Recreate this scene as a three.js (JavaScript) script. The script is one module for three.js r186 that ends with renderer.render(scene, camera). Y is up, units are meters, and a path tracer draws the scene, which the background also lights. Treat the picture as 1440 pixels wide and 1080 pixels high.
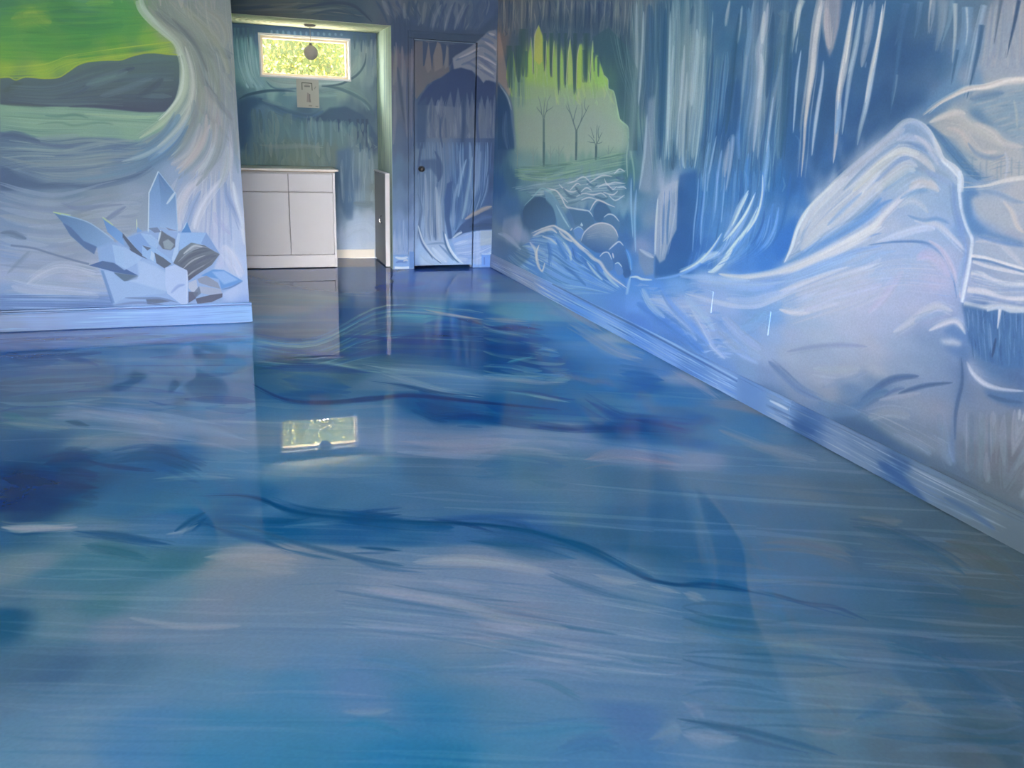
import * as THREE from 'three';
import { RoundedBoxGeometry } from 'three/addons/geometries/RoundedBoxGeometry.js';
import { mergeGeometries } from 'three/addons/utils/BufferGeometryUtils.js';
import { RectAreaLightUniformsLib } from 'three/addons/lights/RectAreaLightUniformsLib.js';

// ------------------------------------------------------------------ camera, sky, sun, exposure
const scene = new THREE.Scene();
const camera = new THREE.PerspectiveCamera(50.573, 4 / 3, 0.05, 200);
camera.rotation.order = 'YXZ';
camera.position.set(0, 1.3096, 0);
camera.rotation.set(-0.3036, -0.347, 0.0373);
scene.add(camera);

const renderer = new THREE.WebGLRenderer({ antialias: true });
renderer.toneMapping = THREE.LinearToneMapping;
renderer.toneMappingExposure = 1.0;
renderer.shadowMap.enabled = true;
RectAreaLightUniformsLib.init();

scene.background = new THREE.Color().setRGB(1.0, 0.9, 0.82);
scene.backgroundIntensity = 54;

const sun = new THREE.DirectionalLight(0xfff2dc, 90);        // lights the paved ground and the hedge behind the house
sun.position.set(15, 20, -9.4); sun.target.position.set(1, 0, -10);
sun.castShadow = true; sun.shadow.mapSize.set(2048, 2048);
Object.assign(sun.shadow.camera, { left: -16, right: 16, top: 16, bottom: -16, near: 1, far: 60 });
scene.add(sun, sun.target);

const doorway = new THREE.RectAreaLight(0xffeedd, 9, 4.8, 2.2);   // daylight that comes in low through the open garage doorway behind the camera
doorway.position.set(-1.5, 1.1, 4.55); doorway.lookAt(-1.5, 0.9, -5);
scene.add(doorway);

// ------------------------------------------------------------------ brush kit: murals are painted on canvases laid out in wall metres
let seed = 7;
const rnd = () => { seed = (seed + 0x6d2b79f5) | 0; let t = Math.imul(seed ^ (seed >>> 15), 1 | seed); t = (t + Math.imul(t ^ (t >>> 7), 61 | t)) ^ t; return ((t ^ (t >>> 14)) >>> 0) / 4294967296; };
const css = (c) => `rgb(${c[0]},${c[1]},${c[2]})`;
const cr = (a, b, c, d, t) => 0.5 * (2 * b + (c - a) * t + (2 * a - 5 * b + 4 * c - d) * t * t + (3 * b - a - 3 * c + d) * t * t * t);
// Catmull-Rom through n-tuples
function curve(flat, n, steps = 7) {
  const P = []; for (let i = 0; i < flat.length; i += n) P.push(flat.slice(i, i + n));
  const out = [], L = P.length - 1;
  for (let i = 0; i < L; i++) for (let k = 0; k < steps; k++) {
    const t = k / steps, a = P[Math.max(0, i - 1)], b = P[i], c = P[i + 1], d = P[Math.min(L, i + 2)];
    out.push(b.map((_, j) => cr(a[j], b[j], c[j], d[j], t)));
  }
  out.push(P[L]); return out;
}
const TAPER = { w: (t) => Math.pow(Math.sin(Math.PI * t), 1.7), b: (t) => Math.pow(Math.sin(Math.PI * Math.min(1, Math.max(0, t))), 0.6), n: () => 1, e: (t) => Math.pow(1 - t, 0.7), s: (t) => Math.pow(t, 0.7) };
const lattice = Float32Array.from({ length: 4096 }, () => rnd() * 2 - 1);
function noise(x, y) {
  const i = Math.floor(x), j = Math.floor(y), f = x - i, g = y - j, s = f * f * (3 - 2 * f), t = g * g * (3 - 2 * g), h = (a, b) => lattice[((a * 61 + b * 157) % 4096 + 4096) % 4096];
  return (h(i, j) * (1 - s) + h(i + 1, j) * s) * (1 - t) + (h(i, j + 1) * (1 - s) + h(i + 1, j + 1) * s) * t;
}
class Mural {
  constructor(u0, u1, v0, v1, ppm, aniso = 1, warp = null, cells = 200) {
    Object.assign(this, { u0, u1, v0, v1, ppm, aniso, warp, cells });
    this.c = document.createElement('canvas'); this.c.width = Math.round((u1 - u0) * ppm); this.c.height = Math.round((v1 - v0) * ppm);
    const x = (this.x = this.c.getContext('2d')); x.setTransform(ppm, 0, 0, -ppm, -u0 * ppm, v1 * ppm);
  }
  // first coat: colours named at spots, blended between them
  field(list, pw = 1.6, e = 0.004) {
    const gw = this.cells, gh = Math.max(24, Math.round(gw * (this.v1 - this.v0) / (this.u1 - this.u0))), t = document.createElement('canvas'); t.width = gw; t.height = gh;
    const q = t.getContext('2d'), im = q.createImageData(gw, gh), n = list.length / 5;
    for (let j = 0; j < gh; j++) for (let i = 0; i < gw; i++) {
      let u = this.u0 + (i + 0.5) / gw * (this.u1 - this.u0), v = this.v1 - (j + 0.5) / gh * (this.v1 - this.v0);
      if (this.warp) [u, v] = this.warp(u, v);
      let W = 0, r = 0, g = 0, b = 0;
      for (let k = 0; k < n; k++) { const o = 5 * k, du = (u - list[o]) * this.aniso, dv = v - list[o + 1], q2 = du * du + dv * dv + e, w = pw === 2 ? 1 / (q2 * q2) : Math.pow(q2, -pw); W += w; r += w * list[o + 2]; g += w * list[o + 3]; b += w * list[o + 4]; }
      const o = (j * gw + i) * 4; im.data[o] = r / W; im.data[o + 1] = g / W; im.data[o + 2] = b / W; im.data[o + 3] = 255;
    }
    q.putImageData(im, 0, 0);
    const x = this.x; x.save(); x.setTransform(1, 0, 0, 1, 0, 0); x.imageSmoothingEnabled = true; x.imageSmoothingQuality = 'high'; x.drawImage(t, 0, 0, this.c.width, this.c.height); x.restore();
  }
  edge(L, R) { const x = this.x; x.beginPath(); L.forEach((p, i) => (i ? x.lineTo(p[0], p[1]) : x.moveTo(p[0], p[1]))); for (let i = R.length - 1; i >= 0; i--) x.lineTo(R[i][0], R[i][1]); x.closePath(); x.fill(); }
  // soft brush stroke: points are u, v and half the brush du, dv; wide brushes leave bristle marks
  s(color, a, taper, pts, soft = 1) {
    const Q = curve(pts, 4), n = Q.length - 1, f = TAPER[taper], x = this.x, N = 8; x.fillStyle = css(color);
    for (let i = 0; i < N; i++) {
      const k = soft * (1 - i / N); x.globalAlpha = 1 - Math.pow(1 - a, i ? 0.15 : 0.1);
      this.edge(Q.map((p, q) => { const w = k * f(q / n); return [p[0] + p[2] * w, p[1] + p[3] * w]; }), Q.map((p, q) => { const w = k * f(q / n); return [p[0] - p[2] * w, p[1] - p[3] * w]; }));
    }
    x.globalAlpha = 1;
    const h = Math.hypot(pts[6] || pts[2], pts[7] || pts[3]) * this.ppm;
    if (h > 2.2) {
      const m = Math.min(12, 3 + Math.round(h / 2)), C = [0.84, 0.93, 1.06, 1.14].map((g) => color.map((c) => Math.min(235, Math.round(c * g))));
      this.b(C, m, a * 0.42, 0.16, 0.75, pts);
    }
  }
  // many dry-brush streaks inside a ribbon
  b(colors, n, a, w, len, pts) {
    const Q = curve(pts, 4, 5), N = Q.length - 1, x = this.x;
    for (let i = 0; i < n; i++) {
      const s = rnd() * 2 - 1, l = len * (0.5 + rnd()), t0 = Math.max(0, rnd() * (1 + l) - l), t1 = Math.min(1, t0 + l), hw = w * (0.35 + rnd() * 1.1), i0 = Math.floor(t0 * N), i1 = Math.ceil(t1 * N);
      if (i1 - i0 < 2) continue;
      const A = [], B = [], wob = (rnd() - 0.5) * (this.wob || 0.12);
      for (let k = i0; k <= i1; k++) { const p = Q[k], t = (k - i0) / (i1 - i0), f = hw * Math.pow(Math.sin(Math.PI * (0.03 + 0.94 * t)), 0.7), c = s + wob * Math.sin(t * 3); A.push([p[0] + p[2] * (c + f), p[1] + p[3] * (c + f)]); B.push([p[0] + p[2] * (c - f), p[1] + p[3] * (c - f)]); }
      x.fillStyle = css(colors[Math.floor(rnd() * colors.length)]); x.globalAlpha = a * (0.35 + 0.65 * rnd()); this.edge(A, B);
    }
    x.globalAlpha = 1;
  }
  // flat shape; blur in millimetres, smooth outline or straight facets; with a second colour it is brushed from one to the other
  p(color, a, blur, smooth, pts, to, g) {
    const x = this.x, Q = smooth ? curve([...pts, pts[0], pts[1]], 2, 5) : curve(pts, 2, 1);
    if (to) { const k = x.createLinearGradient(...g); k.addColorStop(0, css(color)); k.addColorStop(1, css(to)); x.fillStyle = k; } else x.fillStyle = css(color);
    x.globalAlpha = a; if (blur) x.filter = `blur(${(blur * this.ppm / 1000).toFixed(1)}px)`;
    x.beginPath(); Q.forEach((p, i) => (i ? x.lineTo(p[0], p[1]) : x.moveTo(p[0], p[1]))); x.closePath(); x.fill();
    x.filter = 'none'; x.globalAlpha = 1;
  }
  // brush grain
  grain(k, sx = 1, sy = 1) {
    const x = this.x, W = this.c.width, H = this.c.height, im = x.getImageData(0, 0, W, H), d = im.data, gw = Math.ceil(W / sx) + 1, gh = Math.ceil(H / sy) + 1, N = new Float32Array(gw * gh);
    for (let i = 0; i < N.length; i++) N[i] = rnd() - 0.5;
    for (let j = 0, o = 0; j < H; j++) for (let i = 0; i < W; i++, o += 4) { const m = 1 + k * (N[Math.floor(j / sy) * gw + Math.floor(i / sx)] + N[(o >> 3) % N.length] * 0.6); d[o] *= m; d[o + 1] *= m; d[o + 2] *= m; }
    x.putImageData(im, 0, 0);
  }
  texture() { const t = new THREE.CanvasTexture(this.c); t.colorSpace = THREE.SRGBColorSpace; t.wrapS = t.wrapT = THREE.MirroredRepeatWrapping; t.anisotropy = 8; return t; }
  uv(u, v) { return [(u - this.u0) / (this.u1 - this.u0), (v - this.v0) / (this.v1 - this.v0)]; }
}

// ------------------------------------------------------------------ room, metres; the camera stands at x = z = 0
const XR = 2.4875, ZB = -7.617, XE = 1.5115, ZP = -5.647, XP = 0.1434, ZC = -8.333, YS = 2.1324;
const XL = -4.2, ZF = 4.6, YC = 2.78;

function finish(o) { o.traverse((m) => { if (m.isMesh) { m.castShadow = true; m.receiveShadow = true; } }); return o; }
function add(name, geo, mat, parent = scene) { const m = new THREE.Mesh(geo, mat); m.name = name; parent.add(m); return finish(m); }
const used = {};
function numbered(n) { used[n] = (used[n] || 0) + 1; return used[n] === 1 ? n : n + '_' + String(used[n] - 1).padStart(3, '0'); }
function struct(name, geo, mat, label, category) { const m = add(name, geo, mat); m.userData = { kind: 'structure', label, category }; return m; }
function thing(name, label, category, x = 0, y = 0, z = 0, group) {
  const g = new THREE.Group(); g.name = numbered(name); g.position.set(x, y, z); g.userData = { label, category };
  if (group) g.userData.group = group;
  scene.add(g); return g;
}
// a box between two corners
function bx(x0, y0, z0, x1, y1, z1) { const g = new THREE.BoxGeometry(x1 - x0, y1 - y0, z1 - z0); g.translate((x0 + x1) / 2, (y0 + y1) / 2, (z0 + z1) / 2); return g; }
function rbx(x0, y0, z0, x1, y1, z1, r = 0.004) { const g = new RoundedBoxGeometry(x1 - x0, y1 - y0, z1 - z0, 2, r); g.translate((x0 + x1) / 2, (y0 + y1) / 2, (z0 + z1) / 2); return g; }
// texture coordinates from position: the mural is painted in wall metres
function uvBy(geo, f) {
  const p = geo.attributes.position, uv = new Float32Array(p.count * 2);
  for (let i = 0; i < p.count; i++) { const [u, v] = f(p.getX(i), p.getY(i), p.getZ(i)); uv[2 * i] = u; uv[2 * i + 1] = v; }
  geo.setAttribute('uv', new THREE.BufferAttribute(uv, 2)); return geo;
}
// wall plate from a 2D outline with holes, extruded; plane 'xy' with its painted face at z = front
function plate(outline, holes, front, thick) {
  const s = new THREE.Shape(outline.map(([x, y]) => new THREE.Vector2(x, y)));
  for (const h of holes) s.holes.push(new THREE.Path(h.map(([x, y]) => new THREE.Vector2(x, y))));
  const g = new THREE.ExtrudeGeometry(s, { depth: thick, bevelEnabled: false }); g.translate(0, 0, front - thick); return g;
}
const rect = (x0, y0, x1, y1) => [[x0, y0], [x1, y0], [x1, y1], [x0, y1]];
// ------------------------------------------------------------------ the murals (flat paint on the walls, room light and shade worked into the tones), in wall metres
const partM = new Mural(-1.3, XP, 0, YC, 700, 1, (u, v) => [u + 0.04 * noise(u * 3, v * 8), v + 0.02 * noise(u * 4, v * 4)]);
partM.field([-1.083,1.896,36,97,61,-.944,1.889,44,103,59,-.934,1.827,84,119,43,-.804,1.863,26,94,48,-.653,1.911,58,114,75,-.624,1.838,36,103,56,-.471,1.869,43,113,53,-.402,1.797,48,113,47,-1.052,1.733,46,108,47,-.892,1.725,36,103,41,-.711,1.718,37,104,42,-.525,1.711,53,115,37,-.31,1.745,83,130,36,-1.084,1.619,63,117,37,-.867,1.632,59,116,36,-.684,1.624,73,122,34,-.491,1.667,86,126,35,-.237,1.682,107,136,42,-1.096,1.531,101,131,30,-.917,1.526,106,135,34,-.783,1.572,98,131,34,-.571,1.623,98,130,38,-1.07,1.456,50,77,72,-.964,1.434,48,77,74,-.772,1.502,52,79,80,-.617,1.55,54,82,83,-.381,1.602,58,82,82,-.245,1.59,56,80,85,-.706,1.427,44,71,85,-.471,1.478,50,77,88,-.275,1.468,45,67,83,-.935,1.377,43,69,79,-.597,1.372,37,58,78,-.323,1.372,41,60,80,-1.088,1.312,82,117,100,-.869,1.309,84,117,100,-.642,1.31,83,116,105,-.411,1.286,89,121,111,-1.025,1.235,81,116,99,-.766,1.224,84,115,102,-.496,1.213,90,121,106,-.331,1.281,99,126,111,-1.143,1.172,42,70,95,-.962,1.149,62,88,100,-.775,1.143,67,90,103,-.582,1.14,62,87,108,-.381,1.175,76,102,114,-.252,1.263,69,96,114,-1.156,1.072,53,80,101,-.971,1.076,70,95,110,-.745,1.07,77,98,111,-.55,1.066,64,91,118,-.388,1.091,55,89,124,-.263,1.136,58,89,122,-1.175,.93,33,61,92,-1.065,.923,44,72,99,-.872,.955,71,92,109,-.679,.959,77,97,113,-.481,.962,76,100,123,-1.075,.841,65,92,116,-.843,.872,63,89,112,-.651,.853,80,100,118,-.491,.855,89,108,129,-1.178,.765,69,94,120,-.971,.766,82,101,118,-.782,.724,84,101,114,-.582,.746,93,110,128,-1.191,.66,72,97,126,-1.027,.617,80,101,124,-.836,.594,87,103,124,-.633,.637,101,116,134,-1.211,.512,79,104,138,-1.041,.501,89,108,136,-.885,.508,88,104,126,-.726,.506,105,118,140,-1.23,.361,98,116,144,-1.056,.379,106,122,147,-.863,.353,110,123,148,-.702,.349,114,129,154,-1.243,.26,79,106,142,-1.032,.254,92,113,144,-.796,.229,92,117,154,-1.253,.185,47,79,119,-1.081,.166,50,82,125,-.886,.141,59,91,137,-.726,.117,73,105,154,-.436,.087,86,116,166,-.087,.092,87,117,167,.094,.115,93,122,171,-.239,1.886,90,105,98,-.118,1.934,92,106,101,.001,1.923,96,108,102,.102,1.931,95,107,104,-.207,1.81,103,116,108,-.089,1.799,93,106,105,.033,1.807,99,107,103,.102,1.752,90,104,105,-.132,1.657,100,114,106,-.04,1.642,86,102,103,.061,1.628,84,99,103,-.173,1.493,107,122,115,-.093,1.476,88,104,105,.008,1.461,91,104,109,.113,1.465,89,103,110,-.227,1.326,89,112,113,-.126,1.309,86,104,111,-.003,1.293,98,111,120,.112,1.254,96,111,125,-.3,1.177,68,98,124,-.2,1.159,78,105,126,-.098,1.141,107,117,128,.006,1.122,107,118,132,.111,1.103,103,119,137,-.234,.988,91,114,142,-.107,1.012,111,122,136,.017,.97,111,124,142,.123,.95,108,125,150,-.161,.858,117,130,151,-.035,.837,121,133,154,.092,.793,114,132,160,-.174,.68,123,137,160,-.049,.635,128,140,165,.079,.588,121,139,169,-.062,.451,128,140,168,.067,.402,120,140,173,.125,.259,114,137,174,.01,.214,121,142,177],1.8,0.0015);
partM.s([98,127,43],.572,'b',[-1.043,1.798,.0085,-.0397,-.978,1.826,.0079,-.0401,-.932,1.844,-.0138,-.0431,-.873,1.811,-.0248,-.0398,-.839,1.795,-.0236,-.0406]);
partM.s([106,132,46],.616,'b',[-.979,1.822,.0088,-.0206,-.931,1.851,-.0001,-.0241,-.906,1.836,-.0148,-.022]);
partM.s([82,132,54],.616,'b',[-.653,1.911,.0008,-.0214,-.577,1.929,-.0015,-.0219,-.503,1.929,-.0039,-.0222]);
partM.s([30,90,60],.527,'b',[-.855,1.886,-.0262,-.0557,-.716,1.841,-.0211,-.0578,-.587,1.832,-.0144,-.0593]);
partM.s([27,97,45],.48,'b',[-.805,1.778,-.0144,-.0663,-.631,1.771,-.0054,-.0669,-.458,1.812,.0045,-.0658]);
partM.s([29,100,41],.48,'b',[-1.004,1.69,-.0118,-.0513,-.843,1.681,-.0074,-.052,-.638,1.704,-.0033,-.0523]);
partM.b([[48,111,40],[37,105,44],[66,122,40],[28,97,49],[73,125,40]],60,.298,.06,.5,[-1.105,1.724,-.018,-.1355,-.743,1.758,-.0167,-.148,-.293,1.813,.098,-.1]);
partM.b([[105,133,31],[117,142,36],[89,128,34],[125,145,41]],40,.432,.12,.5,[-1.134,1.512,-.0038,-.0287,-.906,1.539,-.0041,-.0339,-.727,1.612,-.0173,-.03,-.195,1.713,-.0025,-.0299]);
partM.p([52,80,77],1,2,0,[-1.137,1.483,-1.092,1.488,-1.058,1.476,-1.007,1.494,-.912,1.491,-.837,1.501,-.782,1.536,-.727,1.575,-.669,1.596,-.573,1.609,-.496,1.615,-.436,1.639,-.366,1.66,-.307,1.666,-.239,1.662,-.179,1.66,-.173,1.614,-.184,1.502,-.215,1.409,-.276,1.336,-.407,1.329,-.562,1.341,-.714,1.347,-.939,1.338,-1.156,1.342],[34,52,70],[-.666,1.615,-.64,1.33]);
partM.s([108,129,37],.779,'n',[-1.137,1.487,-.0004,-.0052,-1.092,1.492,-.0014,-.0052,-1.058,1.478,-.0007,-.0052,-1.006,1.497,-.0004,-.0052,-.911,1.494,-.0007,-.0053,-.837,1.504,.0008,-.005,-.782,1.539,.0022,-.0043,-.726,1.579,.0017,-.0046,-.668,1.6,.0003,-.0052,-.573,1.613,-.0003,-.0053,-.496,1.619,.0003,-.0052,-.436,1.643,.0009,-.0051,-.366,1.664,.0003,-.0053,-.307,1.67,-.0006,-.0054,-.238,1.667,-.001,-.0054,-.179,1.666,-.0009,-.0054]);
partM.p([37,60,62],.8,6,0,[-1.148,1.406,-1.108,1.437,-1.059,1.47,-1.024,1.46,-1.094,1.409]);
partM.b([[46,70,77],[60,88,88],[40,62,78],[53,80,84],[65,91,92]],70,.432,.1,.5,[-1.103,1.408,-.0153,-.049,-.876,1.409,-.007,-.0592,-.577,1.472,-.0026,-.1194,-.218,1.5,-.0269,-.1435]);
partM.s([34,54,73],.658,'b',[-.534,1.525,.0083,-.0167,-.483,1.557,.0063,-.0178,-.422,1.58,.0044,-.0187]);
partM.s([33,51,71],.616,'b',[-.439,1.399,.0123,-.0217,-.345,1.464,.0138,-.0206,-.27,1.528,.0154,-.0194]);
partM.s([38,58,75],.616,'b',[-.879,1.38,.0027,-.0175,-.743,1.425,.0047,-.0168,-.662,1.478,.0077,-.0152]);
partM.s([64,92,93],.527,'b',[-.701,1.467,.0061,-.0287,-.583,1.512,.0064,-.0287,-.463,1.558,.0067,-.0288]);
partM.s([64,90,96],.48,'b',[-.632,1.41,.0038,-.0221,-.492,1.457,.005,-.0219,-.33,1.525,.0061,-.0215]);
partM.s([30,46,66],.855,'b',[-.809,1.343,-.0018,-.0155,-.638,1.35,-.0023,-.0157,-.445,1.34,-.0026,-.0159,-.276,1.339,-.0021,-.0161]);
partM.s([38,59,66],.779,'b',[-1.156,1.344,-.0018,-.0091,-1.049,1.341,-.0016,-.0091,-.921,1.34,-.0015,-.0092]);
partM.p([86,120,103],.75,4,0,[-1.157,1.336,-.94,1.334,-.715,1.343,-.562,1.337,-.407,1.325,-.266,1.335,-.248,1.315,-.317,1.219,-.442,1.163,-.656,1.177,-.876,1.17,-1.026,1.161,-1.123,1.187,-1.177,1.189]);
partM.b([[98,128,113],[78,112,102],[62,95,88],[92,124,108],[84,118,107]],70,.574,.05,.6,[-1.167,1.26,-.0092,-.0689,-.95,1.249,-.0655,-.083,-.681,1.254,-.0799,-.0753,-.349,1.249,-.0717,-.0751]);
partM.s([55,87,85],.616,'b',[-.936,1.288,-.0019,-.0108,-.862,1.286,-.001,-.0108,-.776,1.299,-.0018,-.0109,-.702,1.282,-.0037,-.0108]);
partM.s([60,92,88],.572,'b',[-.989,1.237,-.0006,-.0108,-.866,1.251,-.0015,-.0109,-.783,1.239,-.0012,-.011,-.647,1.259,-.0009,-.011,-.571,1.251,-.0024,-.0111]);
partM.s([111,137,118],.527,'b',[-.728,1.306,-.0028,-.0156,-.605,1.301,-.0026,-.0158,-.449,1.297,-.0015,-.0159,-.309,1.312,-.0003,-.016]);
partM.b([[47,73,98],[72,96,109],[40,67,93],[82,104,112],[60,87,104],[93,112,116]],110,.62,.05,.5,[-1.194,1.057,-.0171,-.1282,-1.032,1.069,.0112,-.0959,-.859,1.068,.0475,-.0808,-.645,1.092,.0502,-.079,-.428,1.1,.0152,-.0521,-.241,1.211,.011,-.0521]);
partM.s([37,64,90],.818,'b',[-1.18,1.166,-.0011,-.026,-1.115,1.175,-.005,-.0263,-1.044,1.16,-.0094,-.0258,-.973,1.137,-.0104,-.0256]);
partM.s([48,75,100],.699,'b',[-1.046,1.145,-.0052,-.0169,-.91,1.119,-.004,-.0173,-.749,1.113,-.0016,-.0175,-.661,1.131,.0009,-.0173]);
partM.s([83,108,112],.699,'b',[-.998,1.161,-.0017,-.0171,-.876,1.168,-.0012,-.0172,-.761,1.182,-.0006,-.0173]);
partM.s([51,79,103],.658,'b',[-.917,1.057,-.0003,-.0205,-.743,1.082,.0006,-.0205,-.584,1.117,.0015,-.0205,-.443,1.147,.0016,-.0207]);
partM.s([89,109,116],.658,'b',[-.866,1.089,.001,-.0155,-.739,1.118,.0012,-.0156,-.62,1.147,.0002,-.0159,-.462,1.162,-.0006,-.0161]);
partM.p([30,59,90],.85,8,1,[-1.202,.995,-1.158,.986,-1.117,.946,-1.065,.921,-.992,.902,-.908,.892,-.823,.883,-.939,.869,-1.099,.869,-1.22,.866]);
partM.s([33,62,93],.616,'b',[-1.051,.88,-.0005,-.0239,-.898,.901,-.0027,-.0243,-.765,.886,-.0025,-.0245,-.625,.907,.0022,-.0241,-.482,.951,.0068,-.0228,-.375,1.017,.0103,-.021]);
partM.s([59,89,116],.616,'b',[-.677,.98,.0006,-.0484,-.517,1.004,.0082,-.0471,-.39,1.07,.0215,-.041,-.281,1.157,.0263,-.0375]);
partM.b([[82,103,116],[71,94,112],[96,113,122],[61,88,114]],50,.48,.06,.5,[-1.198,1.026,-.0047,-.0353,-.929,.954,-.0061,-.0518,-.678,.969,-.0055,-.0526,-.4,1.016,.0123,-.0316]);
partM.b([[114,125,118],[91,105,104],[126,135,127],[81,97,98],[101,110,104]],90,.5,.03,.6,[-.111,1.973,.2476,.0196,-.099,1.875,.2286,.0056,-.059,1.778,.1891,-.0098,-.02,1.684,.1546,-.0296,-.008,1.582,.1439,-.0432,-.013,1.473,.1476,-.0511,-.032,1.346,.1694,-.043,-.088,1.211,.2272,-.0285,-.151,1.106,.2917,-.046]);
partM.s([135,153,139],.818,'n',[-.366,1.953,-.0246,-.0104,-.353,1.906,-.0228,-.015,-.31,1.852,-.0197,-.0194,-.238,1.789,-.019,-.0205,-.178,1.734,-.0228,-.0163,-.159,1.665,-.0256,-.0104]);
partM.s([128,143,129],.699,'b',[-.174,1.724,-.0293,-.0142,-.146,1.646,-.0309,-.0094,-.144,1.545,-.0312,-.0002,-.173,1.431,-.0287,.0097,-.23,1.347,-.0231,.0188,-.313,1.261,-.0177,.0243,-.441,1.173,-.0146,.0264]);
partM.s([145,159,148],.779,'b',[-.168,1.675,-.0124,-.0032,-.156,1.575,-.0125,-.001,-.181,1.452,-.0116,.0035,-.245,1.356,-.0092,.0075,-.321,1.281,-.008,.0088]);
partM.s([126,140,133],.658,'b',[-.133,1.677,-.0167,-.0064,-.102,1.558,-.0174,-.0031,-.122,1.434,-.0164,.0039,-.174,1.349,-.0139,.009,-.254,1.242,-.0133,.0098]);
partM.s([73,90,92],.616,'b',[-.287,1.902,-.0206,-.0251,-.204,1.84,-.02,-.0259,-.12,1.787,-.0208,-.0257,-.044,1.722,-.0231,-.0241,.022,1.656,-.0241,-.0236]);
partM.s([78,94,95],.616,'b',[-.123,1.737,-.0445,-.0206,-.082,1.619,-.0459,-.0175,-.061,1.498,-.0443,-.0235,.006,1.419,-.0386,-.0336]);
partM.s([70,86,92],.572,'b',[-.082,1.63,-.0255,-.0117,-.04,1.51,-.0244,-.0149,.045,1.389,-.0231,-.0177,.113,1.297,-.0232,-.0181]);
partM.s([115,125,117],.527,'b',[-.203,1.966,-.0306,-.0269,-.141,1.893,-.0301,-.028,-.067,1.82,-.0312,-.0274,-.012,1.744,-.0332,-.0254]);
partM.s([114,121,113],.572,'b',[-.045,1.978,-.029,-.0244,.001,1.923,-.0261,-.0277,.068,1.879,-.0301,-.024,.103,1.792,-.0365,-.009,.088,1.721,-.0361,.0028]);
partM.s([76,90,92],.616,'b',[-.082,1.888,-.0141,-.0162,-.025,1.843,-.016,-.0146,.02,1.776,-.0182,-.0119,.065,1.689,-.0168,-.0141,.115,1.661,-.0119,-.0183]);
partM.s([68,86,92],.699,'b',[.037,1.717,-.0164,-.0251,.086,1.69,-.0176,-.0246,.125,1.662,-.0189,-.0239]);
partM.s([106,116,112],.527,'b',[.002,1.655,-.0277,-.019,.057,1.566,-.0283,-.0185,.113,1.465,-.029,-.018]);
partM.s([84,99,104],.527,'b',[-.107,1.496,-.0233,-.0078,-.08,1.373,-.0217,-.013,-.003,1.293,-.0192,-.0171,.094,1.168,-.0201,-.0166]);
partM.s([67,98,123],.74,'b',[-.196,1.327,-.0406,.02,-.256,1.221,-.0346,.029,-.365,1.123,-.0241,.0389,-.493,1.046,-.0193,.0419]);
partM.s([56,92,128],.699,'b',[-.172,1.245,-.0239,.0187,-.241,1.158,-.0205,.0226,-.328,1.092,-.0151,.0269,-.402,1.048,-.0129,.0282]);
partM.s([102,128,144],.699,'b',[-.145,1.329,-.0137,.0067,-.205,1.222,-.0124,.0088,-.294,1.125,-.0098,.0117,-.392,1.048,-.0084,.0128]);
partM.s([120,138,146],.699,'b',[-.118,1.278,-.0101,.0039,-.168,1.171,-.0087,.0062,-.268,1.073,-.0072,.008]);
partM.s([118,124,130],.658,'b',[-.087,1.279,-.0462,.0089,-.115,1.183,-.0443,.0151,-.163,1.096,-.0326,.0331,-.273,1.019,-.024,.0403]);
partM.s([130,134,137],.658,'b',[-.026,1.271,-.0219,.0084,-.075,1.163,-.0201,.0119,-.155,1.064,-.0157,.0173,-.243,.998,-.0128,.0198]);
partM.s([84,104,121],.616,'b',[-.027,1.249,-.0205,.0031,-.057,1.131,-.0188,.008,-.138,1.022,-.0146,.0142,-.238,.933,-.0126,.0162]);
partM.s([131,141,148],.616,'b',[.012,1.283,-.0243,.0002,-.002,1.165,-.0236,.0045,-.051,1.056,-.02,.0127,-.132,.968,-.0171,.0164]);
partM.s([90,107,123],.616,'b',[.063,1.337,-.0196,-.0016,.059,1.21,-.0194,.0019,.014,1.079,-.0168,.009,-.067,.991,-.0138,.0131]);
partM.s([127,137,148],.616,'b',[.09,1.275,-.0214,-.0025,.092,1.146,-.0215,-.0006,.072,.993,-.0217,-.0004,.075,.871,-.0219,-.0023]);
partM.s([80,98,120],.572,'b',[.11,1.254,-.0181,-.0029,.118,1.125,-.0183,-.0026,.124,.972,-.0185,-.0023]);
partM.b([[133,143,159],[101,121,152],[121,133,157],[141,150,164],[90,114,149]],60,.48,.04,.5,[-.054,.991,.1799,.0033,-.071,.893,.1949,-.0414,-.087,.794,.2112,-.0871,-.101,.694,.2295,-.134,-.116,.593,.2485,-.1825,-.132,.491,.2687,-.2331]);
partM.s([139,148,160],.699,'b',[-.079,.969,-.0214,.0236,-.181,.869,-.0246,.0199,-.242,.758,-.0301,.0102,-.261,.658,-.0321,.0039]);
partM.s([93,117,152],.699,'b',[-.107,.869,-.024,.0127,-.162,.769,-.0248,.0113,-.208,.658,-.0262,.0081,-.224,.59,-.0272,.0051]);
partM.s([142,153,168],.572,'b',[.026,.948,-.0252,.0201,-.079,.814,-.0265,.0183,-.141,.703,-.0295,.0132,-.168,.624,-.031,.0098]);
partM.s([81,104,141],.616,'b',[.041,.926,-.0249,-.0046,.05,.826,-.0242,-.009,.098,.725,-.0237,-.0113,.13,.622,-.0245,-.0096]);
partM.s([148,156,172],.658,'b',[.089,.927,-.0217,-.0043,.103,.804,-.0218,-.005,.128,.668,-.0221,-.004,.135,.518,-.0224,-.0024]);
partM.s([108,124,156],.48,'b',[-.042,.736,-.0226,-.013,-.004,.657,-.0211,-.0161,.057,.588,-.0193,-.0188]);
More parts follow.
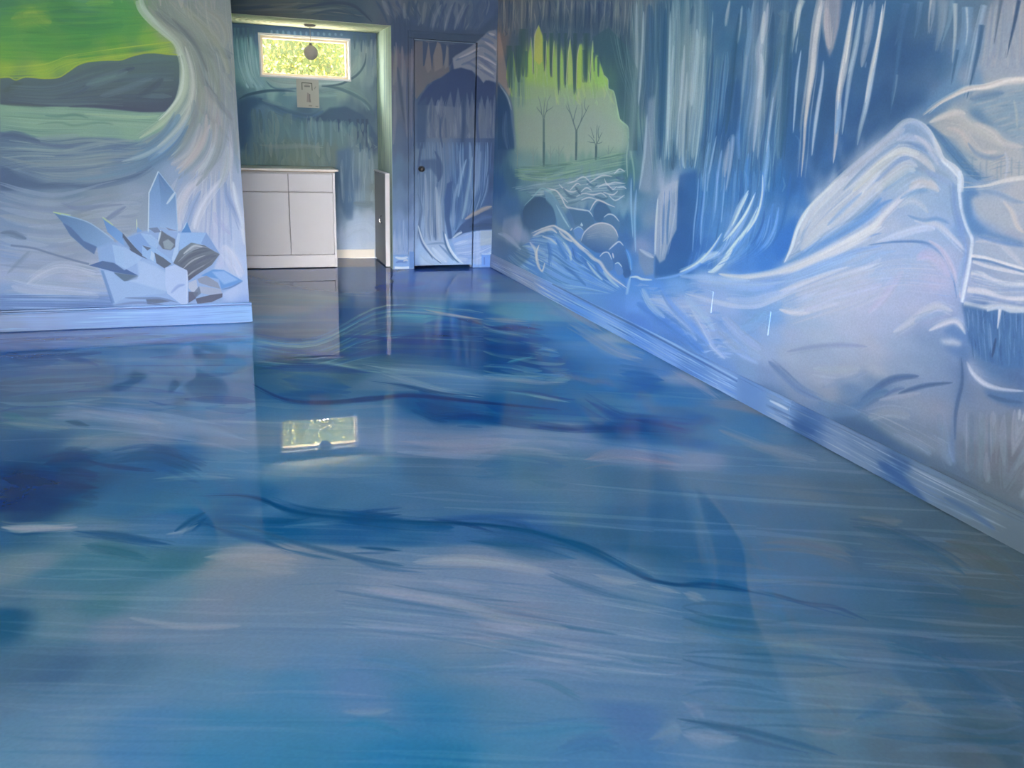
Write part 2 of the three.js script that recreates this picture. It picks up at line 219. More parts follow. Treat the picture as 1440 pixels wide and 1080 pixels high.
partM.s([143,150,167],.527,'b',[-.003,.52,-.0429,-.0317,.057,.426,-.0458,-.0276,.106,.307,-.0482,-.0236]);
partM.b([[100,116,135],[82,101,126],[112,126,144],[73,94,120],[91,107,122]],110,.432,.045,.5,[-1.258,.576,-.0443,-.3333,-1.003,.537,-.0615,-.3131,-.757,.556,-.113,-.3609,-.545,.565,-.1554,-.3985]);
partM.s([50,74,102],.779,'b',[-1.254,.608,-.0028,-.0213,-1.198,.608,-.0058,-.021,-1.154,.588,-.0094,-.0199,-1.118,.57,-.0099,-.0198]);
partM.s([60,81,107],.818,'n',[-1.208,.533,-.002,-.0082,-1.096,.516,-.0025,-.0082,-.986,.476,-.0031,-.0081,-.873,.436,-.0029,-.0082,-.796,.412,-.0028,-.0083]);
partM.s([64,86,110],.527,'b',[-.911,.787,-.006,-.0139,-.818,.751,-.0029,-.0148,-.699,.767,-.0002,-.0149,-.558,.779,-.0005,-.0151]);
partM.s([65,87,114],.699,'b',[-.678,.681,.0074,-.0138,-.624,.719,.0072,-.014,-.549,.768,.0071,-.0141]);
partM.s([119,134,152],.658,'b',[-1.153,.293,.0144,-.0278,-1.068,.357,.011,-.0301,-.976,.394,.0008,-.0338,-.879,.386,-.0086,-.0338,-.763,.35,-.0111,-.0335]);
partM.s([72,92,113],.48,'b',[-1.249,.361,.0096,-.0133,-1.173,.436,.0098,-.0132,-1.108,.5,.0099,-.0131]);
partM.s([114,129,150],.616,'b',[-1.24,.285,-.0157,-.0495,-1.11,.248,-.0125,-.0509,-.897,.219,-.0097,-.0521,-.758,.203,-.0089,-.0527]);
partM.p([55,87,131],.6,10,0,[-1.303,.242,-1.135,.204,-.938,.209,-.759,.191,-.619,.158,-.305,.117,.141,.144,.154,.131,.153,.107,-.624,.106,-1.029,.11,-1.319,.121]);
partM.b([[41,72,114],[61,93,139],[86,116,161],[100,128,167],[49,80,125]],90,.574,.07,.35,[-1.31,.187,-.0073,-.0551,-.823,.165,-.0055,-.0513,-.41,.139,-.0025,-.0293]);
partM.s([103,116,107],.616,'b',[-.323,1.928,-.0316,-.0252,-.262,1.845,-.0299,-.0279,-.18,1.773,-.0302,-.0282,-.108,1.678,-.0358,-.0208,-.077,1.559,-.0391,-.0117,-.065,1.436,-.0399,-.0018,-.095,1.31,-.0358,.0143,-.188,1.181,-.0288,.0251,-.299,1.072,-.0255,.0285]);
partM.s([90,105,98],.616,'b',[-.252,1.962,-.029,-.0285,-.171,1.881,-.0286,-.0295,-.079,1.8,-.0321,-.0263,-.017,1.684,-.0371,-.0186,.025,1.544,-.0393,-.013,.046,1.4,-.0402,-.0102]);
partM.s([108,115,106],.572,'b',[-.154,1.97,-.028,-.0252,-.073,1.879,-.0278,-.026,.012,1.796,-.0299,-.0242,.076,1.689,-.0342,-.0177,.109,1.569,-.0361,-.0135]);
partM.s([68,85,82],.658,'b',[-.202,1.869,-.0129,-.0127,-.12,1.787,-.0139,-.0118,-.057,1.691,-.0158,-.0092,-.015,1.572,-.0167,-.0076]);
partM.s([136,148,139],.658,'b',[-.135,1.717,-.0229,-.0079,-.109,1.598,-.0235,-.0056,-.108,1.476,-.0236,.0003,-.144,1.35,-.0213,.0084,-.224,1.232,-.0167,.0153,-.345,1.124,-.0142,.0177]);
partM.s([111,117,116],.527,'b',[-.04,1.499,-.0455,-.0206,.003,1.377,-.047,-.0174,.025,1.251,-.0491,-.0058,.006,1.122,-.0487,.0029]);
partM.s([92,106,109],.527,'b',[.056,1.545,-.0394,-.013,.088,1.402,-.0402,-.0116,.11,1.254,-.0411,-.0082,.12,1.082,-.0417,-.0062]);
partM.s([79,98,107],.616,'b',[-.108,1.414,-.0239,-.0035,-.106,1.31,-.0235,.0024,-.157,1.182,-.0204,.0108,-.249,1.062,-.0181,.0142]);
partM.s([124,127,126],.616,'b',[-.042,1.333,-.0271,.0012,-.062,1.206,-.0258,.007,-.134,1.076,-.0215,.0154,-.236,.966,-.0187,.0187]);
partM.s([89,105,115],.616,'b',[.037,1.273,-.0243,.0012,.018,1.144,-.0235,.0054,-.044,1.013,-.0205,.0121,-.137,.891,-.0187,.0148]);
partM.s([123,133,141],.572,'b',[.071,1.146,-.0327,.0019,.052,1.015,-.032,.0063,0,.882,-.0308,.0105]);
partM.s([57,90,116],.658,'b',[-.15,1.266,-.0197,.0116,-.232,1.137,-.0168,.0156,-.353,1.039,-.0111,.0205,-.48,.972,-.0084,.022]);
partM.s([109,131,137],.658,'b',[-.201,1.265,-.0116,.0097,-.292,1.157,-.0095,.0119,-.409,1.08,-.0049,.0148,-.553,1.034,-.0027,.0156]);
partM.s([82,103,112],.572,'b',[-1.195,1.051,-.0062,-.02,-1.016,1.014,-.0039,-.0206,-.807,1.029,-.0006,-.0207,-.59,1.065,.0013,-.0207,-.407,1.111,.0025,-.0206]);
partM.s([50,78,101],.572,'b',[-1.198,1.026,-.0047,-.0121,-1.057,.983,-.0032,-.0126,-.851,.976,-.0009,-.0129,-.634,1.012,.0003,-.0129]);
partM.s([88,108,111],.527,'b',[-1.115,1.103,-.0032,-.014,-.951,1.087,-.0027,-.0142,-.762,1.082,-.0012,-.0144,-.585,1.107,.0001,-.0144]);
partM.s([62,92,117],.572,'b',[-.818,.925,-.0002,-.0242,-.641,.949,.0021,-.024,-.477,1.004,.0071,-.0225,-.328,1.092,.0099,-.0211]);
partM.p([92,122,164],.9,6,0,[-.725,.517,-.643,.538,-.514,.603,-.367,.636,-.264,.613,-.095,.601,-.023,.462,-.069,.358,-.014,.357,.11,.283,-.024,.203,-.028,.137,-.24,.109,-.682,.143,-.696,.212,-.74,.372]);
partM.p([50,88,128],1,0,0,[-.349,.981,-.414,.85,-.44,.608,-.362,.638,-.265,.604,-.256,.846],[101,130,166],[-.34,.953,-.353,.614]);
partM.p([85,119,160],.45,1,0,[-.349,.981,-.414,.85,-.436,.608,-.367,.636,-.347,.812]);
partM.s([135,157,173],.855,'n',[-.347,.981,-.0042,.0019,-.349,.977,-.0042,.0019,-.41,.855,-.0042,.002,-.412,.851,-.0046,.0008,-.413,.844,-.0047,0,-.437,.621,-.0048,.0001,-.437,.614,-.0048,.0001]);
partM.s([110,140,170],.699,'n',[-.345,.977,-.0033,-.0026,-.342,.973,-.0033,-.0026,-.261,.85,-.0034,-.0026,-.258,.846,-.0039,-.0013,-.258,.839,-.004,-.0002,-.266,.62,-.0041,-.0002,-.267,.613,-.0041,-.0002]);
partM.s([65,96,132],.616,'b',[-.349,.964,-.0075,-.0035,-.316,.867,-.0066,-.0054,-.262,.84,-.004,-.0078]);
partM.s([142,160,176],.779,'b',[-.318,.78,.0072,-.0061,-.284,.824,.0074,-.0059,-.26,.857,.0076,-.0056]);
partM.p([46,83,120],1,1,0,[-.956,.732,-.834,.698,-.75,.654,-.641,.554,-.684,.527,-.72,.517,-.806,.507,-.88,.589,-.913,.668],[81,113,150],[-.929,.713,-.684,.527]);
partM.p([32,67,109],.85,2,0,[-.913,.668,-.88,.593,-.806,.509,-.76,.473,-.74,.519,-.81,.556,-.87,.638]);
partM.s([116,144,109],.929,'b',[-.959,.732,-.0023,-.0072,-.914,.72,-.0021,-.0073,-.862,.711,-.0019,-.0074]);
partM.s([102,130,159],.779,'n',[-.914,.718,-.0018,-.0048,-.787,.677,-.0022,-.0047,-.714,.626,-.003,-.0042,-.641,.558,-.0033,-.004]);
partM.p([84,117,157],.8,3,0,[-.74,.519,-.725,.522,-.641,.554,-.596,.493,-.594,.414,-.659,.371,-.736,.417]);
partM.p([55,97,145],1,1,0,[-.69,.7,-.586,.602,-.523,.512,-.583,.521,-.625,.558,-.671,.61],[79,119,166],[-.678,.681,-.542,.526]);
partM.p([43,61,85],1,1,0,[-.586,.602,-.523,.512,-.46,.437,-.497,.456,-.55,.492,-.589,.571]);
partM.p([82,111,148],.9,1,0,[-.588,.579,-.549,.503,-.583,.521]);
partM.s([119,144,112],.855,'b',[-.692,.702,-.0043,-.0053,-.668,.681,-.0043,-.0054,-.632,.648,-.0043,-.0054]);
partM.p([32,67,112],1,1,0,[-.797,.404,-.719,.43,-.655,.415,-.568,.363,-.521,.333,-.56,.337,-.651,.357,-.739,.386]);
partM.p([43,71,107],.6,2,0,[-.719,.43,-.655,.418,-.577,.373,-.659,.371,-.738,.395]);
partM.p([51,77,102],1,2,0,[-.661,.357,-.56,.339,-.521,.331,-.532,.308,-.605,.299,-.654,.319]);
partM.p([99,129,167],.95,2,0,[-.734,.372,-.661,.354,-.605,.295,-.521,.31,-.489,.435,-.428,.423,-.329,.34,-.372,.214,-.616,.191,-.681,.154,-.7,.224]);
partM.p([116,140,173],.75,5,0,[-.52,.436,-.41,.388,-.33,.329,-.36,.225,-.504,.276,-.584,.301,-.519,.333]);
partM.p([44,80,126],.6,2,0,[-.734,.372,-.718,.37,-.675,.16,-.696,.161]);
partM.p([107,136,171],.8,2,0,[-.653,.532,-.584,.515,-.488,.446,-.522,.413,-.598,.369,-.645,.41]);
partM.p([79,114,160],.95,1,0,[-.558,.576,-.484,.601,-.405,.564,-.401,.49,-.458,.435,-.523,.514]);
partM.p([107,137,174],.8,2,0,[-.484,.601,-.423,.592,-.375,.546,-.4,.502,-.439,.525]);
partM.p([98,131,171],.9,1,0,[-.481,.525,-.409,.513,-.322,.432,-.315,.403,-.358,.381,-.428,.423,-.487,.458]);
partM.p([52,69,91],1,1,0,[-.414,.479,-.363,.444,-.319,.404,-.363,.376,-.408,.411]);
partM.p([51,68,91],.9,1,0,[-.481,.525,-.43,.508,-.453,.491]);
partM.p([126,147,173],.8,1,0,[-.432,.491,-.413,.468,-.425,.423,-.442,.44]);
partM.p([71,110,159],.9,1,0,[-.5,.642,-.472,.614,-.504,.603]);
partM.s([133,154,134],.779,'b',[-.498,.691,-.0047,-.0002,-.5,.658,-.0048,-.0002,-.502,.625,-.0048,-.0001]);
partM.p([98,132,174],1,1,0,[-.255,.602,-.095,.601,-.084,.532,-.144,.521,-.196,.539,-.264,.488]);
partM.p([46,97,149],1,1,0,[-.205,.669,-.185,.604,-.244,.604]);
partM.s([125,151,177],.779,'b',[-.207,.671,-.0043,.0022,-.219,.648,-.0043,.0023,-.232,.624,-.0043,.0023]);
partM.p([82,113,156],1,1,0,[-.095,.601,-.022,.462,-.075,.498,-.132,.533]);
partM.p([119,145,177],.9,1,0,[-.265,.602,-.25,.596,-.275,.477,-.308,.409,-.316,.432]);
partM.p([62,76,94],1,2,0,[-.363,.619,-.329,.591,-.284,.562,-.289,.512,-.317,.491,-.363,.501,-.384,.535]);
partM.p([96,114,127],.9,2,0,[-.359,.546,-.326,.563,-.292,.529,-.316,.495,-.352,.503]);
partM.s([139,158,174],.779,'b',[-.363,.622,-.0062,.0015,-.374,.585,-.0062,.0015,-.385,.546,-.0062,.0016]);
partM.p([70,89,117],.9,1,0,[-.435,.631,-.383,.638,-.364,.608,-.401,.603]);
partM.p([79,90,115],.9,1,0,[-.336,.638,-.264,.613,-.316,.619]);
partM.p([71,88,102],1,1,0,[-.308,.409,-.264,.488,-.191,.539,-.111,.521,-.07,.492,-.022,.462,-.077,.393,-.18,.325,-.226,.291,-.231,.361],[46,57,78],[-.187,.522,-.203,.314]);
partM.b([[100,115,131],[54,66,86],[120,131,144],[44,57,79],[78,93,111]],26,.752,.07,.6,[-.257,.367,.0324,-.0643,-.194,.418,.0153,-.0811,-.11,.457,.0225,-.0639,-.05,.474,.0202,-.0234]);
partM.s([134,146,158],.699,'b',[-.244,.465,.0053,-.0086,-.176,.516,.0028,-.01,-.123,.512,-.0014,-.0106]);
partM.s([50,63,84],.699,'b',[-.174,.407,.005,-.0129,-.106,.44,.0035,-.0136,-.04,.453,.0017,-.0141]);
partM.p([120,142,176],1,1,0,[-.358,.381,-.298,.397,-.229,.361,-.23,.292,-.248,.121,-.271,.128,-.361,.213,-.367,.272]);
partM.s([87,116,159],.616,'b',[-.34,.213,.0085,-.0105,-.293,.258,.006,-.0125,-.249,.269,.0021,-.0141]);
partM.s([142,158,181],.699,'n',[-.23,.354,-.005,.0001,-.23,.348,-.005,.0001,-.246,.151,-.005,.0002,-.246,.145,-.005,.0002]);
partM.p([59,105,159],1,2,0,[-.147,.325,-.068,.364,-.003,.357,.11,.283,.069,.26,-.028,.233,-.04,.299]);
partM.p([115,143,182],.6,4,0,[-.08,.347,-.003,.351,.082,.29,-.009,.262]);
partM.s([52,85,131],.779,'b',[.11,.281,-.0028,.0067,.034,.243,-.002,.007,-.028,.229,-.0011,.0072]);
partM.p([90,104,126],1,1,0,[-.171,.302,-.115,.324,-.047,.275,-.033,.233,-.098,.253,-.162,.278]);
partM.p([121,135,157],1,1,0,[-.227,.28,-.177,.3,-.172,.219,-.205,.209,-.23,.245]);
partM.p([52,63,87],1,1,0,[-.231,.221,-.172,.214,-.192,.173,-.237,.145]);
partM.p([109,124,148],1,1,0,[-.164,.255,-.033,.233,-.024,.203,-.102,.194,-.167,.213]);
partM.p([50,61,85],1,1,0,[-.192,.173,-.102,.194,-.022,.203,-.026,.177,-.095,.146,-.183,.139]);
partM.p([61,77,100],.8,1,0,[-.205,.209,-.164,.255,-.156,.207,-.191,.179]);
partM.p([54,71,95],.9,2,0,[-.491,.18,-.407,.18,-.344,.16,-.409,.151,-.484,.145]);
partM.s([63,87,124],.855,'b',[-.615,.192,-.0011,-.0089,-.512,.186,-.0009,-.009,-.406,.182,-.0018,-.009,-.302,.15,-.0027,-.0088]);
partM.s([34,56,91],.699,'b',[-.632,.129,-.0009,-.009,-.454,.123,-.0008,-.0091,-.294,.119,-.0004,-.0092,-.162,.124,-.0001,-.0092]);
partM.s([52,78,115],.527,'b',[-.682,.148,-.0003,-.0107,-.514,.158,-.0014,-.0108,-.326,.118,-.0024,-.0108]);
partM.p([43,57,82],.9,2,0,[-.283,.122,-.238,.139,-.15,.136,-.162,.122,-.24,.115]);
for (let u = -1.25; u < XP; u += 0.14) { const q = u < -0.42 + 0.05 * noise(u * 9, 3); partM.b(q ? [[70, 130, 70], [52, 118, 66], [96, 140, 60]] : [[120, 124, 122], [98, 108, 112], [140, 138, 132]], 9, 0.4, 0.2, 0.8, [u, 2.8, 0.09, 0, u, 2.4, 0.09, 0, u, 1.93, 0.09, 0]); }
partM.grain(0.05, 2, 2);
const rightM = new Mural(-7.70, -1.85, 0, YC, 350, 0.4, (u, v) => [u + 0.05 * noise(u * 5, v * 3), v + (0.05 * noise(u * 14, v * 0.8) + 0.03 * noise(u * 40, v)) * Math.min(1, Math.max(0.15, v - 0.3))], 300);
rightM.field([-7.588,2.352,131,140,150,-7.05,2.291,136,146,154,-6.544,2.224,118,134,148,-5.963,2.16,117,135,151,-5.467,2.105,104,128,150,-5.035,2.045,117,135,145,-4.792,1.999,128,144,151,-4.571,1.976,82,122,146,-4.327,1.95,85,133,151,-4.14,1.93,83,127,150,-3.97,1.929,87,133,162,-3.773,1.892,72,119,154,-3.594,1.873,91,126,154,-3.432,1.871,77,118,149,-3.275,1.839,70,111,144,-3.11,1.822,65,111,147,-2.957,1.806,70,111,149,-2.796,1.789,65,109,146,-2.65,1.786,68,109,141,-2.547,1.775,93,124,145,-2.447,1.752,84,116,140,-2.357,1.754,86,115,132,-2.27,1.745,148,149,154,-2.187,1.736,158,154,156,-7.559,2.053,163,149,143,-7.529,1.75,116,129,147,-7.499,1.441,71,104,143,-7.468,1.127,67,109,151,-7.437,.807,60,111,163,-7.281,1.857,98,126,153,-7.11,2.019,113,134,151,-6.522,2.052,104,124,146,-6.074,1.988,93,121,144,-5.682,1.978,91,116,140,-5.32,1.881,80,114,142,-5.003,1.856,86,117,133,-4.756,1.797,108,138,145,-4.535,1.782,77,122,143,-4.331,1.767,90,137,147,-4.142,1.754,141,173,179,-3.993,1.709,97,142,166,-3.801,1.73,69,119,154,-3.619,1.718,100,139,164,-3.416,1.673,73,115,140,-3.261,1.663,66,108,143,-3.094,1.653,63,106,144,-2.94,1.643,62,105,143,-2.798,1.634,56,97,138,-2.665,1.626,56,93,134,-2.545,1.63,65,101,138,-2.444,1.612,86,123,152,-2.356,1.629,110,141,163,-2.259,1.645,140,152,165,-2.163,1.637,154,154,161,-6.737,1.827,205,239,137,-6.502,1.893,212,239,126,-6.109,1.742,194,228,156,-5.828,1.68,192,223,163,-5.585,1.74,186,227,130,-5.34,1.66,179,224,139,-6.884,1.61,162,200,167,-6.538,1.546,189,224,174,-6.153,1.539,191,221,175,-5.869,1.509,185,214,182,-5.614,1.529,188,211,166,-5.318,1.523,185,209,170,-5.081,1.408,167,213,170,-4.959,1.298,156,200,167,-6.769,1.381,155,190,181,-6.433,1.354,181,212,187,-6.056,1.357,192,215,191,-5.716,1.359,186,209,191,-5.407,1.361,180,205,191,-5.17,1.295,167,204,180,-6.746,1.18,149,188,184,-6.256,1.194,179,207,189,-5.826,1.207,182,205,190,-5.445,1.218,169,197,184,-5.101,1.205,140,181,162,-4.862,1.598,85,126,143,-4.667,1.551,101,136,152,-4.492,1.546,115,150,161,-4.32,1.504,138,171,178,-4.129,1.5,146,177,188,-3.951,1.496,84,135,167,-3.785,1.493,60,106,148,-3.63,1.49,73,120,157,-3.485,1.487,97,135,163,-3.342,1.454,78,116,145,-3.215,1.452,54,99,141,-3.095,1.451,53,96,139,-2.945,1.477,55,97,142,-2.794,1.447,51,91,136,-2.641,1.445,52,90,134,-2.535,1.444,56,93,136,-2.441,1.467,85,126,160,-2.367,1.49,115,140,163,-2.245,1.532,146,156,169,-2.141,1.549,149,155,167,-4.803,1.258,79,128,153,-4.571,1.264,118,152,173,-4.358,1.27,74,127,165,-4.16,1.275,102,145,174,-4.006,1.242,90,139,174,-3.84,1.283,57,107,156,-3.656,1.322,60,119,170,-3.472,1.292,84,130,171,-3.335,1.296,58,114,158,-3.206,1.299,53,104,155,-3.056,1.273,52,99,150,-2.891,1.336,51,95,144,-2.729,1.339,53,94,140,-2.599,1.419,64,102,142,-2.492,1.406,112,140,165,-2.363,1.406,160,167,167,-2.263,1.487,175,172,166,-2.157,1.506,167,172,175,-2.189,1.417,125,148,162,-2.105,1.406,136,151,162,-4.758,.999,77,134,174,-4.571,1.013,125,160,188,-4.351,1.008,187,204,221,-4.179,.961,56,108,165,-3.962,1.018,68,134,192,-3.79,1.032,70,134,194,-3.606,1.082,70,130,189,-3.459,1.092,70,128,184,-3.321,1.102,56,117,175,-3.184,1.08,52,105,167,-3.069,1.12,52,102,157,-2.952,1.218,55,101,151,-2.773,1.269,143,163,188,-2.647,1.313,141,166,190,-2.581,1.341,127,157,189,-2.462,1.28,110,139,167,-2.364,1.345,174,173,167,-2.258,1.347,162,165,166,-2.169,1.337,139,155,167,-2.086,1.328,142,154,166,-4.72,.78,76,141,190,-4.534,.801,129,163,195,-4.276,.83,110,150,195,-4.11,.808,56,113,180,-3.925,.83,69,132,199,-3.747,.814,84,145,207,-3.564,.874,99,153,211,-3.417,.891,82,139,201,-3.279,.908,67,129,197,-3.168,.888,55,119,188,-3.121,1.022,66,124,186,-2.97,1.097,162,180,203,-2.825,1.138,153,174,198,-2.698,1.203,168,177,187,-2.559,1.25,160,175,189,-2.43,1.218,95,130,165,-2.321,1.236,124,148,167,-2.232,1.241,139,155,164,-2.119,1.247,160,162,167,-2.048,1.228,156,161,169,-6.813,1.001,144,188,188,-6.231,1.004,137,181,172,-5.804,1.054,147,191,175,-5.426,1.098,143,187,171,-5.086,1.114,121,166,158,-4.871,1.08,86,140,146,-7.081,.894,78,125,156,-6.704,.83,117,165,181,-6.213,.867,150,188,193,-5.782,.899,150,186,198,-5.4,.928,139,180,197,-5.006,.958,115,159,183,-7.054,.647,83,132,178,-6.351,.714,70,113,148,-5.905,.783,150,186,198,-5.503,.795,152,189,204,-5.154,.852,116,164,194,-4.884,.854,134,179,203,-7.239,.499,97,138,182,-6.586,.572,68,109,148,-6.187,.673,108,155,183,-5.752,.692,93,139,186,-5.434,.751,85,133,181,-5.138,.758,76,127,175,-4.818,.769,74,128,180,-7.329,.357,126,155,179,-6.838,.42,164,185,214,-6.326,.514,107,156,203,-5.875,.57,81,140,199,-5.411,.602,135,165,196,-5.115,.615,92,146,205,-4.799,.657,72,127,192,-4.599,.639,141,167,209,-4.422,.685,104,146,201,-4.169,.699,56,110,181,-3.979,.725,55,113,185,-3.799,.731,70,130,200,-3.611,.795,114,162,218,-3.431,.82,67,129,200,-3.285,.805,56,116,190,-3.154,.824,64,119,188,-7.319,.258,96,131,168,-6.824,.296,91,137,176,-6.389,.359,111,162,222,-6.004,.442,126,183,239,-5.647,.439,102,162,237,-5.327,.46,76,142,213,-4.987,.512,69,127,192,-4.727,.529,76,139,209,-4.529,.515,115,159,212,-4.306,.53,65,129,200,-4.069,.591,56,118,194,-3.853,.646,63,127,205,-3.688,.691,132,175,224,-3.497,.703,113,162,221,-3.322,.714,67,129,205,-3.166,.756,90,143,205,-7.003,.173,86,138,194,-6.457,.228,92,155,223,-5.981,.276,125,180,239,-5.562,.318,119,178,239,-5.19,.356,97,159,237,-4.906,.356,94,154,227,-4.651,.38,76,142,219,-4.376,.43,90,152,227,-4.128,.477,120,171,228,-3.834,.551,145,180,227,-3.574,.616,142,180,230,-3.335,.641,125,167,224,-3.13,.712,139,178,226,-3.046,.904,176,191,210,-2.944,.978,179,193,212,-2.779,1.026,145,173,206,-2.628,1.069,129,159,201,-2.496,1.135,158,181,202,-2.363,1.146,128,160,195,-2.274,1.103,109,147,188,-2.211,1.158,80,124,171,-2.127,1.165,145,158,173,-2.049,1.182,163,164,169,-3.042,.776,116,158,211,-2.876,.88,148,176,214,-2.712,.917,166,184,211,-2.569,.979,172,184,205,-2.438,1.035,143,168,203,-2.302,1.024,128,159,201,-2.22,1.009,109,146,194,-2.168,1.101,160,167,177,-2.082,1.098,163,168,176,-2.006,1.06,145,152,167,-2.117,1.01,123,149,183,-2.004,1.002,148,159,174,-3.022,.682,164,184,216,-2.849,.76,145,175,216,-2.693,.832,151,177,214,-2.547,.884,147,172,211,-2.413,.931,132,163,209,-2.275,.912,160,171,200,-2.199,.86,149,164,201,-3.004,.603,160,180,211,-2.832,.686,174,185,209,-2.673,.746,176,184,207,-2.524,.788,157,177,208,-2.391,.84,157,172,199,-2.285,.818,171,170,195,-2.196,.783,142,160,197,-4.533,.264,108,161,232,-4.271,.341,142,180,232,-4.027,.371,158,183,223,-3.808,.417,156,182,224,-3.612,.477,150,179,225,-3.424,.498,115,159,215,-3.244,.483,112,157,209,-3.099,.566,146,175,212,-2.987,.524,146,170,200,-2.812,.595,163,177,202,-2.65,.646,166,177,202,-2.502,.692,161,174,201,-2.366,.735,157,169,198,-2.266,.742,149,161,194,-4.513,.152,91,143,219,-4.248,.214,93,144,216,-4.004,.249,123,163,222,-3.782,.282,149,176,219,-3.586,.348,128,164,216,-3.399,.374,123,162,213,-3.226,.398,137,166,205,-3.07,.436,151,168,197,-2.88,.483,153,170,194,-2.711,.54,159,172,196,-2.556,.592,155,167,194,-2.412,.626,147,162,192,-2.324,.703,161,168,191,-2.22,.685,109,133,171,-2.163,.712,146,163,196,-4.066,.148,84,133,205,-3.833,.166,103,147,207,-3.628,.22,117,156,211,-3.44,.27,127,160,206,-3.263,.298,141,164,198,-3.049,.338,147,164,188,-2.859,.389,138,156,181,-2.691,.451,145,160,184,-2.537,.507,152,161,182,-2.396,.559,132,152,180,-2.267,.606,106,130,163,-2.16,.633,95,125,172,-3.613,.145,102,145,205,-3.358,.178,116,149,191,-3.183,.193,114,140,180,-3.028,.239,133,151,177,-2.839,.296,139,153,176,-2.67,.362,138,152,174,-2.517,.422,145,156,173,-2.377,.477,125,144,170,-2.248,.528,110,133,163,-2.15,.529,75,101,141,-3.112,.124,79,111,152,-2.964,.188,110,130,160,-2.777,.231,124,137,156,-2.613,.3,84,114,150,-2.467,.376,83,111,145,-2.333,.447,106,126,155,-2.198,.459,110,129,158,-2.117,.457,72,97,132,-2.804,.138,83,113,150,-2.633,.197,64,95,134,-2.484,.279,100,119,146,-2.348,.354,115,130,151,-2.207,.358,115,125,146,-2.107,.35,92,109,138,-2.66,.122,55,87,124,-2.498,.165,64,94,121,-2.35,.204,92,109,128,-2.21,.227,96,111,131,-2.1,.255,80,98,120,-2.411,.135,50,80,104,-2.223,.133,65,86,108,-2.093,.158,64,86,110,-2.154,.133,62,84,106,-2.022,.131,59,79,98,-1.868,.118,53,74,86,-1.772,.123,52,70,82,-2.11,.925,134,153,182,-2.016,.941,148,159,178,-2.099,.878,123,144,177,-2.002,.883,137,151,173,-2.087,.83,142,156,185,-1.992,.844,145,158,180,-2.037,.803,145,159,184,-2.097,.752,60,97,143,-2.023,.744,66,100,143,-1.944,.762,67,100,139,-2.073,.655,62,97,143,-1.999,.649,67,100,139,-1.921,.669,75,108,144,-2.058,.594,68,100,139,-1.981,.577,62,96,137,-1.898,.577,60,88,128,-2.077,.55,147,158,179,-2.039,.455,102,117,140,-1.958,.482,94,108,130,-1.881,.507,78,95,123,-2.043,.346,95,108,126,-1.934,.385,94,103,118,-1.845,.418,88,97,110,-1.991,.256,83,90,102,-1.884,.299,78,87,98,-1.822,.324,76,84,94,-1.939,.168,72,85,96,-1.835,.214,68,80,90],2.0,0.0011);  // near low end: grey paint, darkened further to stand for shade
rightM.b([[143,155,164],[85,112,141],[167,175,178],[72,102,134],[114,134,155],[194,192,181]],150,.574,.014,.6,[-6.346,2.262,1.2492,-.1487,-6.33,2.14,1.2514,-.1328,-6.318,1.977,1.2474,-.1332]);
rightM.b([[130,149,157],[75,107,134],[153,166,162],[92,125,146],[185,190,179]],70,.574,.03,.6,[-5.074,2.111,.3133,-.0373,-5.071,1.991,.2969,-.0374,-5.071,1.862,.3244,-.0659]);
rightM.s([239,225,197],.572,'e',[-7.454,2.394,-.0358,.0047,-7.459,2.294,-.036,.0042,-7.456,2.192,-.0362,.0037]);
rightM.s([231,220,196],.572,'e',[-7.193,2.363,-.0336,.0044,-7.193,2.238,-.0338,.0038,-7.187,2.112,-.0339,.0032]);
rightM.s([223,216,195],.572,'e',[-6.982,2.338,-.0319,.0041,-6.979,2.2,-.0321,.0035,-6.97,2.06,-.0322,.0029]);
rightM.s([218,213,194],.572,'e',[-6.749,2.31,-.03,.0039,-6.749,2.203,-.0302,.0034,-6.742,2.093,-.0303,.0029]);
rightM.s([211,209,192],.572,'e',[-6.469,2.277,-.0279,.0038,-6.471,2.203,-.028,.0034,-6.468,2.128,-.028,.003]);
rightM.s([199,201,188],.572,'e',[-6.182,2.243,-.0257,.0034,-6.177,2.133,-.0258,.0029,-6.167,2.022,-.0259,.0024]);
rightM.s([195,198,186],.572,'e',[-6.046,2.227,-.0248,.0033,-6.043,2.133,-.0248,.0029,-6.035,2.039,-.0249,.0025]);
rightM.s([192,196,185],.572,'e',[-5.916,2.211,-.0238,.0032,-5.914,2.133,-.0239,.0029,-5.908,2.055,-.024,.0025]);
rightM.s([184,190,181],.572,'e',[-5.693,2.185,-.0223,.003,-5.689,2.096,-.0224,.0026,-5.68,2.006,-.0224,.0022]);
rightM.s([178,186,179],.572,'e',[-5.507,2.162,-.0211,.0029,-5.504,2.089,-.0211,.0026,-5.497,2.015,-.0211,.0022]);
rightM.s([173,181,176],.572,'e',[-5.352,2.144,-.02,.0027,-5.347,2.06,-.0201,.0024,-5.338,1.974,-.0201,.002]);
rightM.s([164,175,173],.572,'e',[-5.185,2.124,-.019,.0024,-5.17,1.988,-.019,.002,-5.151,1.85,-.019,.0015]);
rightM.s([83,108,135],.658,'b',[-7.31,2.377,-.0404,.0051,-7.307,2.278,-.0405,.0046,-7.3,2.144,-.0407,.0039]);
rightM.s([78,104,133],.658,'b',[-6.854,2.323,-.036,.0045,-6.849,2.229,-.0361,.0041,-6.841,2.102,-.0362,.0035]);
rightM.s([71,99,130],.658,'b',[-6.357,2.264,-.0315,.004,-6.351,2.176,-.0316,.0036,-6.341,2.057,-.0317,.0031]);
rightM.s([68,97,128],.658,'b',[-6.119,2.235,-.0295,.0037,-6.112,2.15,-.0295,.0034,-6.101,2.035,-.0296,.0029]);
rightM.s([65,93,126],.658,'b',[-5.845,2.203,-.0272,.0035,-5.838,2.121,-.0273,.0031,-5.826,2.01,-.0273,.0026]);
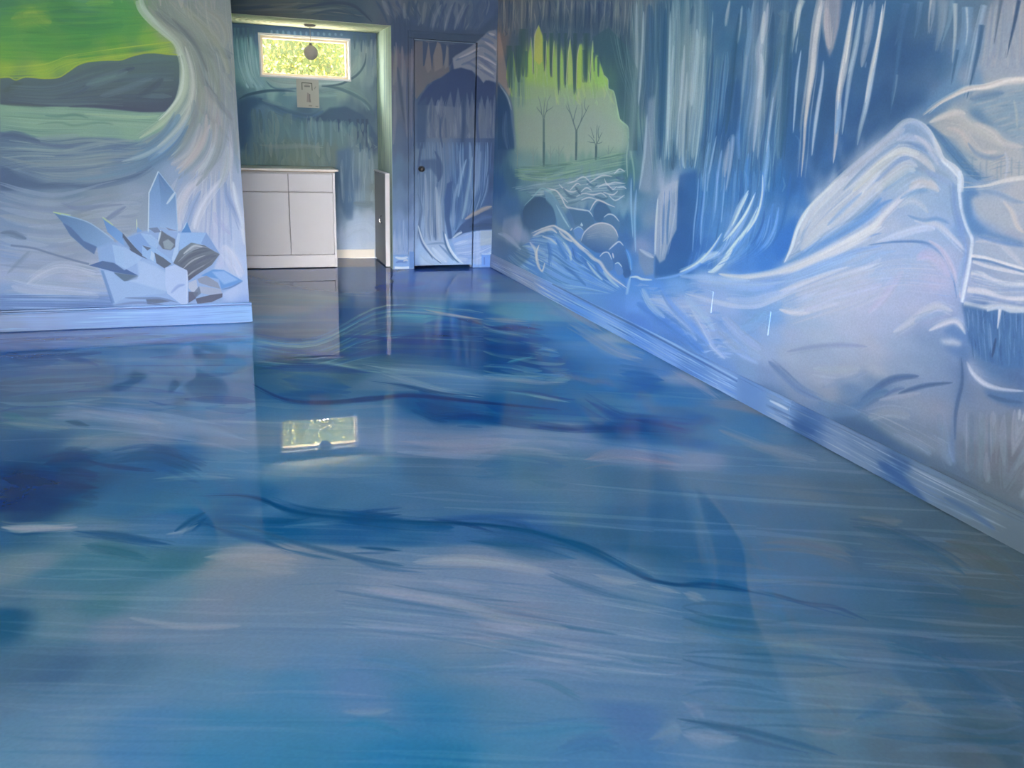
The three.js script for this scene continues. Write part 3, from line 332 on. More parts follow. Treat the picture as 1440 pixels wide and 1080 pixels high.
rightM.s([62,90,123],.658,'b',[-5.603,2.174,-.0253,.0032,-5.595,2.095,-.0253,.0029,-5.584,1.988,-.0254,.0025]);
rightM.s([60,88,121],.658,'b',[-5.444,2.155,-.0241,.0031,-5.436,2.078,-.0241,.0028,-5.424,1.974,-.0241,.0023]);
rightM.s([57,86,119],.658,'b',[-5.251,2.132,-.0226,.0029,-5.243,2.057,-.0227,.0026,-5.23,1.956,-.0227,.0022]);
rightM.p([235,201,179],.6,10,0,[-7.608,2.137,-7.548,2.138,-7.411,1.937,-7.277,1.746,-7.171,1.628,-7.241,1.583,-7.402,1.658,-7.567,1.71]);
rightM.p([54,96,140],.8,10,0,[-7.566,1.698,-7.401,1.646,-7.2,1.548,-7.092,1.408,-7.044,1.141,-7.51,1.125]);
rightM.s([139,162,187],.699,'b',[-7.568,1.722,-.0503,-.0089,-7.361,1.633,-.0517,-.0074,-7.177,1.513,-.0556,-.0036,-7.104,1.35,-.0566,-.0023,-7.008,1.142,-.0557,-.0039]);
rightM.s([185,206,220],.699,'b',[-7.504,1.684,-.0251,-.0044,-7.279,1.584,-.0263,-.0033,-7.154,1.466,-.0273,-.0024]);
rightM.s([103,137,176],.616,'b',[-7.305,1.467,-.0777,.0022,-7.326,1.288,-.0786,-.002,-7.232,1.134,-.0761,-.0062]);
rightM.p([197,239,126],.7,4,0,[-7.334,1.748,-7.31,1.885,-7.259,1.927,-7.192,1.651,-7.144,1.65,-7.163,1.955,-7.099,1.839,-7.056,1.737,-6.997,1.69,-6.955,1.777,-6.906,1.948,-6.858,1.826,-6.788,1.801,-6.742,2.041,-6.66,1.741,-6.664,2.035,-6.568,2.108,-6.468,2.018,-6.419,1.802,-6.379,1.79,-6.381,1.986,-6.305,1.826,-6.274,1.724,-6.251,1.813,-6.222,1.973,-6.187,1.858,-6.126,1.717,-6.084,1.617,-6.078,1.774,-6.065,1.908,-6.023,1.8,-5.967,1.652,-5.952,1.824,-5.912,1.958,-5.845,1.799,-5.769,1.588,-5.771,1.804,-5.736,1.902,-5.688,1.903,-5.647,1.787,-5.594,1.675,-5.554,1.646,-5.523,1.744,-5.508,1.916,-5.471,1.777,-5.437,1.806,-5.401,1.72,-5.368,1.758,-5.301,1.68,-5.232,1.647,-5.217,1.595,-5.246,1.539,-5.656,1.529,-6.188,1.56,-6.809,1.552,-7.166,1.582]);
rightM.p([183,212,181],.75,26,0,[-7.132,1.604,-6.824,1.683,-6.497,1.651,-5.922,1.612,-5.431,1.597,-5.216,1.59,-5.094,1.501,-5.006,1.398,-4.888,1.344,-4.856,1.213,-6.972,1.143,-7.074,1.408]);
rightM.p([182,204,189],.7,40,0,[-7,1.396,-6.177,1.479,-5.412,1.47,-5.076,1.398,-4.922,1.314,-4.866,1.213,-6.936,1.144]);
rightM.b([[211,239,160],[183,227,136],[233,239,182],[160,207,137],[200,234,185]],70,.48,.02,.5,[-6.202,1.814,.9251,-.0828,-6.126,1.637,.9787,-.057,-6.06,1.497,.9892,-.0134]);
rightM.p([239,239,133],.75,4,0,[-6.655,2.034,-6.567,2.106,-6.477,2.017,-6.442,1.834,-6.517,1.807,-6.642,1.856]);
rightM.p([221,239,155],.5,5,0,[-5.949,1.805,-5.911,1.953,-5.858,1.818,-5.803,1.646,-5.924,1.631]);
rightM.p([207,239,118],.6,5,0,[-5.758,1.803,-5.731,1.897,-5.691,1.89,-5.661,1.788,-5.667,1.604,-5.754,1.607]);
rightM.p([199,239,143],.55,5,0,[-5.522,1.708,-5.507,1.907,-5.472,1.768,-5.457,1.616,-5.538,1.618]);
rightM.p([185,239,131],.5,6,0,[-5.451,1.723,-5.436,1.799,-5.397,1.72,-5.366,1.744,-5.3,1.672,-5.24,1.634,-5.298,1.593,-5.437,1.633]);
rightM.s([96,140,134],.818,'e',[-6.682,2.026,-.0299,.0025,-6.661,1.852,-.0299,.0017,-6.641,1.74,-.0299,.0012]);
rightM.s([93,137,132],.818,'e',[-6.421,1.974,-.0418,.0033,-6.406,1.857,-.0418,.0024,-6.392,1.801,-.0417,.0018]);
rightM.s([90,135,131],.818,'e',[-6.304,2.024,-.0381,.0033,-6.278,1.834,-.0382,.0022,-6.255,1.703,-.0381,.0014]);
rightM.s([85,130,129],.818,'e',[-6.135,1.933,-.0322,.0024,-6.105,1.721,-.0322,.0014,-6.079,1.567,-.0322,.0006]);
rightM.s([84,129,128],.818,'e',[-6.004,1.885,-.0352,.0025,-5.981,1.72,-.0352,.0015,-5.96,1.613,-.0352,.0008]);
rightM.s([81,126,126],.818,'e',[-5.834,1.91,-.0432,.0033,-5.804,1.708,-.0433,.0019,-5.778,1.56,-.0432,.0008]);
rightM.s([79,124,125],.818,'e',[-5.64,1.859,-.0464,.0033,-5.619,1.722,-.0464,.0021,-5.602,1.639,-.0463,.0013]);
rightM.s([99,143,136],.818,'e',[-7.207,1.958,-.0457,.0031,-7.184,1.748,-.0459,.0019,-7.161,1.604,-.0459,.0009]);
rightM.s([95,140,135],.818,'e',[-7.011,1.89,-.0682,.0042,-6.99,1.701,-.0684,.0024,-6.969,1.577,-.0683,.0011]);
rightM.s([96,141,135],.818,'e',[-6.837,1.932,-.0469,.0032,-6.821,1.797,-.0469,.0022,-6.806,1.726,-.0468,.0015]);
rightM.s([78,122,123],.818,'e',[-5.479,1.83,-.0177,.0012,-5.465,1.741,-.0177,.0008,-5.455,1.705,-.0176,.0005]);
rightM.s([76,120,122],.818,'e',[-5.402,1.799,-.0259,.0016,-5.387,1.706,-.0259,.0011,-5.376,1.666,-.0258,.0006]);
rightM.p([88,123,149],.35,14,0,[-7.091,1.894,-6.977,1.822,-6.906,1.948,-6.863,2.009,-6.743,2.052,-6.666,2.045,-6.568,2.113,-6.453,2.017,-6.391,1.992,-6.245,1.98,-6.071,1.918,-5.92,1.963,-5.738,1.912,-5.616,1.893,-5.516,1.921,-5.42,1.809,-5.223,1.66,-5.18,1.777,-5.355,1.951,-6.563,2.168,-7.111,2.072]);
rightM.s([148,187,172],.572,'b',[-7.156,1.831,-.0567,.0025,-7.124,1.672,-.0567,.0019,-7.119,1.489,-.0571,.0011]);
rightM.s([146,185,171],.572,'b',[-7.013,1.824,-.0547,.0024,-6.981,1.667,-.0547,.0018,-6.975,1.487,-.055,.001]);
rightM.s([144,183,170],.572,'b',[-6.908,1.818,-.0532,.0024,-6.876,1.663,-.0532,.0018,-6.87,1.486,-.0536,.001]);
rightM.s([197,235,185],.616,'b',[-5.216,1.59,-.0104,-.0078,-5.135,1.569,-.0187,-.0041,-5.076,1.497,-.0211,-.0018,-5.011,1.396,-.019,-.004,-4.889,1.35,-.0181,-.0042,-4.858,1.281,-.0204,-.0015]);
rightM.s([108,142,141],.929,'n',[-6.329,1.057,.026,.0011,-6.345,1.228,.0259,.0006,-6.367,1.397,.0258,0]);
rightM.s([99,134,135],.929,'n',[-5.682,1.137,.0215,.0007,-5.691,1.229,.0214,.0005,-5.704,1.321,.0214,.0003]);
rightM.s([93,128,131],.929,'n',[-5.337,1.142,.0193,.0005,-5.339,1.183,.0193,.0005,-5.346,1.225,.0192,.0006]);
rightM.s([125,155,148],.818,'e',[-6.364,1.376,.0136,.0012,-6.408,1.429,.0126,.002,-6.506,1.472,.0118,.0026,-6.54,1.493,.0129,.0021]);
rightM.s([122,153,146],.818,'e',[-6.366,1.386,.0137,-.0014,-6.32,1.449,.012,-.0027,-6.206,1.479,.0095,-.0036,-6.18,1.494,.0114,-.0028]);
rightM.s([124,155,148],.818,'e',[-6.368,1.407,.0141,-.0002,-6.369,1.481,.0141,-.0006,-6.349,1.563,.0139,-.0009]);
rightM.s([127,156,149],.818,'e',[-6.414,1.429,.0141,.0005,-6.448,1.503,.0139,.0008,-6.519,1.578,.0138,.001]);
rightM.s([124,154,147],.818,'e',[-6.314,1.449,.0115,-.0005,-6.299,1.521,.0112,-.0012,-6.234,1.581,.0106,-.0018]);
rightM.s([113,145,141],.818,'e',[-5.703,1.311,.0145,.0021,-5.771,1.378,.0148,.0019,-5.847,1.456,.0153,.0015,-5.895,1.515,.0156,.0012]);
rightM.s([110,142,139],.818,'e',[-5.703,1.311,.0145,-.0023,-5.633,1.379,.0141,-.0025,-5.548,1.453,.0136,-.0027,-5.507,1.49,.0134,-.0027]);
rightM.s([113,144,141],.818,'e',[-5.771,1.378,.0117,-.001,-5.742,1.436,.0116,-.0011,-5.712,1.493,.0114,-.0012]);
rightM.s([112,143,140],.818,'e',[-5.633,1.379,.0114,-.0007,-5.618,1.435,.0113,-.0002,-5.641,1.51,.0113,.0001]);
rightM.s([116,147,143],.818,'e',[-5.831,1.436,.0082,.002,-5.902,1.476,.0089,.0016,-5.918,1.495,.0098,.0008]);
rightM.s([112,143,140],.818,'e',[-5.548,1.449,.0086,.0011,-5.59,1.491,.0093,0,-5.574,1.546,.0092,-.0008]);
rightM.s([104,136,136],.818,'e',[-5.344,1.216,.0093,.002,-5.402,1.26,.0084,.0026,-5.5,1.295,.0073,.0032]);
rightM.s([103,135,134],.818,'e',[-5.346,1.225,.0098,-.0015,-5.301,1.272,.0097,-.0015,-5.264,1.313,.0096,-.0016]);
rightM.s([104,136,135],.818,'e',[-5.341,1.197,.0105,.0002,-5.352,1.307,.0105,0,-5.349,1.362,.0105,-.0003]);
rightM.s([104,136,136],.818,'e',[-5.376,1.242,-.0007,.0043,-5.445,1.241,.0013,.0043,-5.505,1.248,.0035,.0041]);
rightM.s([102,134,134],.818,'e',[-5.329,1.234,.0033,-.0033,-5.264,1.245,.0047,-.0029,-5.254,1.254,.0078,-.0014]);
rightM.s([106,137,136],.818,'e',[-5.391,1.27,.0083,.0012,-5.433,1.315,.0084,.0012,-5.461,1.342,.0084,.0012]);
rightM.s([104,136,135],.818,'e',[-5.313,1.271,.0085,.0005,-5.331,1.316,.0087,-.0001,-5.315,1.357,.0085,-.0007]);
rightM.s([96,134,136],.929,'n',[-6.319,1.027,.0236,.0011,-6.325,1.123,.0235,.0008,-6.338,1.219,.0235,.0006]);
rightM.s([89,127,131],.929,'n',[-5.681,1.109,.0196,.0006,-5.685,1.173,.0195,.0006,-5.694,1.235,.0195,.0005]);
rightM.s([85,122,127],.929,'n',[-5.339,1.125,.0176,.0005,-5.342,1.171,.0175,.0005,-5.349,1.217,.0175,.0005]);
rightM.s([154,182,172],.616,'b',[-6.56,1.003,.0151,.0007,-6.566,1.103,.0151,.0006,-6.583,1.191,.0151,.0006]);
rightM.s([154,182,172],.527,'b',[-6.571,1.092,.0119,-.0011,-6.513,1.149,.0113,-.0015,-6.454,1.184,.0104,-.002]);
rightM.s([156,183,172],.527,'b',[-6.573,1.114,.011,.0024,-6.609,1.134,.0111,.0023,-6.644,1.156,.0112,.0023]);
rightM.s([147,176,168],.616,'b',[-6.174,1.024,.0136,.0006,-6.181,1.118,.0136,.0005,-6.198,1.202,.0136,.0005]);
rightM.s([147,176,168],.527,'b',[-6.186,1.108,.0107,-.0011,-6.135,1.162,.0102,-.0015,-6.082,1.195,.0094,-.0019]);
rightM.s([149,177,169],.527,'b',[-6.188,1.129,.0099,.0022,-6.22,1.148,.01,.0022,-6.253,1.168,.01,.0022]);
rightM.s([144,173,166],.616,'b',[-6.003,1.033,.013,.0006,-6.01,1.125,.0129,.0005,-6.027,1.207,.0129,.0005]);
rightM.s([144,173,166],.527,'b',[-6.015,1.115,.0102,-.0011,-5.966,1.168,.0097,-.0014,-5.916,1.2,.009,-.0019]);
rightM.s([146,175,167],.527,'b',[-6.017,1.135,.0094,.0021,-6.048,1.155,.0095,.0021,-6.079,1.174,.0095,.0021]);
rightM.s([162,187,175],.616,'b',[-6.954,.982,.0168,.0008,-6.958,1.087,.0167,.0007,-6.976,1.179,.0167,.0006]);
rightM.s([162,187,175],.527,'b',[-6.964,1.075,.0131,-.0011,-6.899,1.136,.0125,-.0016,-6.833,1.172,.0115,-.0021]);
rightM.s([163,189,176],.527,'b',[-6.967,1.098,.0123,.0025,-7.005,1.12,.0124,.0025,-7.044,1.142,.0125,.0024]);
rightM.s([130,159,155],.616,'b',[-5.129,1.08,.0099,.0004,-5.138,1.161,.0098,.0004,-5.153,1.231,.0098,.0004]);
rightM.s([130,159,155],.527,'b',[-5.14,1.151,.0078,-.001,-5.106,1.197,.0075,-.0013,-5.068,1.225,.007,-.0017]);
rightM.s([131,160,156],.527,'b',[-5.143,1.169,.0071,.0018,-5.167,1.186,.0071,.0018,-5.192,1.203,.0072,.0018]);
rightM.b([[160,202,171],[106,153,140],[184,218,190],[90,137,132],[147,194,156]],110,.528,.12,.12,[-7.023,.948,.0058,-.0532,-6.259,.987,.0084,-.064,-5.586,1.065,.0072,-.0481,-4.876,1.158,.008,-.0468]);
rightM.b([[159,194,208],[84,129,163],[190,220,226],[103,148,179],[222,239,239]],120,.574,.05,.16,[-6.467,.775,.6153,-.0312,-6.022,.832,.3785,-.0582,-5.495,.918,.1799,-.0639,-4.859,.999,.0079,-.104]);
rightM.s([239,239,239],.779,'b',[-5.987,.92,-.013,-.0061,-5.872,.887,-.0088,-.0068,-5.711,.879,.001,-.0069,-5.588,.909,.0074,-.0058]);
rightM.s([239,239,239],.779,'b',[-5.824,.931,.0068,-.0063,-5.672,.962,.0077,-.0059,-5.528,1.001,-.0005,-.0068,-5.403,.97,-.0094,-.0058]);
rightM.s([239,239,239],.779,'b',[-5.471,.947,.0101,-.0049,-5.337,.994,.0089,-.0051,-5.207,1.03,.0033,-.0061,-5.057,1.03,-.001,-.0063]);
rightM.s([239,239,239],.779,'b',[-5.283,.941,.0079,-.0053,-5.155,.978,-.0003,-.0064,-5.044,.95,-.0025,-.0063,-4.985,.973,.0087,-.0045]);
rightM.s([239,239,239],.779,'b',[-5.654,.844,.0088,-.0055,-5.51,.885,.0036,-.0064,-5.344,.889,.001,-.0066,-5.21,.91,-.002,-.0065,-5.119,.889,-.0081,-.0058]);
rightM.s([239,239,239],.779,'b',[-5.183,1.013,-.0131,-.0037,-5.134,.98,-.0043,-.0063,-5.01,.998,.001,-.0062,-4.869,.999,-.0009,-.0061]);
rightM.s([239,239,239],.779,'b',[-5.039,1.049,.0102,-.0041,-4.963,1.085,.0036,-.0058,-4.881,1.072,-.0052,-.0057]);
rightM.s([235,239,239],.779,'b',[-4.984,.964,.0024,-.006,-4.885,.976,-.0009,-.0061,-4.843,.966,-.0073,-.0054]);
rightM.s([236,239,239],.779,'b',[-5.101,.909,-.0084,-.0057,-4.991,.882,.001,-.0062,-4.857,.93,.0076,-.0047]);
rightM.s([239,239,239],.779,'b',[-6.243,.869,-.0048,-.0076,-6.037,.864,-.0086,-.0071,-5.919,.831,-.0128,-.0062,-5.778,.792,-.0123,-.0062]);
rightM.s([239,239,239],.779,'b',[-5.551,.833,.0064,-.006,-5.41,.864,.001,-.0066,-5.247,.86,-.0033,-.0066]);
rightM.s([238,239,239],.779,'b',[-5.19,.921,-.0032,-.0065,-5.038,.915,.0023,-.0061,-4.96,.948,.0093,-.0042]);
rightM.s([239,239,239],.779,'b',[-5.764,.885,.0136,-.0039,-5.644,.944,.0087,-.0056,-5.568,.94,-.0045,-.0068]);
rightM.s([239,239,239],.779,'b',[-5.371,.916,.0063,.0064,-5.468,.927,-.0031,.0065,-5.56,.891,-.0111,.0046]);
rightM.s([82,125,161],.658,'b',[-5.901,.895,-.0248,-.0101,-5.759,.845,-.0171,-.0118,-5.629,.846,-.0043,-.0125]);
rightM.s([79,122,157],.658,'b',[-5.475,.975,-.017,-.0105,-5.352,.946,-.0051,-.0118,-5.287,.969,.017,-.0085]);
rightM.s([76,118,153],.658,'b',[-5.131,.962,-.0174,-.0093,-5.086,.947,-.0172,-.0093,-5.041,.932,-.0169,-.0093]);
rightM.s([77,118,154],.658,'b',[-5.319,.882,-.0072,-.0118,-5.182,.875,-.0009,-.0116,-5.098,.891,.0081,-.0103]);
rightM.s([81,124,160],.658,'b',[-5.666,.922,-.0251,-.0087,-5.611,.897,-.0247,-.0087,-5.557,.872,-.0243,-.0088]);
rightM.s([75,117,152],.658,'b',[-5.016,1.033,-.0097,-.0105,-4.932,1.021,-.0017,-.0109,-4.874,1.033,.0094,-.0096]);
rightM.p([65,104,137],1,4,1,[-6.77,.63,-6.691,.696,-6.514,.764,-6.326,.791,-6.17,.767,-6.043,.703,-6.005,.632,-6.056,.583,-6.353,.514,-6.583,.509,-6.726,.551],[80,125,168],[-6.448,.753,-6.355,.525]);
rightM.s([165,211,215],.855,'b',[-6.741,.68,.0177,-.0041,-6.547,.767,.0172,-.004,-6.395,.841,.0145,-.0049,-6.303,.859,-.003,-.0077,-6.15,.844,-.0141,-.0063,-5.995,.772,-.0171,-.0049,-5.84,.661,-.0164,-.0051,-5.696,.595,-.0148,-.0056]);
rightM.p([127,176,205],.8,6,0,[-6.301,.843,-6.089,.828,-5.969,.785,-5.788,.677,-5.672,.608,-5.828,.579,-5.969,.583,-5.992,.645,-6.076,.732,-6.231,.772]);
rightM.s([239,239,239],.892,'b',[-6.211,.855,-.0007,-.0067,-6.037,.864,-.0077,-.0063,-5.918,.821,-.0137,-.0048,-5.8,.759,-.0092,-.006,-5.591,.759,-.0021,-.0063,-5.419,.767,-.0012,-.0061]);
rightM.s([196,230,239],.699,'b',[-6.022,.759,-.0187,-.0057,-5.87,.679,-.0176,-.006,-5.725,.612,-.0166,-.0062]);
rightM.s([239,239,239],.855,'b',[-5.673,.618,-.0133,.0022,-5.691,.606,-.0134,.0022,-5.709,.593,-.0135,.0022]);
rightM.p([90,136,177],.95,4,1,[-5.772,.751,-5.541,.764,-5.394,.759,-5.291,.703,-5.305,.643,-5.47,.623,-5.525,.656,-5.625,.645,-5.685,.699]);
rightM.s([226,239,239],.855,'b',[-5.8,.764,-.0039,-.0081,-5.643,.764,-.0029,-.0079,-5.492,.769,-.0026,-.0077,-5.396,.769,-.0096,-.0071,-5.32,.738,-.0136,-.0059]);
rightM.p([76,122,167],.95,4,1,[-5.327,.786,-5.267,.839,-5.18,.856,-5.088,.828,-5.038,.787,-5.142,.757,-5.201,.713,-5.294,.722]);
rightM.s([239,239,239],.892,'b',[-5.384,.77,.0167,-.0017,-5.333,.823,.0153,-.0028,-5.27,.858,.0059,-.0065,-5.18,.856,-.0049,-.0072,-5.091,.846,-.0056,-.007,-4.983,.838,-.0048,-.007]);
rightM.p([95,140,182],.95,3,1,[-5.16,.737,-5.121,.769,-5.038,.787,-4.951,.769,-4.895,.739,-4.918,.691,-4.985,.719,-5.093,.725]);
rightM.s([226,239,239],.855,'b',[-5.152,.752,.0097,-.0043,-5.08,.782,.0039,-.0059,-4.995,.782,-.0073,-.006,-4.907,.751,-.0098,-.0053]);
rightM.p([115,167,221],.95,3,1,[-5.657,.6,-5.573,.639,-5.47,.623,-5.487,.571,-5.585,.548]);
rightM.s([206,239,239],.779,'b',[-5.658,.605,.0065,-.0033,-5.56,.64,.0007,-.0046,-5.471,.628,-.0056,-.0046]);
rightM.p([219,239,239],.9,2,0,[-5.537,.655,-5.516,.677,-5.481,.661,-5.499,.649]);
rightM.p([166,187,204],1,3,1,[-5.507,.538,-5.467,.603,-5.356,.666,-5.201,.708,-5.069,.714,-4.96,.695,-4.91,.646,-4.981,.572,-5.168,.507,-5.307,.506],[70,119,178],[-5.198,.694,-5.192,.513]);
rightM.s([239,239,239],.855,'b',[-5.507,.538,.0146,-.0003,-5.456,.61,.0128,-.0019,-5.333,.674,.008,-.0043,-5.189,.71,.0017,-.0057,-5.047,.714,-.0048,-.0057,-4.959,.69,-.01,-.0044,-4.906,.647,-.0113,-.0036]);
rightM.b([[194,205,214],[145,171,200]],30,.432,.06,.3,[-5.417,.595,.0037,-.0243,-5.191,.648,.006,-.0374,-4.963,.653,.014,-.0212]);
rightM.p([90,138,196],1,3,1,[-5.041,.544,-4.945,.605,-4.865,.62,-4.777,.574,-4.725,.501,-4.694,.434,-4.767,.403,-4.858,.461,-4.966,.481],[61,110,170],[-4.904,.61,-4.81,.414]);
rightM.s([234,239,239],.855,'b',[-5.041,.544,.0107,-.0033,-4.944,.6,.0094,-.0039,-4.886,.622,-.0024,-.0065,-4.822,.604,-.0089,-.0057]);
rightM.s([212,237,239],.779,'b',[-4.778,.583,-.0107,-.0037,-4.721,.537,-.0113,-.003,-4.689,.462,-.0115,-.0026]);
rightM.p([95,144,202],1,3,1,[-5.175,.477,-5.124,.513,-5.039,.531,-4.968,.49,-4.957,.426,-5.04,.402,-5.112,.438]);
rightM.s([233,239,239],.855,'b',[-5.175,.477,.0117,-.003,-5.114,.515,.0073,-.005,-5.038,.526,-.0087,-.0063,-4.978,.488,-.0125,-.0049]);
rightM.p([102,150,210],1,3,1,[-4.932,.467,-4.883,.485,-4.817,.458,-4.801,.424,-4.869,.403,-4.926,.431]);
rightM.s([220,239,239],.855,'b',[-4.932,.467,.0045,-.0048,-4.879,.483,-.0043,-.0059,-4.818,.463,-.0087,-.0051]);
rightM.s([239,239,239],.855,'b',[-4.975,.535,-.0124,-.003,-4.964,.518,-.0124,-.003,-4.953,.501,-.0124,-.0031]);
rightM.b([[145,196,239],[83,143,215],[180,223,239],[121,176,239],[70,127,197],[212,239,239]],150,.574,.045,.3,[-6.823,.306,-.3484,-.1353,-6.643,.317,-.2895,-.1973,-6.345,.323,-.2927,-.2281,-6.042,.32,-.1618,-.2306,-5.707,.292,-.0547,-.185,-5.347,.293,-.0552,-.1162,-4.894,.285,-.0993,-.0382]);
rightM.p([91,131,170],.6,14,0,[-7.305,.294,-6.665,.333,-6.522,.282,-6.786,.143,-7.246,.12]);
rightM.s([187,209,224],.616,'b',[-7.435,.355,-.0241,-.0281,-7.191,.36,-.0356,-.0271,-6.994,.336,-.0487,-.0252,-6.767,.294,-.0485,-.0244]);
rightM.p([184,194,213],.45,16,0,[-7.285,.502,-6.838,.599,-6.757,.512,-6.841,.307,-7.185,.31,-7.315,.396]);
rightM.s([239,239,239],.818,'b',[-6.544,.467,.0226,-.0137,-6.293,.538,.0177,-.0144,-6.057,.589,.0022,-.0166,-5.941,.581,-.0189,-.0168,-5.772,.565,-.0234,-.0158,-5.634,.531,-.0264,-.0148,-5.501,.498,-.0236,-.0151,-5.4,.482,-.0228,-.015,-5.275,.452,-.0204,-.0151,-5.158,.441,-.0226,-.0143,-5.061,.399,-.0243,-.0136,-4.948,.37,-.0188,-.0146,-4.799,.351,-.0161,-.0146,-4.717,.339,-.016,-.0144]);
rightM.s([239,239,239],.818,'b',[-6.508,.448,.0223,-.0117,-6.26,.526,.0163,-.0127,-6.082,.558,-.006,-.0157,-5.964,.541,-.0219,-.0148]);
rightM.s([239,239,239],.818,'b',[-6.339,.402,-.0376,-.0007,-6.394,.325,-.0398,-.0049,-6.351,.238,-.0372,-.0102,-6.249,.197,.0093,-.0124,-6.196,.275,.0364,.0014]);
rightM.s([239,239,239],.818,'b',[-5.938,.565,-.0232,-.0122,-5.794,.53,-.0194,-.0127,-5.658,.517,-.0149,-.013]);
rightM.s([239,239,239],.855,'b',[-6.057,.592,-.0073,-.0069,-5.927,.583,-.0073,-.0067,-5.773,.57,-.0094,-.0063,-5.64,.535,-.01,-.0061,-5.477,.506,-.0084,-.0062,-5.352,.489,-.0076,-.0062]);
rightM.s([149,182,216],.699,'b',[-5.451,.495,-.0145,-.0108,-5.351,.48,-.014,-.0107,-5.254,.465,-.0135,-.0106]);
rightM.s([71,134,219],.616,'b',[-5.986,.494,-.0422,-.0139,-5.862,.425,-.0402,-.0145,-5.744,.368,-.0382,-.015]);
rightM.s([68,130,213],.616,'b',[-5.652,.476,-.042,-.0103,-5.589,.403,-.0346,-.0152,-5.434,.386,-.0208,-.0178]);
rightM.s([66,126,209],.616,'b',[-5.492,.438,-.032,-.0153,-5.336,.382,-.0288,-.0159,-5.189,.347,-.0253,-.0163]);
rightM.s([64,124,205],.616,'b',[-5.246,.417,-.0325,-.0136,-5.146,.365,-.0274,-.0154,-5.008,.341,-.0212,-.0164]);
rightM.s([73,136,221],.616,'b',[-6.158,.449,-.0488,-.0112,-6.087,.37,-.0499,-.0085,-6.102,.256,-.0506,-.0064]);
rightM.s([68,128,211],.616,'b',[-5.79,.307,-.0257,-.0189,-5.571,.281,-.0266,-.0181,-5.362,.236,-.027,-.0174]);
rightM.s([237,239,239],.658,'b',[-6.285,.477,-.0104,-.0146,-6.102,.479,-.0159,-.0141,-5.952,.456,-.0204,-.0133]);
rightM.s([226,239,239],.658,'b',[-5.844,.492,-.0265,-.0113,-5.7,.438,-.0291,-.0094,-5.663,.37,-.0317,-.0069]);
rightM.s([214,239,239],.658,'b',[-5.389,.414,-.0226,-.0111,-5.237,.359,-.0203,-.0115,-5.094,.325,-.0178,-.0118]);
rightM.s([209,235,239],.658,'b',[-5.105,.391,-.0193,-.0111,-4.966,.348,-.017,-.0114,-4.836,.325,-.0144,-.0116]);
rightM.s([239,239,239],.658,'b',[-6.569,.393,-.0336,-.0127,-6.429,.343,-.0372,-.0103,-6.385,.256,-.0392,-.008]);
rightM.s([93,124,158],.699,'b',[-7.414,.133,-.0326,-.0225,-7.086,.12,-.027,-.0218,-6.64,.119,-.0227,-.0206,-6.207,.112,-.0206,-.0195]);
rightM.b([[138,166,178],[78,118,145],[156,186,190],[62,107,134],[99,139,158],[172,196,197]],120,.574,.03,.5,[-4.564,2.05,.4816,-.0573,-4.521,1.835,.4642,-.0609,-4.471,1.598,.4258,-.0639,-4.469,1.372,.4124,-.0573,-4.389,1.095,.3287,.0497]);
rightM.s([149,193,179],.855,'b',[-4.965,1.633,-.019,-.0004,-4.908,1.515,-.019,-.0003,-4.879,1.386,-.019,-.0002,-4.851,1.257,-.0188,-.0013,-4.761,1.087,-.0184,-.0018,-4.738,.957,-.0186,-.0015]);
rightM.s([175,209,193],.699,'b',[-4.855,1.279,-.0152,.0007,-4.874,1.169,-.0155,-.0003,-4.839,1.038,-.0153,-.0013]);
rightM.s([232,239,239],.699,'b',[-4.9,2.09,-.0295,.0035,-4.853,1.824,-.0295,.0022,-4.817,1.617,-.0295,.0011]);
rightM.s([226,239,239],.699,'b',[-4.795,2.019,-.025,.003,-4.773,1.829,-.0251,.0025,-4.768,1.471,-.0256,.0011]);
rightM.s([205,228,230],.699,'b',[-4.47,1.984,-.0222,.0026,-4.438,1.756,-.0223,.0017,-4.409,1.544,-.0223,.0009,-4.386,1.368,-.0224,.0003,-4.37,1.169,-.0226,-.0005]);
rightM.s([204,227,229],.699,'b',[-4.4,1.8,-.0251,.0028,-4.396,1.64,-.0253,.0019,-4.384,1.466,-.0254,.0009,-4.368,1.269,-.0256,0]);
rightM.s([204,226,227],.699,'b',[-4.278,1.791,-.0179,.0019,-4.267,1.634,-.0181,.0015,-4.267,1.426,-.0183,.0009]);
rightM.s([203,224,225],.699,'b',[-4.163,1.862,-.0368,.0034,-4.138,1.736,-.0369,.0035,-4.144,1.628,-.0373,.0035,-4.14,1.463,-.0377,.002]);
rightM.s([194,217,221],.699,'b',[-4.084,1.82,-.0248,.0025,-4.066,1.687,-.0249,.0018,-4.045,1.534,-.025,.0014,-4.038,1.315,-.0253,.0009,-4.049,1.136,-.0257,.0003]);
rightM.s([193,217,222],.699,'b',[-4.223,1.65,-.0207,.0017,-4.212,1.445,-.0209,.0007,-4.184,1.197,-.0209,-.0009,-4.152,1.131,-.0202,-.0026]);
rightM.s([193,218,224],.699,'b',[-4.274,1.465,-.0153,.0006,-4.264,1.311,-.0154,.0003,-4.262,1.194,-.0155,0]);
rightM.s([192,215,219],.699,'b',[-3.991,1.7,-.0107,.001,-3.976,1.497,-.0108,.0005,-3.951,1.28,-.0108,0]);
rightM.s([202,222,222],.699,'b',[-4.021,1.935,-.0133,.0017,-3.996,1.727,-.0134,.0013,-3.984,1.533,-.0135,.0008]);
rightM.s([67,116,147],.616,'b',[-4.734,2.051,-.1039,.0095,-4.68,1.871,-.1036,.0087,-4.663,1.652,-.1046,.0061,-4.623,1.366,-.1048,.0002]);
rightM.s([65,112,144],.616,'b',[-4.585,2.053,-.0824,.0098,-4.541,1.811,-.0823,.0062,-4.496,1.566,-.0823,.0032,-4.462,1.267,-.0829,-.0008]);
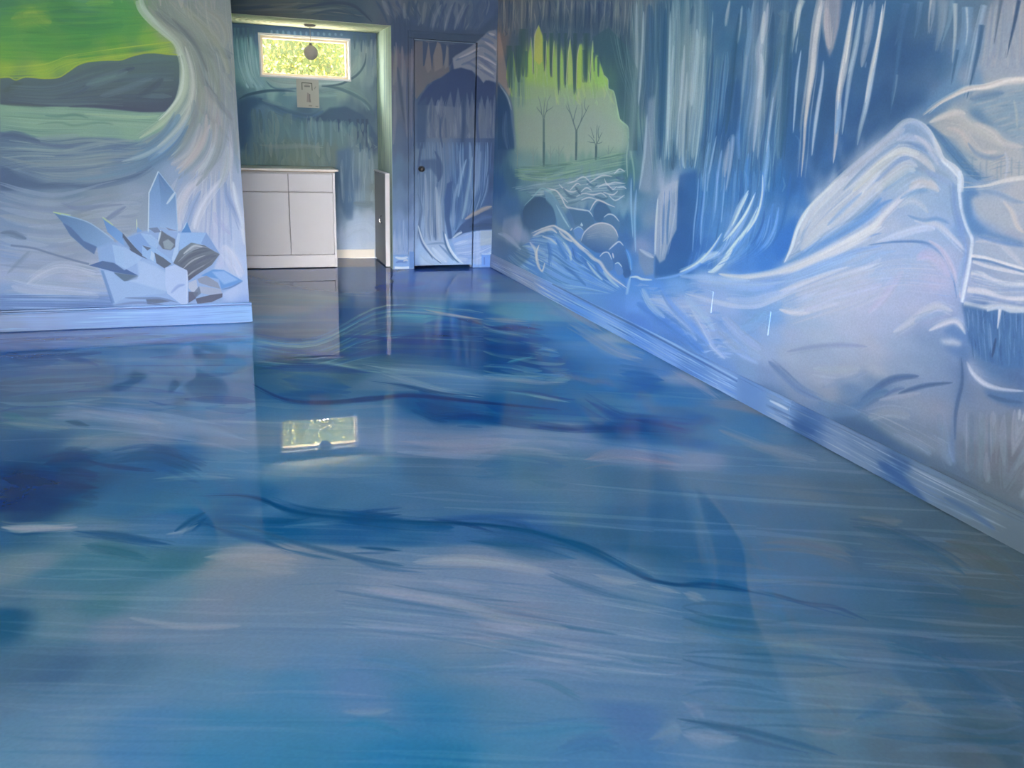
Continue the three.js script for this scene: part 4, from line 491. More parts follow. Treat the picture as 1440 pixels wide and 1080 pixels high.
rightM.s([65,112,143],.616,'b',[-4.392,1.939,-.0155,.0017,-4.367,1.751,-.0155,.0013,-4.351,1.562,-.0156,.0008]);
rightM.s([58,103,137],.616,'b',[-4.175,1.501,-.0205,.0011,-4.169,1.37,-.0206,.0004,-4.151,1.227,-.0206,-.0004]);
rightM.s([67,113,142],.616,'b',[-4.222,1.983,-.0288,.0057,-4.231,1.935,-.029,.0055,-4.24,1.887,-.0292,.0052]);
rightM.s([57,103,137],.616,'b',[-4.321,1.29,-.0368,-.0031,-4.286,1.213,-.0371,-.0019,-4.278,1.114,-.0375,-.0012]);
rightM.p([165,184,201],.6,14,0,[-4.649,1.51,-4.564,1.528,-4.538,1.265,-4.519,.974,-4.679,.961,-4.65,1.199]);
rightM.s([206,224,235],.616,'b',[-4.645,1.428,-.0211,.0007,-4.639,1.199,-.0213,.0002,-4.669,.973,-.0218,-.0003]);
rightM.b([[176,202,211],[131,169,187],[95,141,168],[193,216,220]],46,.48,.03,.5,[-4.232,1.745,.2076,.0361,-4.214,1.52,.187,.0144,-4.197,1.163,.153,-.0074]);
rightM.b([[120,165,198],[72,124,172],[53,101,150],[142,176,201],[89,143,189],[47,90,140]],150,.528,.022,.5,[-3.656,1.723,.3579,-.0053,-3.644,1.49,.3591,-.0069,-3.644,1.271,.365,.0107,-3.63,1.045,.3686,.0294]);
rightM.s([203,211,212],.74,'b',[-3.873,1.968,-.0175,.0037,-3.884,1.903,-.0177,.0033,-3.888,1.846,-.0178,.0029]);
rightM.s([153,181,200],.74,'b',[-3.666,1.943,-.0229,.0043,-3.67,1.825,-.0232,.0038,-3.674,1.705,-.0234,.0031,-3.674,1.558,-.0237,.0021,-3.666,1.373,-.0239,.001]);
rightM.s([184,197,204],.74,'b',[-3.758,1.93,-.0167,.003,-3.761,1.834,-.0169,.0028,-3.767,1.753,-.017,.0026]);
rightM.s([187,200,211],.74,'b',[-3.549,1.922,-.037,.0068,-3.55,1.83,-.0373,.0072,-3.569,1.754,-.0377,.0072,-3.572,1.698,-.0379,.0031,-3.544,1.601,-.0378,.0026,-3.535,1.423,-.0382,.0021,-3.526,1.241,-.0386,.0006]);
rightM.s([230,231,227],.74,'b',[-3.569,1.886,-.022,.0036,-3.567,1.808,-.0221,.003,-3.559,1.737,-.0222,.0023]);
rightM.s([200,214,223],.74,'b',[-3.557,1.698,-.0198,.0008,-3.533,1.617,-.0199,.0018,-3.542,1.489,-.0202,.0021]);
rightM.s([113,156,190],.74,'b',[-3.703,1.916,-.0299,.0022,-3.665,1.801,-.03,.0032,-3.671,1.689,-.0304,.0042]);
rightM.s([135,159,183],.74,'b',[-3.393,1.687,-.0206,.0033,-3.399,1.595,-.0208,.0032,-3.416,1.486,-.0212,.0026,-3.42,1.375,-.0214,.0013,-3.413,1.278,-.0215,.0004]);
rightM.s([106,137,158],.74,'b',[-3.446,1.872,-.0376,-.0133,-3.399,1.838,-.0502,.0031,-3.409,1.764,-.0516,.0101]);
rightM.s([148,193,234],.74,'b',[-3.42,1.31,-.0236,.0002,-3.409,1.229,-.0237,.0003,-3.409,1.129,-.0239,-.0001,-3.402,1.063,-.0239,-.001]);
rightM.s([171,196,214],.74,'b',[-3.419,1.502,-.0106,.001,-3.42,1.375,-.0107,.0007,-3.42,1.245,-.0108,.0004]);
rightM.s([165,191,215],.74,'b',[-3.759,1.285,.0173,-.0061,-3.718,1.321,-.0187,-.0024,-3.709,1.199,-.0198,.0005,-3.725,1.037,-.0201,.0002]);
rightM.s([177,195,215],.74,'b',[-3.744,1.294,-.0274,.0014,-3.749,1.197,-.0276,.0006,-3.747,1.108,-.0278,-.0003]);
rightM.s([103,152,200],.74,'b',[-3.677,1.424,-.0215,.0011,-3.671,1.322,-.0216,-.0002,-3.639,1.202,-.0213,-.0014]);
rightM.s([87,148,208],.74,'b',[-3.563,1.239,-.0231,.0005,-3.56,1.154,-.0231,-.0013,-3.528,1.07,-.0225,-.003]);
rightM.s([134,178,218],.74,'b',[-3.925,1.281,-.0188,.0013,-3.949,1.132,-.0192,.0004,-3.944,1.02,-.0193,-.0007]);
rightM.s([166,197,226],.74,'b',[-3.864,1.318,-.013,.0011,-3.896,1.135,-.0134,.0005,-3.901,1.023,-.0135,-.0002]);
rightM.s([137,178,220],.74,'b',[-3.8,1.248,-.0179,.001,-3.812,1.14,-.0181,.0003,-3.81,1.049,-.0182,-.0004]);
rightM.s([85,136,188],.74,'b',[-3.226,1.33,-.0076,-.0033,-3.188,1.3,-.0094,-.0009,-3.183,1.222,-.0097,.0002]);
rightM.p([51,97,145],.7,12,0,[-3.815,1.563,-3.713,1.601,-3.668,1.457,-3.675,1.339,-3.746,1.303,-3.773,1.196,-3.817,1.372]);
rightM.p([51,99,149],.55,12,0,[-3.355,1.661,-3.292,1.665,-3.232,1.36,-3.193,1.323,-3.159,1.082,-3.235,1.076,-3.326,1.375]);
rightM.p([61,111,152],.4,16,0,[-4.048,1.989,-3.914,1.973,-3.862,1.718,-3.958,1.707]);
rightM.p([57,106,148],.4,16,0,[-3.821,1.748,-3.717,1.765,-3.715,1.609,-3.802,1.579]);
rightM.s([199,207,203],.855,'e',[-3.301,1.9,-.0287,.0084,-3.319,1.844,-.0294,.0068,-3.322,1.771,-.0297,.0049,-3.321,1.682,-.03,.0041]);
rightM.s([180,204,220],.855,'b',[-3.261,1.693,-.0126,.0019,-3.263,1.589,-.0127,.0014,-3.256,1.498,-.0128,.0009,-3.24,1.337,-.0128,.0003]);
rightM.s([195,196,196],.855,'e',[-3.168,1.884,-.0364,.0087,-3.179,1.801,-.0369,.0072,-3.177,1.715,-.0371,.005,-3.166,1.614,-.0372,.0043,-3.167,1.511,-.0376,.004,-3.165,1.391,-.0379,.0021,-3.151,1.27,-.038,.0006,-3.142,1.147,-.0382,-.0002]);
rightM.s([219,219,215],.855,'b',[-3.175,1.864,-.0165,.0033,-3.177,1.744,-.0167,.0025,-3.166,1.614,-.0168,.002,-3.167,1.481,-.017,.0018]);
rightM.s([188,203,216],.855,'b',[-3.102,1.639,-.0144,.0013,-3.092,1.567,-.0144,.0016,-3.095,1.451,-.0146,.0015,-3.095,1.347,-.0147,.0009,-3.09,1.242,-.0148,.0004]);
rightM.s([123,145,171],.855,'e',[-3.055,1.871,-.0257,.0038,-3.045,1.802,-.0259,.0047,-3.053,1.692,-.0262,.0049]);
rightM.s([203,198,195],.855,'b',[-3.139,1.881,-.0125,.0018,-3.126,1.796,-.0124,.0011,-3.096,1.709,-.0122,.0003]);
rightM.s([203,202,202],.855,'b',[-2.959,1.859,-.0213,.0049,-2.963,1.766,-.0216,.0042,-2.962,1.672,-.0217,.0036,-2.965,1.589,-.0219,.0036,-2.973,1.506,-.0222,.0025,-2.961,1.406,-.0222,.001,-2.949,1.306,-.0223,.0008,-2.946,1.218,-.0224,.0007]);
rightM.s([158,178,194],.855,'b',[-2.912,1.853,-.0176,.0039,-2.914,1.755,-.0178,.0034,-2.915,1.668,-.0179,.0033,-2.924,1.574,-.0182,.0029,-2.923,1.477,-.0183,.0019,-2.918,1.335,-.0185,.0012]);
rightM.s([235,234,224],.855,'b',[-2.963,1.833,-.0082,.0017,-2.964,1.726,-.0083,.0014,-2.96,1.617,-.0084,.0011]);
rightM.s([147,162,180],.855,'b',[-2.847,1.846,-.0217,.0049,-2.849,1.749,-.0219,.0048,-2.861,1.651,-.0222,.0045,-2.863,1.598,-.0224,.0039]);
rightM.s([185,198,206],.855,'b',[-2.799,1.802,-.0182,.0035,-2.794,1.679,-.0183,.0033,-2.799,1.555,-.0186,.003,-2.804,1.447,-.0188,.0029,-2.815,1.365,-.019,.0027,-2.819,1.295,-.0192,.002]);
rightM.s([229,229,224],.855,'b',[-2.8,1.827,-.0076,.0015,-2.797,1.712,-.0076,.0014,-2.798,1.594,-.0077,.0012]);
rightM.s([132,172,209],.855,'b',[-2.977,1.478,-.0184,-.0004,-2.959,1.421,-.0187,.0007,-2.956,1.335,-.0189,.0012]);
rightM.p([165,165,172],.8,5,0,[-3.151,1.896,-3.053,1.884,-3.036,1.766,-3.048,1.686,-3.065,1.647,-3.099,1.694,-3.135,1.797]);
rightM.b([[198,193,190],[140,154,170],[214,210,204]],14,.574,.1,.6,[-3.102,1.883,.045,-.0054,-3.086,1.792,.0383,-.0038,-3.072,1.679,.0113,-.0008]);
rightM.p([54,97,140],.5,14,0,[-3.18,1.73,-3.128,1.754,-3.089,1.681,-3.059,1.643,-3.024,1.683,-3.044,1.579,-3.101,1.632,-3.123,1.524]);
rightM.s([85,126,164],.818,'e',[-2.674,1.813,-.0183,.0045,-2.677,1.752,-.0185,.004,-2.678,1.677,-.0186,.0032,-2.672,1.575,-.0187,.0027,-2.672,1.498,-.0189,.0021,-2.663,1.419,-.0189,.0012]);
rightM.s([157,180,199],.818,'e',[-2.664,1.562,-.0086,.0011,-2.661,1.51,-.0087,.0012,-2.664,1.445,-.0087,.0013]);
rightM.s([112,146,175],.818,'e',[-2.61,1.811,-.0177,.0037,-2.606,1.745,-.0178,.0038,-2.609,1.684,-.0179,.0039]);
rightM.s([84,123,156],.818,'e',[-2.683,1.814,-.017,.004,-2.685,1.728,-.0171,.0044,-2.702,1.666,-.0172,.0052]);
rightM.s([147,161,175],.818,'e',[-2.547,1.81,-.0143,.0023,-2.538,1.756,-.0144,.0027,-2.538,1.696,-.0145,.003]);
rightM.s([132,152,164],.818,'e',[-2.502,1.805,-.0356,.006,-2.49,1.722,-.0358,.0073,-2.497,1.633,-.0363,.0084]);
rightM.s([116,147,165],.818,'e',[-2.462,1.8,-.015,.0031,-2.457,1.73,-.015,.0041,-2.477,1.65,-.0151,.0048]);
rightM.s([181,186,188],.818,'e',[-2.447,1.787,-.0134,.0016,-2.424,1.692,-.0135,.0016,-2.41,1.586,-.0135,.0016]);
rightM.s([200,197,194],.818,'e',[-2.56,1.812,-.0079,.0015,-2.554,1.752,-.0079,.0011,-2.541,1.696,-.0078,.0007]);
rightM.s([116,149,176],.818,'e',[-2.39,1.769,-.0297,.0041,-2.374,1.688,-.0299,.0058,-2.381,1.608,-.0303,.0074,-2.389,1.514,-.0307,.0066]);
rightM.s([177,189,194],.818,'e',[-2.394,1.769,-.007,.0006,-2.373,1.699,-.0071,.0008,-2.367,1.641,-.0072,.0011]);
rightM.s([152,172,186],.818,'e',[-2.321,1.767,-.0149,.0042,-2.325,1.684,-.0151,.0038,-2.328,1.604,-.0153,.0033,-2.329,1.489,-.0155,.0027]);
rightM.p([146,156,167],.75,14,0,[-2.296,1.764,-2.271,1.777,-2.169,1.765,-2.115,1.548,-2.184,1.535,-2.268,1.51,-2.304,1.505,-2.3,1.58,-2.293,1.67]);
rightM.b([[167,163,162],[128,143,159],[186,178,171],[151,159,165]],50,.48,.07,.6,[-2.232,1.762,.0653,-.0076,-2.217,1.674,.0749,-.0174,-2.2,1.563,.0826,-.0043]);
rightM.p([98,136,169],.7,10,0,[-2.404,1.544,-2.325,1.5,-2.3,1.58,-2.254,1.509,-2.314,1.488,-2.409,1.467,-2.478,1.418,-2.536,1.412,-2.49,1.468,-2.453,1.516]);
rightM.s([52,79,108],.929,'e',[-2.189,1.767,-.0095,.0026,-2.189,1.704,-.0096,.0025,-2.191,1.645,-.0097,.0024,-2.192,1.59,-.0097,.0022]);
rightM.s([80,98,117],.779,'e',[-2.257,1.776,-.011,.0027,-2.255,1.727,-.0111,.0025,-2.251,1.638,-.0111,.0022]);
rightM.s([52,89,121],.818,'e',[-2.316,1.705,-.015,.003,-2.311,1.626,-.0151,.0031,-2.314,1.546,-.0152,.0033,-2.32,1.465,-.0154,.0032]);
rightM.s([58,98,128],.779,'e',[-2.398,1.632,-.0098,.0021,-2.399,1.574,-.0099,.0018,-2.398,1.514,-.0099,.0016]);
rightM.b([[127,142,154],[173,174,173]],16,.382,.08,.6,[-2.209,1.647,.0625,-.0213,-2.201,1.597,.0645,-.015,-2.194,1.558,.0666,-.0089]);
rightM.s([201,194,185],.892,'s',[-2.502,1.412,.0165,-.0133,-2.444,1.449,.0149,-.0138,-2.38,1.478,.013,-.0142,-2.325,1.5,.0089,-.0151,-2.253,1.504,.0072,-.015,-2.18,1.518,.0068,-.0146,-2.108,1.521,.0051,-.0144]);
rightM.s([217,212,202],.779,'s',[-2.381,1.481,.0042,-.0062,-2.316,1.497,.0034,-.0063,-2.245,1.504,.0033,-.0061,-2.174,1.521,.003,-.006,-2.109,1.524,.0022,-.0059]);
rightM.p([128,150,164],.85,10,0,[-2.315,1.459,-2.227,1.486,-2.104,1.504,-2.061,1.334,-2.099,1.327,-2.163,1.366,-2.239,1.388,-2.297,1.418]);
rightM.b([[162,163,164],[110,136,151],[147,155,160],[95,124,146]],50,.48,.05,.5,[-2.203,1.393,.1027,-.0599,-2.143,1.409,.0613,-.0703,-2.082,1.416,.0193,-.077]);
rightM.s([169,167,160],.527,'b',[-2.132,1.461,-.0068,-.001,-2.111,1.417,-.0069,-.0007,-2.097,1.372,-.007,-.0005]);
rightM.p([67,106,144],.6,10,0,[-2.3,1.429,-2.265,1.435,-2.195,1.383,-2.115,1.338,-2.161,1.36,-2.237,1.383,-2.304,1.418]);
rightM.p([160,162,162],.8,10,0,[-2.471,1.387,-2.427,1.412,-2.352,1.427,-2.312,1.418,-2.282,1.388,-2.204,1.365,-2.158,1.349,-2.124,1.321,-2.053,1.301,-2.032,1.218,-2.123,1.206,-2.214,1.23,-2.274,1.293,-2.337,1.334,-2.414,1.357]);
rightM.s([201,197,186],.779,'b',[-2.467,1.387,.0113,-.0131,-2.411,1.409,.0099,-.0133,-2.351,1.424,.0054,-.0139,-2.312,1.418,-.0001,-.0135]);
rightM.s([186,181,171],.658,'b',[-2.385,1.369,-.0015,-.0184,-2.32,1.358,-.01,-.0153,-2.264,1.311,-.013,-.0135,-2.214,1.289,0,-.0179,-2.153,1.297,.0067,-.0175]);
rightM.s([187,181,171],.658,'b',[-2.268,1.388,-.0062,-.0163,-2.189,1.36,-.0087,-.0148,-2.139,1.326,-.0055,-.016,-2.056,1.312,-.0007,-.0168]);
rightM.s([124,145,160],.658,'b',[-2.419,1.344,-.0034,-.0136,-2.351,1.327,-.0077,-.0117,-2.295,1.286,-.0076,-.0116,-2.223,1.265,-.0038,-.0128]);
rightM.s([65,108,150],.779,'b',[-2.478,1.381,-.0188,-.0173,-2.41,1.338,-.0188,-.0168,-2.333,1.285,-.0185,-.0165,-2.251,1.228,-.0154,-.018,-2.193,1.201,-.0115,-.0196]);
rightM.s([94,128,158],.572,'b',[-2.281,1.323,-.0089,-.0073,-2.236,1.288,-.005,-.0095,-2.168,1.274,.0018,-.0107,-2.122,1.287,.006,-.01]);
rightM.b([[123,139,149],[164,162,160],[79,115,147],[175,170,164],[96,123,145]],50,.528,.03,.25,[-2.285,1.229,.0148,-.045,-2.198,1.225,.0101,-.0411,-2.113,1.25,.012,-.0483,-2.042,1.256,.0097,-.0388]);
rightM.s([92,120,146],.324,'b',[-2.248,1.276,-.0063,0,-2.243,1.246,-.0063,-.0002,-2.233,1.211,-.0062,-.0005]);
rightM.s([92,120,145],.324,'b',[-2.211,1.263,-.0062,0,-2.206,1.233,-.0061,-.0002,-2.196,1.198,-.0061,-.0005]);
rightM.s([92,120,145],.324,'b',[-2.189,1.273,-.0061,0,-2.184,1.243,-.006,-.0002,-2.174,1.209,-.006,-.0005]);
rightM.s([92,119,144],.324,'b',[-2.143,1.257,-.0059,0,-2.138,1.228,-.0059,-.0003,-2.128,1.194,-.0058,-.0005]);
rightM.s([92,119,144],.324,'b',[-2.132,1.272,-.0059,0,-2.127,1.244,-.0058,-.0002,-2.118,1.209,-.0058,-.0005]);
rightM.s([92,119,144],.324,'b',[-2.094,1.282,-.0057,.0001,-2.089,1.254,-.0057,-.0002,-2.08,1.22,-.0056,-.0004]);
rightM.s([91,119,143],.324,'b',[-2.064,1.272,-.0056,0,-2.059,1.244,-.0056,-.0002,-2.05,1.211,-.0055,-.0004]);
rightM.s([164,176,188],.616,'b',[-2.125,1.298,-.0078,-.0018,-2.105,1.259,-.0083,-.0004,-2.103,1.207,-.0085,.0006]);
rightM.s([192,193,192],.855,'s',[-2.267,1.169,.0035,-.0102,-2.173,1.182,.0044,-.0097,-2.102,1.204,.0047,-.0094,-2.032,1.218,.0038,-.0093]);
rightM.p([163,178,197],.4,16,0,[-2.274,1.153,-2.269,.887,-2.771,.804,-2.959,1.098,-2.855,1.176,-2.75,1.256,-2.651,1.33,-2.597,1.374,-2.566,1.391,-2.53,1.387,-2.482,1.365,-2.431,1.325,-2.381,1.271,-2.365,1.253,-2.32,1.23,-2.289,1.213]);
rightM.s([203,209,213],.855,'n',[-2.959,1.098,.0183,-.0093,-2.894,1.155,.0172,-.0097,-2.821,1.21,.0159,-.0101,-2.717,1.284,.0151,-.0099,-2.636,1.347,.0147,-.0096,-2.591,1.383,.0125,-.0108,-2.557,1.391,.0021,-.0129,-2.511,1.381,-.0064,-.0109,-2.462,1.353,-.0119,-.0075,-2.407,1.295,-.0131,-.0062,-2.374,1.258,-.0098,-.0089,-2.312,1.231,-.0088,-.0092,-2.282,1.202,-.0142,-.0037,-2.27,1.153,-.0152,-.0012]);
rightM.p([124,154,187],.75,12,0,[-2.612,1.321,-2.585,1.361,-2.553,1.374,-2.508,1.368,-2.457,1.331,-2.412,1.282,-2.39,1.258,-2.463,1.286,-2.538,1.31]);
rightM.s([182,190,199],.616,'b',[-2.612,1.321,.0123,-.0194,-2.553,1.335,.0028,-.02,-2.488,1.318,-.0114,-.0164,-2.419,1.275,-.0146,-.0144]);
rightM.s([100,135,178],.658,'b',[-2.672,1.259,.0167,-.0145,-2.606,1.295,.0122,-.016,-2.536,1.303,.0026,-.017,-2.465,1.293,-.0069,-.015,-2.398,1.257,-.0122,-.0123,-2.35,1.222,-.0134,-.0113]);
rightM.s([192,194,196],.74,'b',[-2.84,1.108,.0293,-.0153,-2.737,1.201,.0266,-.0161,-2.653,1.26,.0212,-.0188,-2.585,1.282,.007,-.0222,-2.503,1.272,-.007,-.0204,-2.436,1.243,-.0152,-.0168,-2.396,1.213,-.0183,-.0146]);
rightM.s([110,144,186],.616,'b',[-2.798,1.111,.0214,-.0123,-2.696,1.196,.0192,-.013,-2.621,1.241,.014,-.0154,-2.552,1.257,.0024,-.0172,-2.495,1.24,-.0065,-.0156]);
rightM.s([188,194,200],.658,'b',[-2.718,1.118,.0277,-.0165,-2.636,1.186,.0256,-.0171,-2.572,1.23,.0214,-.0191,-2.531,1.245,.0023,-.0231,-2.483,1.228,-.011,-.0204]);
rightM.s([122,155,193],.616,'b',[-2.641,1.124,.0229,-.0143,-2.578,1.176,.0207,-.0153,-2.515,1.213,.0085,-.0196,-2.459,1.197,-.0075,-.0184]);
rightM.s([181,184,190],.779,'b',[-2.508,1.148,.0204,-.0214,-2.461,1.171,.0143,-.0233,-2.42,1.174,-.0036,-.0241,-2.374,1.158,-.011,-.022]);
rightM.s([132,161,196],.616,'b',[-2.447,1.217,-.0063,-.0155,-2.375,1.196,-.0059,-.0153,-2.307,1.175,-.0056,-.015]);
rightM.b([[103,152,201],[57,116,179],[127,173,219],[46,102,168],[71,135,201]],90,.48,.03,.4,[-3.736,1.144,.3201,.018,-3.72,.982,.3179,.0473,-3.729,.797,.3375,.1142,-3.757,.641,.3471,.0763]);
rightM.p([50,101,161],.7,10,0,[-4.205,1.098,-4.02,1.128,-3.987,.959,-3.979,.725,-4.061,.551,-4.384,.473,-4.396,.602,-4.192,.819]);
rightM.p([184,199,217],.7,5,0,[-4.428,.96,-4.314,1.036,-4.208,1.066,-4.195,.94,-4.176,.79,-4.25,.687,-4.276,.599,-4.335,.569,-4.398,.613]);
rightM.b([[215,227,235],[139,173,212],[196,208,222],[106,151,202]],30,.665,.06,.6,[-4.313,1.015,.0959,.0427,-4.291,.843,.0961,.0466,-4.3,.611,.0598,.0252]);
rightM.s([231,239,239],.779,'b',[-4.426,.95,-.0167,-.0009,-4.419,.793,-.0168,-.0015,-4.4,.602,-.0169,-.0022]);
rightM.s([90,142,200],.699,'b',[-4.346,.926,-.0162,-.0012,-4.334,.802,-.0163,-.0015,-4.322,.677,-.0163,-.0019]);
rightM.s([82,137,197],.699,'b',[-4.288,.952,-.019,-.001,-4.283,.808,-.0191,-.0017,-4.266,.685,-.0191,-.0024]);
rightM.p([137,159,187],.6,8,0,[-4.618,.614,-4.407,.601,-4.399,.493,-4.497,.464,-4.591,.527]);
rightM.s([201,217,231],.699,'b',[-4.606,.615,-.0159,-.0153,-4.497,.598,-.0139,-.0153,-4.409,.589,-.0118,-.0153]);
rightM.s([152,195,237],.699,'b',[-3.995,1.092,-.0112,-.0003,-3.987,.959,-.0113,-.0005,-3.992,.842,-.0114,-.0008,-3.981,.685,-.0114,-.0013]);
rightM.s([152,194,236],.699,'b',[-3.931,1.133,-.0136,-.0003,-3.921,.993,-.0137,-.0006,-3.92,.85,-.0138,-.001,-3.907,.735,-.0138,-.0016]);
rightM.s([151,194,235],.699,'b',[-3.812,1.14,-.0104,-.0001,-3.807,1.031,-.0104,-.0004,-3.802,.92,-.0105,-.0006]);
rightM.s([150,192,233],.699,'b',[-3.743,1.126,-.0101,-.0002,-3.736,1.009,-.0101,-.0004,-3.733,.872,-.0102,-.0006]);
rightM.s([163,209,239],.699,'b',[-4.79,1.041,-.0189,-.0012,-4.76,.866,-.0188,-.0021,-4.701,.67,-.0186,-.0029]);
rightM.s([161,207,239],.699,'b',[-4.706,.981,-.0221,-.001,-4.7,.805,-.0223,-.0022,-4.65,.586,-.0221,-.0035]);
rightM.s([93,163,237],.699,'b',[-4.788,.589,-.0266,-.0103,-4.73,.551,-.0285,-.0083,-4.678,.467,-.029,-.0075]);
rightM.s([220,239,239],.855,'b',[-4.707,.416,.0029,-.0103,-4.611,.435,-.0013,-.0108,-4.539,.434,-.0022,-.0108,-4.403,.453,.0001,-.0102]);
rightM.s([211,238,239],.779,'b',[-4.695,.418,-.0226,-.0019,-4.71,.357,-.0228,-.0021,-4.725,.295,-.023,-.0024]);
rightM.s([119,175,239],.779,'b',[-4.382,.462,.0068,-.0122,-4.137,.527,.0094,-.0108,-3.938,.612,.0148,-.0077,-3.797,.722,.0178,-.0049,-3.707,.829,.0181,-.004]);
rightM.s([162,203,239],.699,'b',[-4.102,.554,.0149,-.0121,-3.94,.622,.019,-.0094,-3.847,.705,.0223,-.0065]);
rightM.s([147,192,237],.855,'b',[-3.466,1.058,-.0238,.0035,-3.507,.968,-.0241,.0037,-3.564,.874,-.0237,.0051,-3.642,.791,-.0224,.0072,-3.743,.711,-.0193,.0102,-3.873,.652,-.0163,.0124]);
rightM.s([171,207,239],.818,'b',[-3.526,1.062,-.0234,.0053,-3.585,.978,-.0248,.0041,-3.629,.884,-.0252,.004,-3.694,.802,-.025,.0051]);
rightM.s([100,156,220],.779,'b',[-3.43,1.161,-.0326,-.0018,-3.409,1.062,-.0328,-.0002,-3.431,.958,-.0325,.0035,-3.485,.865,-.0311,.0071,-3.574,.773,-.0304,.009,-3.656,.696,-.0285,.0115,-3.777,.619,-.0271,.0134]);
rightM.s([214,235,239],.855,'b',[-3.472,1.049,-.0107,.0018,-3.52,.958,-.0107,.0022,-3.594,.87,-.0106,.0028,-3.674,.787,-.0108,.0028]);
rightM.s([195,222,239],.892,'b',[-3.413,1.011,-.017,.0024,-3.452,.922,-.0166,.0035,-3.539,.832,-.0159,.0049,-3.619,.757,-.0167,.0046,-3.686,.682,-.0166,.0051,-3.776,.615,-.0159,.0061]);
rightM.s([211,231,239],.855,'b',[-3.604,.76,-.0217,.0048,-3.656,.696,-.0209,.006,-3.743,.625,-.0172,.0093,-3.809,.604,-.0093,.0131]);
rightM.s([201,229,239],.779,'b',[-3.526,1.062,-.0108,.0022,-3.572,.988,-.0112,.0019,-3.617,.903,-.0116,.0015]);
rightM.s([190,221,239],.779,'b',[-3.712,.725,-.0161,.0184,-3.809,.692,-.0228,.0162,-3.888,.64,-.0292,.0132]);
rightM.s([84,143,214],.699,'b',[-3.317,1.02,-.0269,.0023,-3.34,.934,-.0266,.0039,-3.395,.859,-.025,.0071,-3.469,.788,-.0255,.0074,-3.531,.716,-.027,.0064]);
rightM.s([124,173,231],.699,'b',[-3.273,1.008,-.0165,.0001,-3.279,.908,-.0163,.0013,-3.331,.825,-.0151,.0041,-3.392,.773,-.014,.0056]);
rightM.s([51,106,177],.616,'b',[-3.378,.981,-.0151,.0001,-3.387,.886,-.0148,.0017,-3.456,.798,-.0142,.0033]);
rightM.s([51,108,179],.572,'b',[-3.217,1.173,-.0198,.0007,-3.221,1.013,-.0201,.0003,-3.238,.904,-.02,.0018,-3.287,.814,-.0199,.0031]);
rightM.b([[131,181,238],[70,134,211],[157,197,239],[54,114,192],[100,157,228]],60,.48,.03,.5,[-3.45,.909,.2282,.1041,-3.482,.81,.248,.078,-3.558,.733,.2474,.0602,-3.723,.653,.1992,.0278]);
rightM.p([61,125,204],.7,12,0,[-3.531,.716,-3.426,.794,-3.312,.802,-3.225,.906,-3.136,.917,-3.175,.796,-3.218,.748,-3.371,.675,-3.516,.641,-3.677,.636]);
rightM.p([53,115,195],.5,12,0,[-3.251,.903,-3.137,.981,-3.104,1,-3.123,.918,-3.173,.788,-3.234,.762,-3.271,.807]);
rightM.p([187,197,209],.7,8,0,[-2.849,1.194,-2.66,1.205,-2.641,1.124,-2.81,1.023,-2.937,.948,-3.049,.807,-3.192,.752,-3.142,.826,-3.119,.927,-3.069,1.012,-2.959,1.098]);
rightM.b([[207,209,209],[164,184,207],[190,198,209],[142,171,205],[216,219,217]],60,.528,.05,.6,[-2.746,1.186,.0924,-.0085,-2.852,1.103,.1082,-.0023,-2.956,1.019,.1133,.0076,-3.036,.933,.0876,.0145,-3.141,.793,.0297,.0128]);
rightM.s([217,222,222],.855,'b',[-2.843,1.195,-.01,.0062,-2.951,1.114,-.0109,.006,-3.064,1.016,-.0128,.0048,-3.119,.927,-.0148,.0023,-3.144,.834,-.0153,.0014,-3.179,.754,-.0154,.0017]);
rightM.s([143,174,207],.527,'b',[-3.024,1.024,-.0176,.0032,-3.056,.95,-.018,.0027,-3.087,.866,-.0185,.0021]);
rightM.s([153,180,209],.616,'b',[-2.937,.948,-.0309,.0106,-2.992,.879,-.0299,.0126,-3.075,.811,-.0269,.0161,-3.166,.756,-.0256,.0179]);
rightM.s([99,145,203],.699,'b',[-2.636,1.103,-.0301,.0164,-2.717,1.025,-.0296,.018,-2.807,.964,-.0271,.021,-2.925,.896,-.0288,.0214,-3.029,.826,-.0291,.0224,-3.166,.756,-.0282,.0244]);
rightM.s([209,213,216],.699,'b',[-2.666,1.191,-.0206,.0116,-2.739,1.123,-.0215,.0115,-2.816,1.051,-.0229,.0111,-2.896,.969,-.0244,.0105]);
rightM.s([148,180,215],.616,'b',[-2.623,1.049,-.0182,.0171,-2.72,.996,-.0174,.0184,-2.846,.944,-.0185,.0189,-2.957,.884,-.0215,.0183]);
rightM.s([208,214,222],.855,'b',[-2.614,1.008,-.0232,.0181,-2.691,.956,-.0225,.0194,-2.783,.908,-.0218,.0208,-2.902,.845,-.0225,.0216,-3.02,.788,-.0224,.0227,-3.159,.724,-.0203,.0249,-3.313,.672,-.0137,.0284,-3.513,.627,-.0044,.0319,-3.706,.612,.0032,.0341]);
rightM.s([217,222,226],.699,'b',[-2.625,1.014,-.0087,.0074,-2.712,.961,-.0091,.0075,-2.833,.886,-.0093,.0079,-2.955,.821,-.0092,.0084]);
rightM.s([84,134,197],.48,'b',[-2.604,.967,-.0068,.0107,-2.706,.933,-.0085,.0105,-2.829,.871,-.0109,.0099,-2.929,.81,-.0117,.0099,-3.059,.741,-.0119,.0105]);
rightM.s([127,166,217],.699,'b',[-2.593,.919,-.0093,.0169,-2.724,.879,-.012,.0168,-2.872,.811,-.0148,.0166,-3.034,.737,-.0143,.0179,-3.178,.687,-.0105,.0201,-3.392,.631,-.0087,.0218,-3.569,.59,-.0082,.023]);
